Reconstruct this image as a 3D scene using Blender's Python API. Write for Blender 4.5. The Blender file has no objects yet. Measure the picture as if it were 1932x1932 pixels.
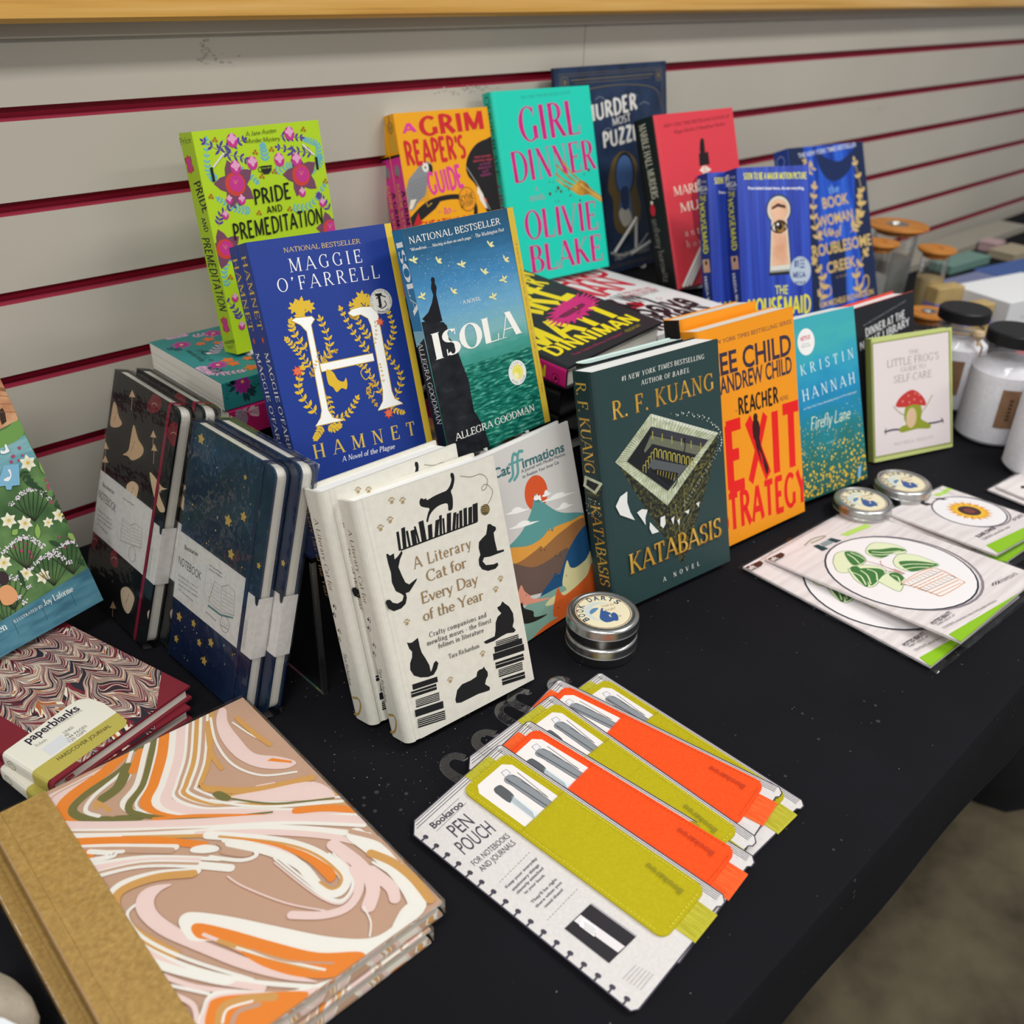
import bpy, math, random
from mathutils import Vector, Matrix
from mathutils.geometry import tessellate_polygon
PI = math.pi
TZ = 0.74            # height of the table top above the floor (metres); the rest of the scene is measured from the table top
scene = bpy.context.scene
COL = scene.collection

# ------------------------------------------------------------------ camera, world, lamps, exposure
def rgb(h):
    h = h.lstrip('#')
    if len(h) == 3: h = ''.join(c * 2 for c in h)
    v = [int(h[i:i + 2], 16) / 255 for i in (0, 2, 4)]
    return tuple(c / 12.92 if c <= .04045 else ((c + .055) / 1.055) ** 2.4 for c in v) + (1,)

CAM_F, CAM_YAW, CAM_PITCH, CAM_ROLL, CAM_H = 1789.75, 0.782986, 0.521776, 0.0284518, 0.537849
cd = bpy.data.cameras.new('camera'); cam = bpy.data.objects.new('camera', cd); COL.objects.link(cam)
fw = Vector((math.sin(CAM_YAW) * math.cos(CAM_PITCH), math.cos(CAM_YAW) * math.cos(CAM_PITCH), -math.sin(CAM_PITCH)))
rt = Vector((math.cos(CAM_YAW), -math.sin(CAM_YAW), 0)); up = rt.cross(fw)
c_, s_ = math.cos(CAM_ROLL), math.sin(CAM_ROLL)
rt, up = c_ * rt + s_ * up, c_ * up - s_ * rt
cam.matrix_world = Matrix(((rt.x, up.x, -fw.x, 0), (rt.y, up.y, -fw.y, 0), (rt.z, up.z, -fw.z, CAM_H + TZ), (0, 0, 0, 1)))
cd.sensor_width = 36; cd.sensor_fit = 'HORIZONTAL'; cd.lens = CAM_F / 1932 * 36; cd.clip_start = .02
cd.dof.use_dof = True; cd.dof.focus_distance = .77; cd.dof.aperture_fstop = 6.2
scene.camera = cam
scene.view_settings.view_transform = 'Standard'; scene.view_settings.look = 'None'
scene.view_settings.exposure = 0.0; scene.view_settings.gamma = 1; scene.view_settings.use_curve_mapping = False
w = bpy.data.worlds.new('world'); scene.world = w; w.use_nodes = True
wb = w.node_tree.nodes['Background']; wb.inputs[0].default_value = rgb('#f2f5fa'); wb.inputs[1].default_value = .33
def lamp(x, y, z, sx, sy, power, col='#fffdf8', rx=0, ry=0):
    l = bpy.data.lights.new('ceiling_light', 'AREA'); l.shape = 'RECTANGLE'; l.size = sx; l.size_y = sy
    l.energy = power; l.color = rgb(col)[:3]
    o = bpy.data.objects.new('ceiling_light', l); COL.objects.link(o); o.location = (x, y, z); o.rotation_euler = (rx, ry, 0)
for lx in (-2.7, -.7, 1.6):
    for ly in (-2.4, -.4):
        lamp(lx, ly, 2.75, 1.2, .35, 26)

# ------------------------------------------------------------------ materials
MATS = {}
def principled(name):
    m = bpy.data.materials.new(name); m.use_nodes = True
    return m, m.node_tree, m.node_tree.nodes['Principled BSDF']
def M(col, rough=.5, metal=0., spec=.28, coat=0.):
    k = (col, rough, metal, spec, coat)
    if k not in MATS:
        m, nt, b = principled('paint_' + col.strip('#'))
        b.inputs['Base Color'].default_value = rgb(col); b.inputs['Roughness'].default_value = rough
        b.inputs['Metallic'].default_value = metal; b.inputs['Specular IOR Level'].default_value = spec
        if coat: b.inputs['Coat Weight'].default_value = coat; b.inputs['Coat Roughness'].default_value = .06
        MATS[k] = m
    return MATS[k]
def node(nt, typ, **kw):
    n = nt.nodes.new(typ)
    for k, v in kw.items():
        if k in n.inputs: n.inputs[k].default_value = v
        else: setattr(n, k, v)
    return n
def ramp(nt, fac, stops, mode='LINEAR'):
    r = nt.nodes.new('ShaderNodeValToRGB'); cr = r.color_ramp; cr.interpolation = mode
    while len(cr.elements) < len(stops): cr.elements.new(.5)
    for e, (p, c) in zip(cr.elements, stops): e.position = p; e.color = rgb(c)
    nt.links.new(fac, r.inputs[0]); return r.outputs[0]
def coords(nt, scale=(1, 1, 1), rot=(0, 0, 0), loc=(0, 0, 0)):
    t = nt.nodes.new('ShaderNodeTexCoord'); mp = nt.nodes.new('ShaderNodeMapping')
    mp.inputs['Scale'].default_value = scale; mp.inputs['Rotation'].default_value = rot; mp.inputs['Location'].default_value = loc
    nt.links.new(t.outputs['Object'], mp.inputs['Vector']); return mp.outputs[0]
def noisy(name, stops, scale=(1, 1, 1), nscale=5., detail=4., rough=.6, bump=0., bscale=None, metal=0., spec=.28, dist=0.):
    """a colour ramp driven by noise over object coordinates, with optional bump"""
    if name in MATS: return MATS[name]
    m, nt, b = principled(name); v = coords(nt, scale)
    n = node(nt, 'ShaderNodeTexNoise', Scale=nscale, Detail=detail, Distortion=dist); nt.links.new(v, n.inputs['Vector'])
    nt.links.new(ramp(nt, n.outputs['Fac'], stops), b.inputs['Base Color'])
    b.inputs['Roughness'].default_value = rough; b.inputs['Metallic'].default_value = metal; b.inputs['Specular IOR Level'].default_value = spec
    if bump:
        n2 = node(nt, 'ShaderNodeTexNoise', Scale=bscale or nscale, Detail=3.); nt.links.new(v, n2.inputs['Vector'])
        bp = node(nt, 'ShaderNodeBump', Strength=bump, Distance=.001); nt.links.new(n2.outputs['Fac'], bp.inputs['Height'])
        nt.links.new(bp.outputs[0], b.inputs['Normal'])
    MATS[name] = m; return m
def gradient(name, axis, lo, hi, stops, noise=0., nscale=30., nsc=(1, 1, 1), rough=.35, mode='LINEAR'):
    """a printed colour gradient along one object axis, broken up by noise"""
    if name in MATS: return MATS[name]
    m, nt, b = principled(name); t = nt.nodes.new('ShaderNodeTexCoord'); s = nt.nodes.new('ShaderNodeSeparateXYZ')
    nt.links.new(t.outputs['Object'], s.inputs[0])
    mr = node(nt, 'ShaderNodeMapRange'); mr.inputs[1].default_value = lo; mr.inputs[2].default_value = hi
    nt.links.new(s.outputs[axis], mr.inputs[0]); fac = mr.outputs[0]
    if noise:
        v = coords(nt, nsc); n = node(nt, 'ShaderNodeTexNoise', Scale=nscale, Detail=5.); nt.links.new(v, n.inputs['Vector'])
        mm = node(nt, 'ShaderNodeMath', operation='MULTIPLY_ADD'); nt.links.new(n.outputs['Fac'], mm.inputs[0]); mm.inputs[1].default_value = noise
        sb = node(nt, 'ShaderNodeMath', operation='SUBTRACT'); nt.links.new(fac, sb.inputs[0]); sb.inputs[1].default_value = noise / 2
        nt.links.new(sb.outputs[0], mm.inputs[2]); fac = mm.outputs[0]
    nt.links.new(ramp(nt, fac, stops, mode), b.inputs['Base Color']); b.inputs['Roughness'].default_value = rough
    MATS[name] = m; return m
def pages_mat(name='page_edges', a='#f2efe6', c='#dcd7ca', axis=2, freq=900.):
    """stacked paper edges: fine lines across the thickness of the block"""
    if name in MATS: return MATS[name]
    m, nt, b = principled(name); sc = [3, 3, 3]; sc[axis] = freq
    n = node(nt, 'ShaderNodeTexNoise', Scale=1., Detail=2.); nt.links.new(coords(nt, sc), n.inputs['Vector'])
    nt.links.new(ramp(nt, n.outputs['Fac'], [(.35, c), (.65, a)]), b.inputs['Base Color']); b.inputs['Roughness'].default_value = .85
    MATS[name] = m; return m
def clear_film(name='clear_film', tint='#ffffff', gloss=.10, rough=.12, edge=.6):
    if name in MATS: return MATS[name]
    m = bpy.data.materials.new(name); m.use_nodes = True; nt = m.node_tree; nt.nodes.clear()
    out = nt.nodes.new('ShaderNodeOutputMaterial'); tr = nt.nodes.new('ShaderNodeBsdfTransparent'); gl = nt.nodes.new('ShaderNodeBsdfGlossy')
    tr.inputs[0].default_value = rgb(tint); gl.inputs['Roughness'].default_value = rough
    lw = node(nt, 'ShaderNodeLayerWeight', Blend=.25); mx = nt.nodes.new('ShaderNodeMixShader')
    ma = node(nt, 'ShaderNodeMath', operation='MULTIPLY_ADD'); nt.links.new(lw.outputs['Fresnel'], ma.inputs[0]); ma.inputs[1].default_value = edge; ma.inputs[2].default_value = gloss
    n = node(nt, 'ShaderNodeTexNoise', Scale=70., Detail=2.); nt.links.new(coords(nt), n.inputs['Vector'])
    bp = node(nt, 'ShaderNodeBump', Strength=.5, Distance=.002); nt.links.new(n.outputs['Fac'], bp.inputs['Height']); nt.links.new(bp.outputs[0], gl.inputs['Normal'])
    nt.links.new(ma.outputs[0], mx.inputs[0]); nt.links.new(tr.outputs[0], mx.inputs[1]); nt.links.new(gl.outputs[0], mx.inputs[2])
    nt.links.new(mx.outputs[0], out.inputs[0]); MATS[name] = m; return m
def glass(name='clear_glass', tint='#f4faf8'):
    if name in MATS: return MATS[name]
    m, nt, b = principled(name); b.inputs['Base Color'].default_value = rgb(tint); b.inputs['Roughness'].default_value = .03
    b.inputs['Transmission Weight'].default_value = 1.; b.inputs['IOR'].default_value = 1.3
    MATS[name] = m; return m

# ------------------------------------------------------------------ mesh builder
class MB:
    def __init__(s): s.v, s.f, s.m, s.mats = [], [], [], []
    def mi(s, mat):
        if mat not in s.mats: s.mats.append(mat)
        return s.mats.index(mat)
    def add(s, vs, fs, mat):
        o = len(s.v); s.v += [tuple(p) for p in vs]; k = s.mi(mat)
        for f in fs: s.f.append([i + o for i in f]); s.m.append(k)
    def box(s, a, b, mat):
        (x0, y0, z0), (x1, y1, z1) = a, b
        s.add([(x0, y0, z0), (x1, y0, z0), (x1, y1, z0), (x0, y1, z0), (x0, y0, z1), (x1, y0, z1), (x1, y1, z1), (x0, y1, z1)],
              [(3, 2, 1, 0), (4, 5, 6, 7), (0, 1, 5, 4), (1, 2, 6, 5), (2, 3, 7, 6), (3, 0, 4, 7)], mat)
    def prism(s, poly, z0, z1, mat, axis='z', top=None):
        """extrude a 2D outline; axis says which coordinate runs from z0 to z1"""
        def P(a, b, c): return (a, b, c) if axis == 'z' else ((c, a, b) if axis == 'x' else (a, c, b))
        n = len(poly); vs = [P(x, y, z0) for x, y in poly] + [P(x, y, z1) for x, y in poly]
        s.add(vs, [(i, (i + 1) % n, n + (i + 1) % n, n + i) for i in range(n)], mat)
        tri = tessellate_polygon([[Vector((x, y, 0)) for x, y in poly]])
        s.add(vs, [tuple(reversed(t)) for t in tri], mat); s.add(vs, [tuple(i + n for i in t) for t in tri], top or mat)
    def lathe(s, prof, mat, seg=40, c=(0, 0, 0)):
        n = len(prof); vs = []; fs = []
        for k in range(seg):
            a = 2 * PI * k / seg
            vs += [(c[0] + r * math.cos(a), c[1] + r * math.sin(a), c[2] + z) for r, z in prof]
        for k in range(seg):
            k2 = (k + 1) % seg
            for i in range(n - 1): fs.append((k * n + i, k2 * n + i, k2 * n + i + 1, k * n + i + 1))
        s.add(vs, fs, mat)
    def tube(s, pts, r, mat, seg=8, closed=False):
        pts = [Vector(p) for p in pts]; n = len(pts); vs = []; fs = []
        for i, p in enumerate(pts):
            d = (pts[min(i + 1, n - 1)] - pts[max(i - 1, 0)]).normalized()
            a = d.orthogonal().normalized() if i == 0 else (pa - d * pa.dot(d)).normalized()
            pa = a; b = d.cross(a)
            vs += [tuple(p + r * (math.cos(2 * PI * k / seg) * a + math.sin(2 * PI * k / seg) * b)) for k in range(seg)]
        for i in range(n - 1):
            for k in range(seg): fs.append((i * seg + k, i * seg + (k + 1) % seg, (i + 1) * seg + (k + 1) % seg, (i + 1) * seg + k))
        fs += [tuple(reversed(range(seg))), tuple(range((n - 1) * seg, n * seg))]
        s.add(vs, fs, mat)
    def build(s, name, parent=None, smooth=False, bevel=0., loc=None):
        me = bpy.data.meshes.new(name); me.from_pydata(s.v, [], s.f)
        for m in s.mats: me.materials.append(m)
        me.polygons.foreach_set('material_index', s.m)
        if smooth: me.polygons.foreach_set('use_smooth', [True] * len(s.f))
        me.update(); o = bpy.data.objects.new(name, me); COL.objects.link(o)
        if parent: o.parent = parent
        if loc: o.location = loc
        if smooth:
            md = o.modifiers.new('weld', 'WELD'); md.merge_threshold = 1e-6
            md = o.modifiers.new('sharp', 'EDGE_SPLIT'); md.split_angle = math.radians(38)
        if bevel:
            md = o.modifiers.new('bevel', 'BEVEL'); md.width = bevel; md.segments = 2; md.limit_method = 'ANGLE'
        return o
def rrect(x0, y0, x1, y1, r, n=5):
    out = []
    for cx, cy, a0 in ((x1 - r, y0 + r, -90), (x1 - r, y1 - r, 0), (x0 + r, y1 - r, 90), (x0 + r, y0 + r, 180)):
        for i in range(n + 1):
            a = math.radians(a0 + 90 * i / n); out.append((cx + r * math.cos(a), cy + r * math.sin(a)))
    return out
def thing(name, label, cat, mat=None, loc=None, rotz=0, group=None):
    o = bpy.data.objects.new(name, None); o.empty_display_size = .02; COL.objects.link(o)
    if mat is not None: o.matrix_world = mat
    else: o.location = (loc[0], loc[1], loc[2] + TZ); o.rotation_euler = (0, 0, rotz)
    o['label'] = label; o['category'] = cat
    if group: o['group'] = group
    return o
def tag(o, label, cat, group=None):
    o['label'] = label; o['category'] = cat
    if group: o['group'] = group
    return o
def structure(o): o['kind'] = 'structure'; return o
def frame(x, y, z, yaw, lean=0., lift=0.):
    """upright sheet: x along its lower edge, y up it, z out of its face; lean tips it backwards"""
    u = Vector((math.cos(yaw), math.sin(yaw), 0)); v = Vector((-math.sin(yaw) * math.sin(lean), math.cos(yaw) * math.sin(lean), math.cos(lean))); n = u.cross(v)
    return Matrix(((u.x, v.x, n.x, x), (u.y, v.y, n.y, y), (u.z, v.z, n.z, z + lift + TZ), (0, 0, 0, 1)))
def lying(x, y, z, yaw, tilt=0.):
    """flat sheet: x along yaw, y to its left, z up; tilt lifts the +x side"""
    return Matrix.Translation((x, y, z + TZ)) @ Matrix.Rotation(yaw, 4, 'Z') @ Matrix.Rotation(-tilt, 4, 'Y')

# ------------------------------------------------------------------ lettering: a drawn serif alphabet, a brush alphabet and the plain sans
GL = {
 'A': (.86, 'l .07 0 .41 1 t;l .43 1 .79 0 T;l .2 .33 .62 .33 t;f .07 0;f .79 0'),
 'B': (.74, 'l .17 0 .17 1 T;l .1 .98 .36 .98 h;l .1 .52 .4 .52 h;l .1 .02 .4 .02 h;c .36 .755 .22 .235 -90 90;c .4 .265 .26 .25 -90 90'),
 'C': (.78, 'c .44 .5 .36 .49 48 312;l .68 .7 .7 .98 t'),
 'D': (.86, 'l .17 0 .17 1 T;l .1 .98 .4 .98 h;l .1 .02 .4 .02 h;c .4 .5 .38 .485 -90 90'),
 'E': (.72, 'l .17 0 .17 1 T;l .1 .98 .6 .98 h;l .17 .52 .5 .52 h;l .1 .02 .64 .02 h;l .6 .76 .62 1 t;l .65 0 .67 .25 t;l .5 .42 .5 .62 t'),
 'F': (.66, 'l .17 0 .17 1 T;l .1 .98 .58 .98 h;l .17 .5 .48 .5 h;l .58 .74 .6 1 t;l .48 .4 .48 .6 t;f .17 0'),
 'G': (.86, 'c .44 .5 .36 .49 48 318;l .68 .72 .7 .98 t;l .7 .06 .7 .42 T;f .7 .42'),
 'H': (.9, 'l .17 0 .17 1 T;l .73 0 .73 1 T;l .17 .51 .73 .51 h;f .17 0;f .17 1;f .73 0;f .73 1'),
 'I': (.38, 'l .19 0 .19 1 T;f .19 0;f .19 1'),
 'J': (.5, 'l .3 .2 .3 1 T;c .16 .16 .14 .16 180 360;f .3 1'),
 'K': (.84, 'l .17 0 .17 1 T;l .2 .42 .68 1 t;l .34 .56 .74 0 T;f .17 0;f .17 1;f .68 1;f .74 0'),
 'L': (.68, 'l .17 0 .17 1 T;l .1 .02 .62 .02 h;l .62 0 .65 .26 t;f .17 1'),
 'M': (1.04, 'l .14 0 .16 1 t;l .17 1 .52 .05 T;l .52 .05 .86 1 t;l .88 0 .88 1 T;f .14 0;f .88 0;f .15 1;f .89 1'),
 'N': (.9, 'l .16 0 .16 1 t;l .17 1 .73 0 T;l .74 0 .74 1 t;f .16 0;f .14 1;f .74 1'),
 'O': (.88, 'c .44 .5 .36 .49 0 360'),
 'P': (.68, 'l .17 0 .17 1 T;l .1 .98 .36 .98 h;l .17 .46 .36 .46 h;c .36 .72 .24 .26 -90 90;f .17 0'),
 'Q': (.88, 'c .44 .5 .36 .49 0 360;l .42 .06 .78 -.2 T'),
 'R': (.8, 'l .17 0 .17 1 T;l .1 .98 .36 .98 h;l .17 .5 .36 .5 h;c .36 .74 .23 .24 -90 90;l .38 .5 .72 0 T;f .17 0;f .73 0'),
 'S': (.62, 'c .31 .745 .2 .235 40 270;c .31 .255 .22 .245 -140 90;l .51 .74 .52 .98 t;l .08 .02 .09 .27 t'),
 'T': (.74, 'l .37 0 .37 1 T;l .07 .98 .67 .98 h;l .07 .74 .06 1 t;l .67 .74 .68 1 t;f .37 0'),
 'U': (.88, 'l .17 .3 .17 1 T;c .45 .3 .28 .3 180 360;l .73 .3 .73 1 t;f .17 1;f .73 1'),
 'V': (.84, 'l .08 1 .42 0 T;l .44 0 .76 1 t;f .08 1;f .76 1'),
 'W': (1.16, 'l .08 1 .36 0 T;l .37 0 .6 .95 t;l .58 1 .84 0 T;l .85 0 1.08 1 t;f .08 1;f .58 1;f 1.08 1'),
 'X': (.84, 'l .1 1 .74 0 T;l .1 0 .72 1 t;f .1 1;f .74 0;f .1 0;f .72 1'),
 'Y': (.8, 'l .08 1 .41 .46 T;l .42 .46 .72 1 t;l .41 0 .41 .48 T;f .08 1;f .72 1;f .41 0'),
 'Z': (.72, 'l .1 .98 .64 .98 h;l .64 .98 .08 .02 T;l .08 .02 .66 .02 h;l .1 .76 .09 1 t;l .66 0 .68 .25 t'),
 'a': (.54, 'c .24 .44 .15 .2 20 170;l .39 .1 .39 .46 T;c .24 .17 .16 .16 0 360;l .39 .04 .5 .02 t'),
 'b': (.6, 'l .14 0 .14 1 T;c .31 .3 .2 .3 0 360;l .05 .97 .14 1 t'),
 'c': (.5, 'c .27 .31 .2 .3 45 315'),
 'd': (.6, 'l .44 0 .44 1 T;c .27 .3 .2 .3 0 360;l .35 .97 .44 1 t'),
 'e': (.52, 'c .27 .31 .2 .3 0 318;l .08 .33 .46 .33 h'),
 'f': (.36, 'l .15 0 .15 .76 T;c .28 .76 .13 .22 50 180;l .03 .6 .32 .6 h;f .15 0'),
 'g': (.54, 'c .25 .4 .17 .2 0 360;c .25 -.08 .2 .17 0 360;l .34 .56 .5 .6 h'),
 'h': (.62, 'l .14 0 .14 1 T;c .3 .36 .17 .26 0 150;l .47 0 .47 .36 T;f .14 0;f .47 0;l .05 .97 .14 1 t'),
 'i': (.3, 'l .15 0 .15 .62 T;f .15 0;l .06 .6 .15 .62 t;d .15 .84 .075'),
 'j': (.3, 'l .17 -.1 .17 .62 T;c .05 -.1 .12 .16 270 360;d .17 .84 .075'),
 'k': (.58, 'l .14 0 .14 1 T;l .16 .26 .44 .6 t;l .26 .4 .5 0 T;f .14 0;f .5 0'),
 'l': (.3, 'l .15 0 .15 1 T;f .15 0;l .06 .97 .15 1 t'),
 'm': (.92, 'l .14 0 .14 .62 T;c .29 .38 .16 .24 0 150;l .45 0 .45 .38 T;c .61 .38 .16 .24 0 150;l .77 0 .77 .38 T;f .14 0;f .45 0;f .77 0'),
 'n': (.62, 'l .14 0 .14 .62 T;c .3 .36 .17 .26 0 150;l .47 0 .47 .36 T;f .14 0;f .47 0;l .05 .6 .14 .62 t'),
 'o': (.56, 'c .28 .31 .21 .3 0 360'),
 'p': (.6, 'l .14 -.28 .14 .62 T;c .31 .31 .2 .3 0 360;f .14 -.28'),
 'q': (.6, 'l .44 -.28 .44 .62 T;c .27 .31 .2 .3 0 360;f .44 -.28'),
 'r': (.44, 'l .14 0 .14 .62 T;c .3 .4 .16 .22 40 150;f .14 0;l .05 .6 .14 .62 t'),
 's': (.42, 'c .21 .46 .13 .15 30 270;c .21 .16 .14 .15 -150 90'),
 't': (.38, 'l .17 .12 .17 .84 T;c .28 .13 .11 .12 180 320;l .05 .6 .34 .6 h'),
 'u': (.62, 'l .14 .24 .14 .62 T;c .31 .22 .17 .2 180 350;l .47 0 .47 .62 T;l .05 .6 .14 .62 t'),
 'v': (.56, 'l .06 .62 .28 0 T;l .29 0 .5 .62 t;f .06 .62;f .5 .62'),
 'w': (.82, 'l .06 .62 .25 0 T;l .26 0 .41 .58 t;l .41 .62 .58 0 T;l .59 0 .76 .62 t;f .06 .62;f .76 .62'),
 'x': (.56, 'l .08 .62 .48 0 T;l .08 0 .47 .62 t;f .08 .62;f .48 0'),
 'y': (.56, 'l .06 .62 .29 .02 T;l .5 .62 .2 -.26 t;d .17 -.22 .06;f .06 .62;f .5 .62'),
 'z': (.5, 'l .08 .6 .42 .6 h;l .42 .6 .08 .02 T;l .08 .02 .44 .02 h'),
 '.': (.26, 'd .12 .06 .08'), ',': (.26, 'd .12 .06 .08;l .14 .04 .06 -.14 t'), "'": (.24, 'd .12 .9 .08;l .15 .9 .08 .72 t'),
 '"': (.36, 'l .1 .95 .1 .72 t;l .24 .95 .24 .72 t'), '-': (.4, 'l .08 .32 .32 .32 h'), '#': (.6, 'l .2 0 .28 1 t;l .4 0 .48 1 t;l .08 .35 .54 .35 h;l .1 .65 .56 .65 h'),
 '1': (.44, 'l .24 0 .24 1 T;f .24 0;l .08 .84 .24 .98 t'), '&': (.8, 'c .36 .76 .16 .22 0 360;c .34 .26 .26 .26 60 330;l .28 .6 .74 0 T'), ' ': (.3, ''),
}
STY = {'ser': (.15, .06, .15), 'did': (.25, .04, .17), 'old': (.13, .075, .1), 'lite': (.11, .05, .13), 'brush': (.17, .145, 0), 'hand': (.085, .075, 0), 'poster': (.21, .05, .1), 'fat': (.25, .2, 0), 'block': (.235, .185, 0)}
GCACHE = {}
def glyph(ch, font):
    """(advance, list of polygons) with a cap height of 1"""
    k = (ch, font)
    if k in GCACHE: return GCACHE[k]
    if font in STY:
        T, t, s = STY[font]; adv, code = GL.get(ch) or GL.get(ch.upper()) or GL[' ']; P = []
        rnd = random.Random(ch); jit = .02 if font in ('brush', 'hand', 'fat') else 0
        for op in filter(None, code.split(';')):
            q = op.split(); n = [float(x) for x in q[1:] if x not in 'Tth']
            if q[0] == 'l' and s == 0 and abs(n[0] - n[2]) < .04 and abs(n[1] - n[3]) < .3 and ch != '"': continue
            if q[0] == 'l':
                wd = {'T': T, 't': t, 'h': t}[q[5]]; x0, y0, x1, y1 = [v + rnd.uniform(-jit, jit) for v in n[:4]]
                L = math.hypot(x1 - x0, y1 - y0) or 1; px, py = -(y1 - y0) / L * wd / 2, (x1 - x0) / L * wd / 2
                if abs(y1 - y0) > .3 and s: px, py = wd / 2, 0
                P.append([(x0 + px, y0 + py), (x0 - px, y0 - py), (x1 - px, y1 - py), (x1 + px, y1 + py)])
            elif q[0] == 'c':
                cx, cy, rx, ry, a0, a1 = n; N = 18 if abs(a1 - a0) > 200 else 10; o = []; i_ = []
                for j in range(N + 1):
                    a = math.radians(a0 + (a1 - a0) * j / N); c, sn = math.cos(a), math.sin(a)
                    wd = t + (T - t) * abs(c) ** 1.5
                    o.append((cx + rx * c + wd / 2 * c, cy + ry * sn + wd / 2 * sn * .6)); i_.append((cx + rx * c - wd / 2 * c, cy + ry * sn - wd / 2 * sn))
                for j in range(N): P.append([o[j], o[j + 1], i_[j + 1], i_[j]])
            elif q[0] == 'f' and s:
                x, y = n; h = s * (1 if y in (0, 1) else .75); hy = t * .55; d = hy if y < .5 else -hy
                P.append([(x - h, y), (x + h, y), (x + h * .9, y + d), (x - h * .9, y + d)])
            elif q[0] == 'd':
                x, y, r = n; r = max(r, T * .5); P.append([(x + r * math.cos(2 * PI * j / 10), y + r * math.sin(2 * PI * j / 10)) for j in range(10)])
        GCACHE[k] = (adv + (T - .13) * (.3 if font == 'block' else .6), P)
    else:
        off = {'sans': 0., 'bold': .022, 'black': .03}[font]
        def poly(txt):
            cu = bpy.data.curves.new('glyph', 'FONT'); cu.body = txt; cu.size = 1; cu.offset = off; cu.resolution_u = 3; cu.fill_mode = 'FRONT'
            ob = bpy.data.objects.new('glyph', cu); me = bpy.data.meshes.new_from_object(ob)
            vs = [tuple(v.co[:2]) for v in me.vertices]; fs = [[vs[i] for i in p.vertices] for p in me.polygons]
            bpy.data.objects.remove(ob); bpy.data.meshes.remove(me); bpy.data.curves.remove(cu); return vs, fs
        if 'cap' not in GCACHE:
            vs, _ = poly('H'); GCACHE['cap'] = max(v[1] for v in vs); GCACHE['hw'] = max(v[0] for v in vs) - min(v[0] for v in vs)
        c = GCACHE['cap']; vs, fs = poly(ch) if ch != ' ' else ([], [])
        a, _ = poly('H' + ch + 'H'); b, _ = poly('HH')
        adv = (max(v[0] for v in a) - max(v[0] for v in b)) / c
        GCACHE[k] = (adv, [[(x / c, y / c) for x, y in f] for f in fs])
    return GCACHE[k]

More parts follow.
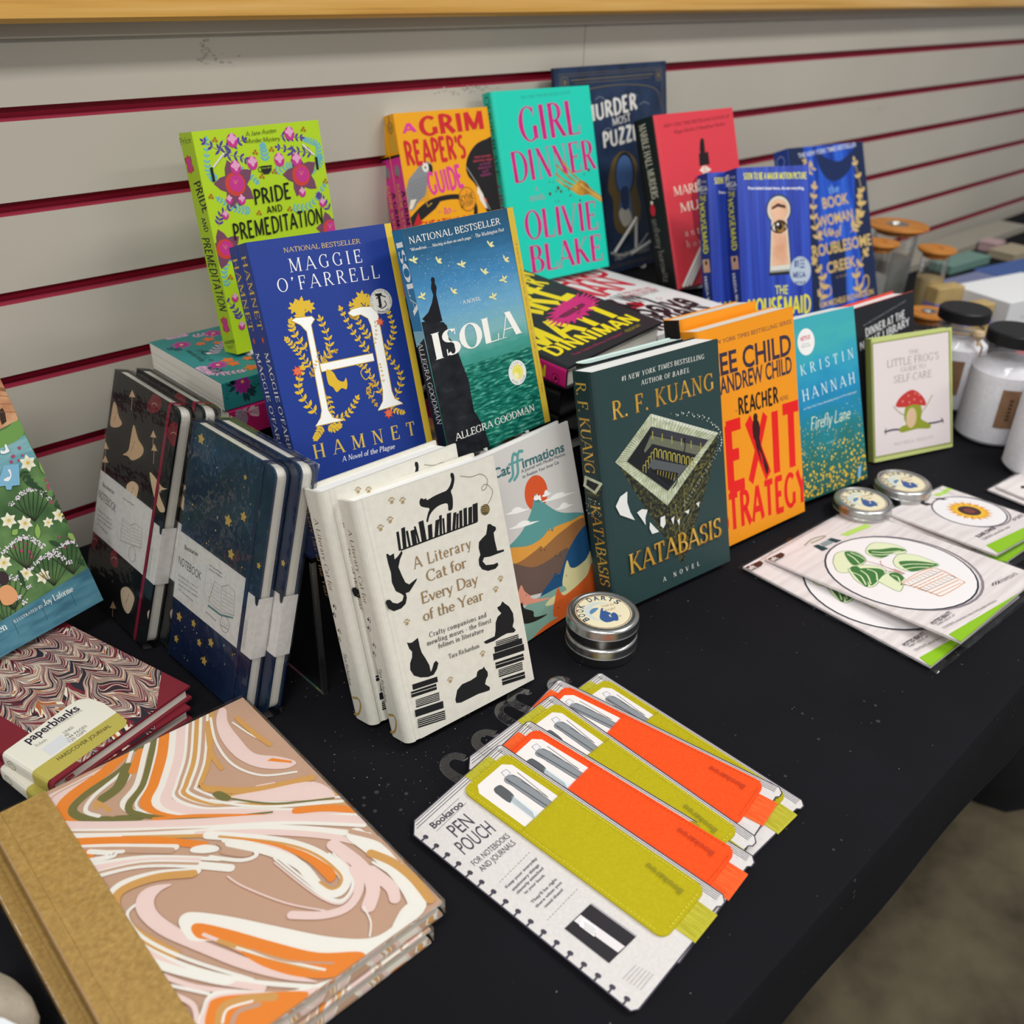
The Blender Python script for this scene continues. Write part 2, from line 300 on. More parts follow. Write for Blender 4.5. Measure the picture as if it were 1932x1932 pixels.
def smooth_pts(pts, closed, n=5):
    N = len(pts); out = []
    for i in range(N if closed else N - 1):
        p0, p1, p2, p3 = (pts[(i + k) % N] if closed else pts[min(max(i + k, 0), N - 1)] for k in (-1, 0, 1, 2))
        for j in range(n):
            t = j / n; out.append(tuple(.5 * (2 * p1[k] + (p2[k] - p0[k]) * t + (2 * p0[k] - 5 * p1[k] + 4 * p2[k] - p3[k]) * t * t + (3 * p1[k] - p0[k] - 3 * p2[k] + p3[k]) * t ** 3) for k in (0, 1)))
    if not closed: out.append(tuple(pts[-1]))
    return out
class Print:
    """ink on one face of a part: flat shapes in millimetres, kept inside that part's mesh"""
    def __init__(s, mb, O=(0, 0, 0), X=(1, 0, 0), Y=(0, 1, 0), rough=.42, clip=None, map3=None):
        s.mb, s.O, s.X, s.Y = mb, Vector(O), Vector(X), Vector(Y); s.N = s.X.cross(s.Y); s.k = 2; s.rough = rough; s.clip = clip; s.map3 = map3
    def mat(s, c): return MATS[c[1:]] if c[0] == '@' else M(c, s.rough)
    def clipped(s, pts):
        if not s.clip: return pts
        x0, y0, x1, y1 = s.clip
        for ax, lim, sg in ((0, x0, 1), (0, x1, -1), (1, y0, 1), (1, y1, -1)):
            out = []
            for i in range(len(pts)):
                a, b = pts[i - 1], pts[i]; da, db = sg * (a[ax] - lim), sg * (b[ax] - lim)
                if (da < 0) != (db < 0):
                    t = da / (da - db); out.append((a[0] + (b[0] - a[0]) * t, a[1] + (b[1] - a[1]) * t))
                if db >= 0: out.append(b)
            pts = out
            if len(pts) < 3: return []
        return pts
    def raw(s, polys, c, tess=True):
        if s.clip: polys = [q for q in (s.clipped(p) for p in polys) if len(q) > 2]
        e = s.k * 8e-6; m = s.mat(c)
        e0 = e
        for i_, p in enumerate(polys):
            e = e0 + (i_ % 5) * 1.5e-6
            if s.map3: vs = [s.map3(x, y, e) for x, y in p]
            else: vs = [s.O + s.X * (x * .001) + s.Y * (y * .001) + s.N * e for x, y in p]
            f = [(0, 1, 2), (0, 2, 3)] if len(p) == 4 and not tess else tessellate_polygon([[Vector((x, y, 0)) for x, y in p]])
            g = []
            for t in f:
                ar = sum(p[t[i]][0] * p[t[(i + 1) % 3]][1] - p[t[(i + 1) % 3]][0] * p[t[i]][1] for i in range(3))
                if abs(ar) > 1e-7: g.append(t if ar > 0 else (t[0], t[2], t[1]))
            if g: s.mb.add(vs, g, m)
    def stroke(s, w, pts, taper=0):
        out = []; n = len(pts)
        L = []
        for i in range(n):
            a, b = pts[max(i - 1, 0)], pts[min(i + 1, n - 1)]; d = math.hypot(b[0] - a[0], b[1] - a[1]) or 1
            ww = w / 2 * (1 - taper * i / max(n - 1, 1)); L.append((-(b[1] - a[1]) / d * ww, (b[0] - a[0]) / d * ww))
        for i in range(n - 1):
            (ax, ay), (bx, by) = L[i], L[i + 1]; p, q = pts[i], pts[i + 1]
            out.append([(p[0] + ax, p[1] + ay), (p[0] - ax, p[1] - ay), (q[0] - bx, q[1] - by), (q[0] + bx, q[1] + by)])
        return out
    def leaf(s, x0, y0, x1, y1, w):
        dx, dy = x1 - x0, y1 - y0; L = math.hypot(dx, dy) or 1; nx, ny = -dy / L, dx / L; a = []; b = []
        for t, k in ((0, 0), (.2, .7), (.45, 1), (.7, .75), (1, 0)):
            a.append((x0 + dx * t + nx * w / 2 * k, y0 + dy * t + ny * w / 2 * k))
            if 0 < t < 1: b.append((x0 + dx * t - nx * w / 2 * k, y0 + dy * t - ny * w / 2 * k))
        return a + b[::-1]
    def text(s, txt, font, c, x0, y0, x1, y1, h, shear=0., fit='auto'):
        gs = [glyph(ch, font) for ch in txt]; L = math.hypot(x1 - x0, y1 - y0); nat = sum(g[0] for g in gs) * h
        sx, tr = 1., 0.
        if fit == 'stretch' or nat > L: sx = L / nat
        elif len(gs) > 1: tr = (L - nat) / (len(gs) - 1)
        if fit == 'auto' and len(gs) > 1 and nat < L and tr > .12 * h and font not in ('did', 'lite', 'ser'): sx = min(L / nat, 1.35); tr = (L - nat * sx) / (len(gs) - 1)
        dx, dy = (x1 - x0) / L, (y1 - y0) / L; cx = 0; polys = []
        for a, P in gs:
            for p in P:
                q = []
                for gx, gy in p:
                    lx = cx + (gx + shear * gy) * h * sx; ly = gy * h; q.append((x0 + dx * lx - dy * ly, y0 + dy * lx + dx * ly))
                polys.append(q)
            cx += a * h * sx + tr
        s.raw(polys, c)
    def draw(s, items):
        for it in items:
            k, c = it[0], it[1]; a = it[2:]
            if k == 'p': s.raw([a[0]], c)
            elif k == 'q': s.raw([smooth_pts(a[0], True)], c)
            elif k == 's': s.raw(s.stroke(a[0], a[1]), c, False)
            elif k == 'c':
                tp = a[2] if len(a) > 2 else 0; s.raw(s.stroke(a[0], smooth_pts(a[1], False), tp), c, False)
                if a[0] > 1.2:
                    s.k += 1; s.raw([[(x + r * math.cos(2 * PI * j / 14), y + r * math.sin(2 * PI * j / 14)) for j in range(14)] for (x, y), r in ((a[1][0], a[0] / 2), (a[1][-1], a[0] / 2 * (1 - tp)))], c)
            elif k == 'e':
                x, y, rx, ry, r = a; cr, sr = math.cos(r), math.sin(r)
                s.raw([[(x + rx * math.cos(t) * cr - ry * math.sin(t) * sr, y + rx * math.cos(t) * sr + ry * math.sin(t) * cr) for t in [2 * PI * j / 28 for j in range(28)]]], c)
            elif k == 'o':
                x, y, rx, ry, w = a; N = 36
                P = [[(x + (rx + d) * math.cos(2 * PI * j / N), y + (ry + d) * math.sin(2 * PI * j / N)) for j in range(N)] for d in (w / 2, -w / 2)]
                s.raw([[P[0][j], P[0][(j + 1) % N], P[1][(j + 1) % N], P[1][j]] for j in range(N)], c, False)
            elif k == 'l': s.raw([s.leaf(*a)], c)
            elif k == 'v':
                pts, n, ln, wd, ang = a; sp = smooth_pts(pts, False, 6); polys = s.stroke(wd * .22, sp)
                for i in range(n):
                    t = (i + .6) / n * (len(sp) - 1); j = min(int(t), len(sp) - 2); p, q = sp[j], sp[j + 1]; f = t - j
                    bx, by = p[0] + (q[0] - p[0]) * f, p[1] + (q[1] - p[1]) * f; th = math.atan2(q[1] - p[1], q[0] - p[0]); g = ln * (1 - .45 * i / n)
                    for sg in (1, -1): polys.append(s.leaf(bx, by, bx + g * math.cos(th + sg * ang), by + g * math.sin(th + sg * ang), wd))
                p, q = sp[-2], sp[-1]; d = math.hypot(q[0] - p[0], q[1] - p[1]) or 1
                polys.append(s.leaf(q[0], q[1], q[0] + (q[0] - p[0]) / d * ln * .6, q[1] + (q[1] - p[1]) / d * ln * .6, wd))
                s.raw(polys, c)
            elif k == 'f':
                x, y, r, n, rot = a; s.raw([s.leaf(x, y, x + r * math.cos(rot + 2 * PI * j / n), y + r * math.sin(rot + 2 * PI * j / n), r * 3.2 / n) for j in range(n)], c)
            elif k == 'd':
                x0, y0, x1, y1, n, r0, r1, seed = a; R = random.Random(seed); P = []
                for _ in range(n):
                    x, y, r = R.uniform(x0, x1), R.uniform(y0, y1), R.uniform(r0, r1); P.append([(x + r * math.cos(2 * PI * j / 7), y + r * math.sin(2 * PI * j / 7)) for j in range(7)])
                s.raw(P, c)
            elif k == 'w':
                x, y, z, r = a; P = []
                for ox, oy, rr in ((0, -.25, .42), (-.62, .3, .2), (-.22, .68, .2), (.25, .68, .2), (.64, .3, .2)):
                    qx, qy = x + z * (ox * math.cos(r) - oy * math.sin(r)), y + z * (ox * math.sin(r) + oy * math.cos(r)); P.append([(qx + rr * z * math.cos(2 * PI * j / 10), qy + rr * z * math.sin(2 * PI * j / 10)) for j in range(10)])
                s.raw(P, c)
            elif k == 't': s.text(*((a[0], a[1], c) + tuple(a[2:])))
            s.k += 1

# ------------------------------------------------------------------ the room: slatted wall, wooden cap, floor
WY = .955           # wall face
GP, GB, GH = .0796, .4098, .0097     # groove spacing, lower lip of the top groove, opening height
noisy('wall_paint', [(.3, '#beb7ab'), (.7, '#c5beb2')], nscale=3, rough=.5, bump=.06, bscale=220)
noisy('groove_red', [(.3, '#9c1030'), (.7, '#ab1636')], nscale=9, rough=.45)
noisy('pine_varnished', [(.25, '#b98138'), (.45, '#d6a453'), (.6, '#dfb066'), (.75, '#e8c07c')], scale=(1.2, 30, 60), nscale=2.2, detail=5, rough=.32, bump=.1, bscale=3)
noisy('scuff', [(.4, '#b1aa9f'), (.7, '#98918a')], nscale=160, rough=.6)
noisy('core_red', [(.3, '#9c2a40'), (.7, '#a8344a')], nscale=9, rough=.5)
mb = MB(); wm, rm, lipm = MATS['wall_paint'], MATS['groove_red'], MATS['core_red']
X0, X1 = -1.6, 5.2; SEAM = 1.063
zs = [GB - GP * k for k in range(-1, 15)]
for a, b in ((X0, SEAM - .0006), (SEAM + .0006, X1)):
    zt = .486
    for k, zb in enumerate(zs):
        if zb > .45: continue
        lo = zb + GH
        mb.box((a, WY, lo), (b, WY + .018, zt), wm)                         # one slat
        mb.box((a, WY + .0125, zb - .007), (b, WY + .018, lo), rm)           # groove back
        mb.box((a, WY + .0002, zb - .0021), (b, WY + .0125, zb), lipm)          # lower lip, bare red core
        mb.box((a, WY + .0004, lo), (b, WY + .0125, lo + .0004), rm)
        zt = zb - .0021
    mb.box((a, WY, -TZ), (b, WY + .018, zt), wm)
pr = Print(mb, (0, WY, 0), (1, 0, 0), (0, 0, 1), .6)
R = random.Random(5)
for cx, cz, sx, sz, n in ((.505, .458, .006, .010, 26), (.53, .449, .02, .006, 9), (.86, .405, .035, .004, 46), (1.95, .31, .06, .006, 26), (1.75, .255, .05, .004, 14)):
    for _ in range(n):
        pr.k = 2 + pr.k % 12; x, z, r = cx + R.gauss(0, sx * .6), cz + R.gauss(0, sz * .6), R.uniform(.0008, .0026)
        pr.raw([[((x + r * (1 + .4 * R.random()) * math.cos(t)) * 1000, (z + r * .6 * math.sin(t)) * 1000) for t in [2 * PI * j / 7 for j in range(7)]]], '@scuff')
o = structure(mb.build('wall_back', loc=(0, 0, TZ)))
mb = MB(); mb.box((X0, WY - .009, .4735), (X1, WY + .03, .4995), wm); structure(mb.build('trim_1', loc=(0, 0, TZ), bevel=.0015))
mb = MB(); P = [(WY - .038, .4905), (WY - .034, .4865), (WY - .010, .4865), (WY - .010, .4995), (WY + .03, .4995), (WY + .03, .532), (WY - .026, .532), (WY - .034, .526), (WY - .038, .518)]
mb.prism([(y, z) for y, z in P], X0, X1, MATS['pine_varnished'], 'x'); structure(mb.build('trim_2', loc=(0, 0, TZ), smooth=True))
noisy('concrete', [(.28, '#382f22'), (.45, '#4e4636'), (.6, '#5c5340'), (.8, '#6a614c')], nscale=9, detail=8, rough=.75, bump=.2, bscale=60)
mb = MB(); mb.box((-2.5, -3, -.05), (5.2, WY + .018, 0), MATS['concrete']); structure(mb.build('floor'))

# ------------------------------------------------------------------ the table and its cloth
EY = .1438; EX0, EX1 = -.55, 3.1; TB = .915
grey_plastic = M('#c9c7c2', .5); dark_steel = M('#3a3b3d', .4, .8)
t = thing('folding_table', 'long folding table under the black cloth along the slatted wall', 'table', loc=((EX0 + EX1) / 2, .53, -TZ))
cx, cy = (EX0 + EX1) / 2, .53
mb = MB(); mb.box((EX0 - cx + .006, EY - cy + .006, TZ - .045), (EX1 - cx - .006, TB - cy - .006, TZ - .004), grey_plastic); mb.build('tabletop', t, bevel=.004)
for sx in (-1, 1):
    for yy in (EY - cy + .08, TB - cy - .08):
        mb = MB(); mb.tube([(sx * 1.62, yy, .0), (sx * 1.62, yy, TZ - .05)], .013, dark_steel, 12); mb.build('leg', t, True)
def cloth_mat():
    m, nt, b = principled('black_cloth'); v = coords(nt)
    n = node(nt, 'ShaderNodeTexNoise', Scale=6., Detail=3.); nt.links.new(v, n.inputs['Vector'])
    base = ramp(nt, n.outputs['Fac'], [(.3, '#101014'), (.7, '#17171c')])
    vo = node(nt, 'ShaderNodeTexVoronoi', Scale=75.); nt.links.new(v, vo.inputs['Vector'])
    n2 = node(nt, 'ShaderNodeTexNoise', Scale=11., Detail=2.); nt.links.new(v, n2.inputs['Vector'])
    sm = node(nt, 'ShaderNodeMath', operation='SUBTRACT'); nt.links.new(n2.outputs['Fac'], sm.inputs[0]); sm.inputs[1].default_value = .44
    ml = node(nt, 'ShaderNodeMath', operation='MULTIPLY'); nt.links.new(sm.outputs[0], ml.inputs[0]); ml.inputs[1].default_value = .55
    lt = node(nt, 'ShaderNodeMath', operation='LESS_THAN'); nt.links.new(vo.outputs['Distance'], lt.inputs[0]); nt.links.new(ml.outputs[0], lt.inputs[1])
    mx = node(nt, 'ShaderNodeMix', data_type='RGBA'); nt.links.new(lt.outputs[0], mx.inputs['Factor']); nt.links.new(base, mx.inputs['A']); mx.inputs['B'].default_value = rgb('#3c3b3a')
    nt.links.new(mx.outputs['Result'], b.inputs['Base Color']); b.inputs['Roughness'].default_value = .85; b.inputs['Specular IOR Level'].default_value = .14
    w1 = node(nt, 'ShaderNodeTexWave', Scale=900.); nt.links.new(v, w1.inputs['Vector'])
    n3 = node(nt, 'ShaderNodeTexNoise', Scale=700., Detail=2.); nt.links.new(v, n3.inputs['Vector'])
    bp = node(nt, 'ShaderNodeBump', Strength=.25, Distance=.0006); nt.links.new(n3.outputs['Fac'], bp.inputs['Height']); nt.links.new(bp.outputs[0], b.inputs['Normal'])
    MATS['black_cloth'] = m; return m
mb = MB(); cm = cloth_mat()
NX = 150; prof = [(TB + .004, -.10), (TB + .003, -.03), (TB, -.004), (TB - .004, -.0004), (.6, -.0004), (.3, -.0004), (EY + .004, -.0004), (EY + .0006, -.0014), (EY - .001, -.005), (EY - .0014, -.03), (EY - .0016, -.06), (EY - .002, -.085), (EY - .002, -.1045)]
vs = []; fs = []
for i in range(NX + 1):
    x = EX0 + (EX1 - EX0) * i / NX
    for j, (y, z) in enumerate(prof):
        k = max(0, -z - .02) * (1 if j > 6 else -1); vs.append((x, y - k * (.035 * math.sin(x * 9) + .02 * math.sin(x * 23 + 1)) , z + (.0018 * math.sin(x * 7 + .6) if z < -.07 else 0)))
n = len(prof)
for i in range(NX):
    for j in range(n - 1): fs.append((i * n + j, i * n + j + 1, (i + 1) * n + j + 1, (i + 1) * n + j))
mb.add(vs, fs, cm)
hem = []
for i in range(NX + 1):
    v = vs[i * n + n - 1]; hem.append((v[0], v[1] - .0003, v[2]))
mb.tube(hem, .0008, cm, 5)
o = mb.build('tablecloth', loc=(0, 0, TZ), smooth=True); tag(o, 'plain black tablecloth with short front drop, dusted with lint', 'tablecloth')
# loose lint and crumbs lying on the cloth: far too many to count
mb = MB(); R = random.Random(11); lm = M('#8f8c86', .9)
for _ in range(420):
    x = R.uniform(.1, 1.15); y = R.uniform(.16, .62)
    if R.random() < .45: x, y = .36 + R.gauss(0, .05), .44 + R.gauss(0, .06)
    r = R.choice((.0002, .00025, .0003, .0004, .0005)); a = R.uniform(0, 6)
    mb.add([(x + r * math.cos(a + q) * (1.6 if i_ % 2 else 1), y + r * math.sin(a + q), .00005) for i_, q in enumerate((0, 1.3, 2.8, 4.4))] + [(x, y, .0003 + r * .4)], [(0, 1, 4), (1, 2, 4), (2, 3, 4), (3, 0, 4)], lm)
o = mb.build('lint', loc=(0, 0, TZ)); o['kind'] = 'stuff'; tag(o, 'pale specks of lint and crumbs scattered on the black tablecloth', 'lint')

# ------------------------------------------------------------------ books
pages_mat(); pages_mat('page_edges_white', '#ffffff', '#efece6'); pages_mat('page_edges_mint', '#dff0ea', '#c2dcd6')
def book(name, label, pose, front, spine, back=None, hard=False, pages='page_edges', arts=(), spine_arts=(), group=None, cat='book', rad=None, rough=.4, hinge=False, mat=None, board=None, lift=None, endpaper=None, corner=None, edge_col=None, ov=None):
    """a closed book standing by its front face (x right, y up, z out of the front cover); > cover, page_block"""
    x, y, z, yaw, lean, w, h, T = pose
    m = mat if mat is not None else frame(x, y, z, yaw, lean, T * max(0, math.sin(lean)) if lift is None else lift)
    root = thing(name, label, cat, m, group=group)
    bd = board or (.0026 if hard else .0004); r = rad or (min(.006, T * .32) if hard else min(.0012, T * .2)); ov = ov if ov is not None else (.003 if hard else .0003)
    def mt(c): return MATS[c[1:]] if c[0] == '@' else M(c, rough)
    mf, ms, mk, me = mt(front), mt(spine), mt(back or spine), M(edge_col, .6) if edge_col else mt(back or front)
    mb = MB(); outer = []; tagm = []
    outer.append((w, 0)); tagm.append(mf)
    if hinge: outer += [(.0125, 0), (.0105, -.0011), (.0085, -.0011), (.0065, 0)]; tagm += [mf] * 4
    N = 5
    for i in range(N + 1):
        a = PI / 2 + PI / 2 * i / N; outer.append((r + r * math.cos(a), -r + r * math.sin(a))); tagm.append(mf if i < 3 else ms)
    for i in range(N + 1):
        a = PI + PI / 2 * i / N; outer.append((r + r * math.cos(a), -T + r + r * math.sin(a))); tagm.append(ms if i < 3 else mk)
    if hinge: outer += [(.0065, -T), (.0085, -T + .0011), (.0105, -T + .0011), (.0125, -T)]; tagm += [mk] * 4
    outer.append((w, -T)); tagm.append(mk)
    inner = [(max(bd, min(px, w)), min(-bd, max(-T + bd, pz))) for px, pz in outer]
    n = len(outer)
    vs = [(px, 0, pz) for px, pz in outer] + [(px, h, pz) for px, pz in outer] + [(px, 0, pz) for px, pz in inner] + [(px, h, pz) for px, pz in inner]
    for i in range(n - 1):
        mb.add([vs[i], vs[i + 1], vs[n + i + 1], vs[n + i]], [(3, 2, 1, 0)] if False else [(0, 3, 2, 1)][::1], tagm[i])
    ip = M(endpaper, .7) if endpaper else me
    for i in range(n - 1):
        mb.add([vs[2 * n + i], vs[2 * n + i + 1], vs[3 * n + i + 1], vs[3 * n + i]], [(0, 1, 2, 3)], ip)
        mb.add([vs[n + i], vs[n + i + 1], vs[3 * n + i + 1], vs[3 * n + i]], [(0, 3, 2, 1)], me if hard or edge_col else tagm[i])
        mb.add([vs[i], vs[i + 1], vs[2 * n + i + 1], vs[2 * n + i]], [(0, 1, 2, 3)], me)
    for q in (0, n - 1): mb.add([vs[q], vs[n + q], vs[3 * n + q], vs[2 * n + q]], [(0, 1, 2, 3)], me)
    p = Print(mb, (0, 0, 0), (1, 0, 0), (0, 1, 0), rough, (0.6 if not hard else 1, .15, w * 1000 - .15, h * 1000 - .15)); p.draw(arts)
    if spine_arts: Print(mb, (0, 0, -T), (0, 0, 1), (0, 1, 0), rough, (.2, .3, T * 1000 - .2, h * 1000 - .3)).draw(spine_arts)
    mb.build('cover', root)
    pb = MB(); pb.box((bd + .0004, ov, -T + bd + .00012), (w - ov, h - ov, -bd - .00012), MATS[pages]); pb.build('page_block', root)
    return root
def clone(root, m, label, group=None):
    r = root.copy(); COL.objects.link(r); r.matrix_world = m; r['label'] = label
    if group: r['group'] = group
    for ch in list(root.children):
        c = ch.copy(); COL.objects.link(c); c.parent = r
        for g in ch.children:
            d = g.copy(); COL.objects.link(d); d.parent = c
    return r
def pose_frame(p): return frame(p[0], p[1], p[2], p[3], p[4], p[7] * max(0, math.sin(p[4])))

# printed colour fields used on some covers
gradient('sky_to_sea', 1, .0, .203, [(0, '#0c5a50'), (.25, '#17705f'), (.42, '#3f9a8c'), (.5, '#7fb4b6'), (.62, '#6aa6c8'), (.75, '#3f86b8'), (.9, '#1f5d84'), (1, '#1d4f6e')], .10, 60, (1, 3, 1))
noisy('sea_ripples', [(.35, '#0d5148'), (.5, '#14705f'), (.62, '#3f9a86'), (.7, '#8cc4b4')], scale=(90, 480, 1), nscale=1, detail=3, rough=.35)
noisy('cliff_rock', [(.35, '#14161b'), (.6, '#23252b'), (.75, '#3a3b40')], scale=(60, 90, 60), nscale=1, detail=6, rough=.4)
gradient('teal_wash', 1, .0, .207, [(0, '#1f5a54'), (.2, '#1e6a62'), (.38, '#12808f'), (.55, '#1287b8'), (.72, '#2b9fc0'), (.88, '#3fb0b4'), (1, '#3aa9b8')], .35, 26, (1, 2, 1))
noisy('blue_stripe', [(.3, '#1d2f8e'), (.5, '#2a45b2'), (.7, '#3a5ccc')], scale=(120, 3, 1), nscale=1, detail=3, rough=.3)
noisy('satin_blue', [(.3, '#142a78'), (.5, '#2350c0'), (.7, '#3f78e8')], scale=(50, 5, 1), nscale=1, detail=3, rough=.3, dist=.6)
noisy('navy_cover', [(.3, '#1c2940'), (.5, '#243552'), (.7, '#2c3f5e')], nscale=30, rough=.4)
noisy('night_sky', [(.3, '#15203c'), (.5, '#1b2a4a'), (.7, '#2a4460')], nscale=14, detail=5, rough=.25)
noisy('night_leaf', [(.35, '#17171a'), (.55, '#1c1d20'), (.72, '#20302c')], nscale=14, detail=3, rough=.25)
noisy('linen_white', [(.3, '#d3d0c5'), (.7, '#dbd8cd')], nscale=160, rough=.8)
noisy('meadow', [(.3, '#33512f'), (.48, '#4f7244'), (.62, '#6c8f55'), (.75, '#4a7560')], nscale=24, detail=6, rough=.4)
noisy('pond', [(.3, '#4f8796'), (.5, '#6fa4ae'), (.7, '#9cc2c4')], scale=(1, 4, 1), nscale=18, detail=4, rough=.4)
noisy('blue_plank', [(.35, '#39667a'), (.5, '#4a7d90'), (.65, '#5a8c9c')], scale=(2, 8, 1), nscale=14, rough=.4)
noisy('rose_brick', [(.35, '#a8704e'), (.5, '#c08a62'), (.65, '#d0a078')], nscale=60, rough=.5)
noisy('gold_foil', [(.3, '#b98a2e'), (.55, '#d9ad48'), (.75, '#f0cf78')], nscale=60, rough=.35, metal=.25)
noisy('fork_gold', [(.3, '#8a5a1c'), (.55, '#c08a30'), (.75, '#e2b850')], nscale=60, rough=.4)
noisy('pink_foil', [(.3, '#c81f78'), (.6, '#d8288a'), (.8, '#e858a0')], nscale=60, rough=.3)
noisy('mottled_skin', [(.3, '#d8a080'), (.7, '#f0c8a8')], nscale=40, rough=.4)
noisy('stone_print', [(.3, '#a6ae8e'), (.5, '#c4cbad'), (.7, '#dde2ca')], nscale=120, detail=5, rough=.4)
noisy('dark_print', [(.35, '#15171a'), (.5, '#2e3128'), (.66, '#6f6a34')], scale=(90, 90, 1), nscale=3, detail=6, rough=.4)
POSE = {
  'kata': (0.58937, 0.44935, -2e-05, -0.1238, 0.24909, 0.16112, 0.23107, 0.03172),
  'exit': (0.75441, 0.44856, -6e-05, -0.1064, 0.28103, 0.14808, 0.23142, 0.02866),
  'fire': (0.90859, 0.44426, -2e-05, -0.17988, 0.34468, 0.121, 0.20744, 0.02998),
  'frog': (1.08581, 0.44274, -0, -0.35958, 0.33222, 0.13177, 0.1553, 0.0128),
  'lit': (0.33436, 0.4434, 0, -0.08154, 0.31249, 0.12939, 0.19926, 0.02922),
  'lit2': (0.32738, 0.48005, 8e-05, -0.017, 0.24816, 0.12827, 0.20025, 0.02872),
  'catf': (0.46377, 0.47612, 0, 0.05056, 0.29203, 0.14, 0.17835, 0.0145),
  'hamnet': (0.368, 0.62089, 0.14544, -0.13297, 0.32342, 0.13153, 0.20273, 0.01997),
  'hamnet2': (0.37064, 0.6406, 0.13878, -0.13297, 0.32342, 0.13153, 0.20273, 0.01997),
  'isola': (0.49182, 0.57333, 0.14975, 0.03049, 0.291, 0.13186, 0.20277, 0.01314),
  'pride': (0.42339, 0.81041, 0.19986, 0.01582, 0.16115, 0.13511, 0.20199, 0.02523),
  'grim': (0.71325, 0.88009, 0.18084, -0.10698, 0.26715, 0.13485, 0.20881, 0.02239),
  'grim2': (0.71566, 0.90252, 0.17467, -0.10698, 0.26715, 0.13485, 0.20881, 0.02239),
  'girl': (0.84952, 0.85477, 0.17556, -0.08014, 0.26925, 0.16463, 0.23251, 0.0212),
  'murder': (0.98149, 0.88802, 0.14699, 0.00879, 0.15328, 0.23507, 0.27982, 0.0096),
  'marble': (1.05718, 0.75233, 0.14704, -0.07131, 0.33517, 0.16188, 0.22614, 0.04051),
  'house': (1.04226, 0.63584, 0.139, -0.43079, 0.34723, 0.10679, 0.19, 0.02558),
  'house2': (1.02907, 0.66941, 0.12995, -0.43079, 0.34723, 0.10679, 0.19, 0.02558),
  'woman': (1.38064, 0.7296, 0.05466, -0.22022, 0.38459, 0.17269, 0.25477, 0.03043),
  'dinner': (1.07324, 0.4745, -1e-05, -0.09375, 0.26281, 0.15805, 0.1803, 0.03163),
  'navy': (0.2538, 0.68201, -0, -1.53772, 0.26825, 0.11984, 0.21514, 0.013),
  'navy2': (0.26828, 0.67104, 0.00108, -1.53384, 0.26847, 0.12041, 0.21556, 0.01329),
  'black': (0.23994, 0.82312, 7e-05, -1.56209, 0.31767, 0.12181, 0.22096, 0.013),
  'black2': (0.25438, 0.80971, 0.00083, -1.5586, 0.31804, 0.12222, 0.22129, 0.01326),
  'joy': (0.03712, 0.70493, 0.02333, 0.2376, 0.3636, 0.2, 0.26, 0.03),
  'kata2': (0.61514, 0.47829, -0.00364, -0.1238, 0.24909, 0.125, 0.23107, 0.02),
  'exit2': (0.77011, 0.48247, -6e-05, -0.1064, 0.28103, 0.118, 0.23142, 0.02866),
}
FLAT = {
  'matt': (0.6691, 0.6004, 0.19, 0.0537, -0.063, 0.0728, 0.165, 0.235, 0.026),
  'osman': (0.8585, 0.632, 0.172, -0.01, 0, 0, 0.16, 0.241, 0.02),
  'teal': (0.582, 0.763, 0.2, 1.5708, 0, 0, 0.144, 0.203, 0.028),
  'pink': (0.584, 0.764, 0.1715, 1.5908, 0, 0, 0.144, 0.203, 0.028),
  'paper': (0.1127, 0.5684, 0.027, 0.256, 0, 0, 0.127, 0.178, 0.0135),
  'paper2': (0.1045, 0.57, 0.0135, 0.175, 0, 0, 0.127, 0.178, 0.0135),
  'marb': (0.0604, 0.3104, 0.0285, -0.029, 0, 0, 0.1912, 0.253, 0.0135),
  'marb2': (0.049, 0.307, 0.0145, -0.022, 0, 0, 0.1912, 0.253, 0.014),
  'emb': (0.775, 0.2, 0.02, -0.03, 0.02, -0.06, 0.175, 0.208, 0.002),
  'emb2': (0.742, 0.209, 0.0045, -0.06, 0, 0, 0.175, 0.208, 0.002),
  'sun': (0.9575, 0.2409, 0.016, -0.1126, 0.03, -0.075, 0.123, 0.1312, 0.002),
}
PENS = {5: (0.396, 0.189, 0.06), 4: (0.438, 0.194, 0.09), 3: (0.454, 0.203, -0.01), 2: (0.51, 0.217, 0.16), 1: (0.516, 0.201, 0.0)}
ART = {}
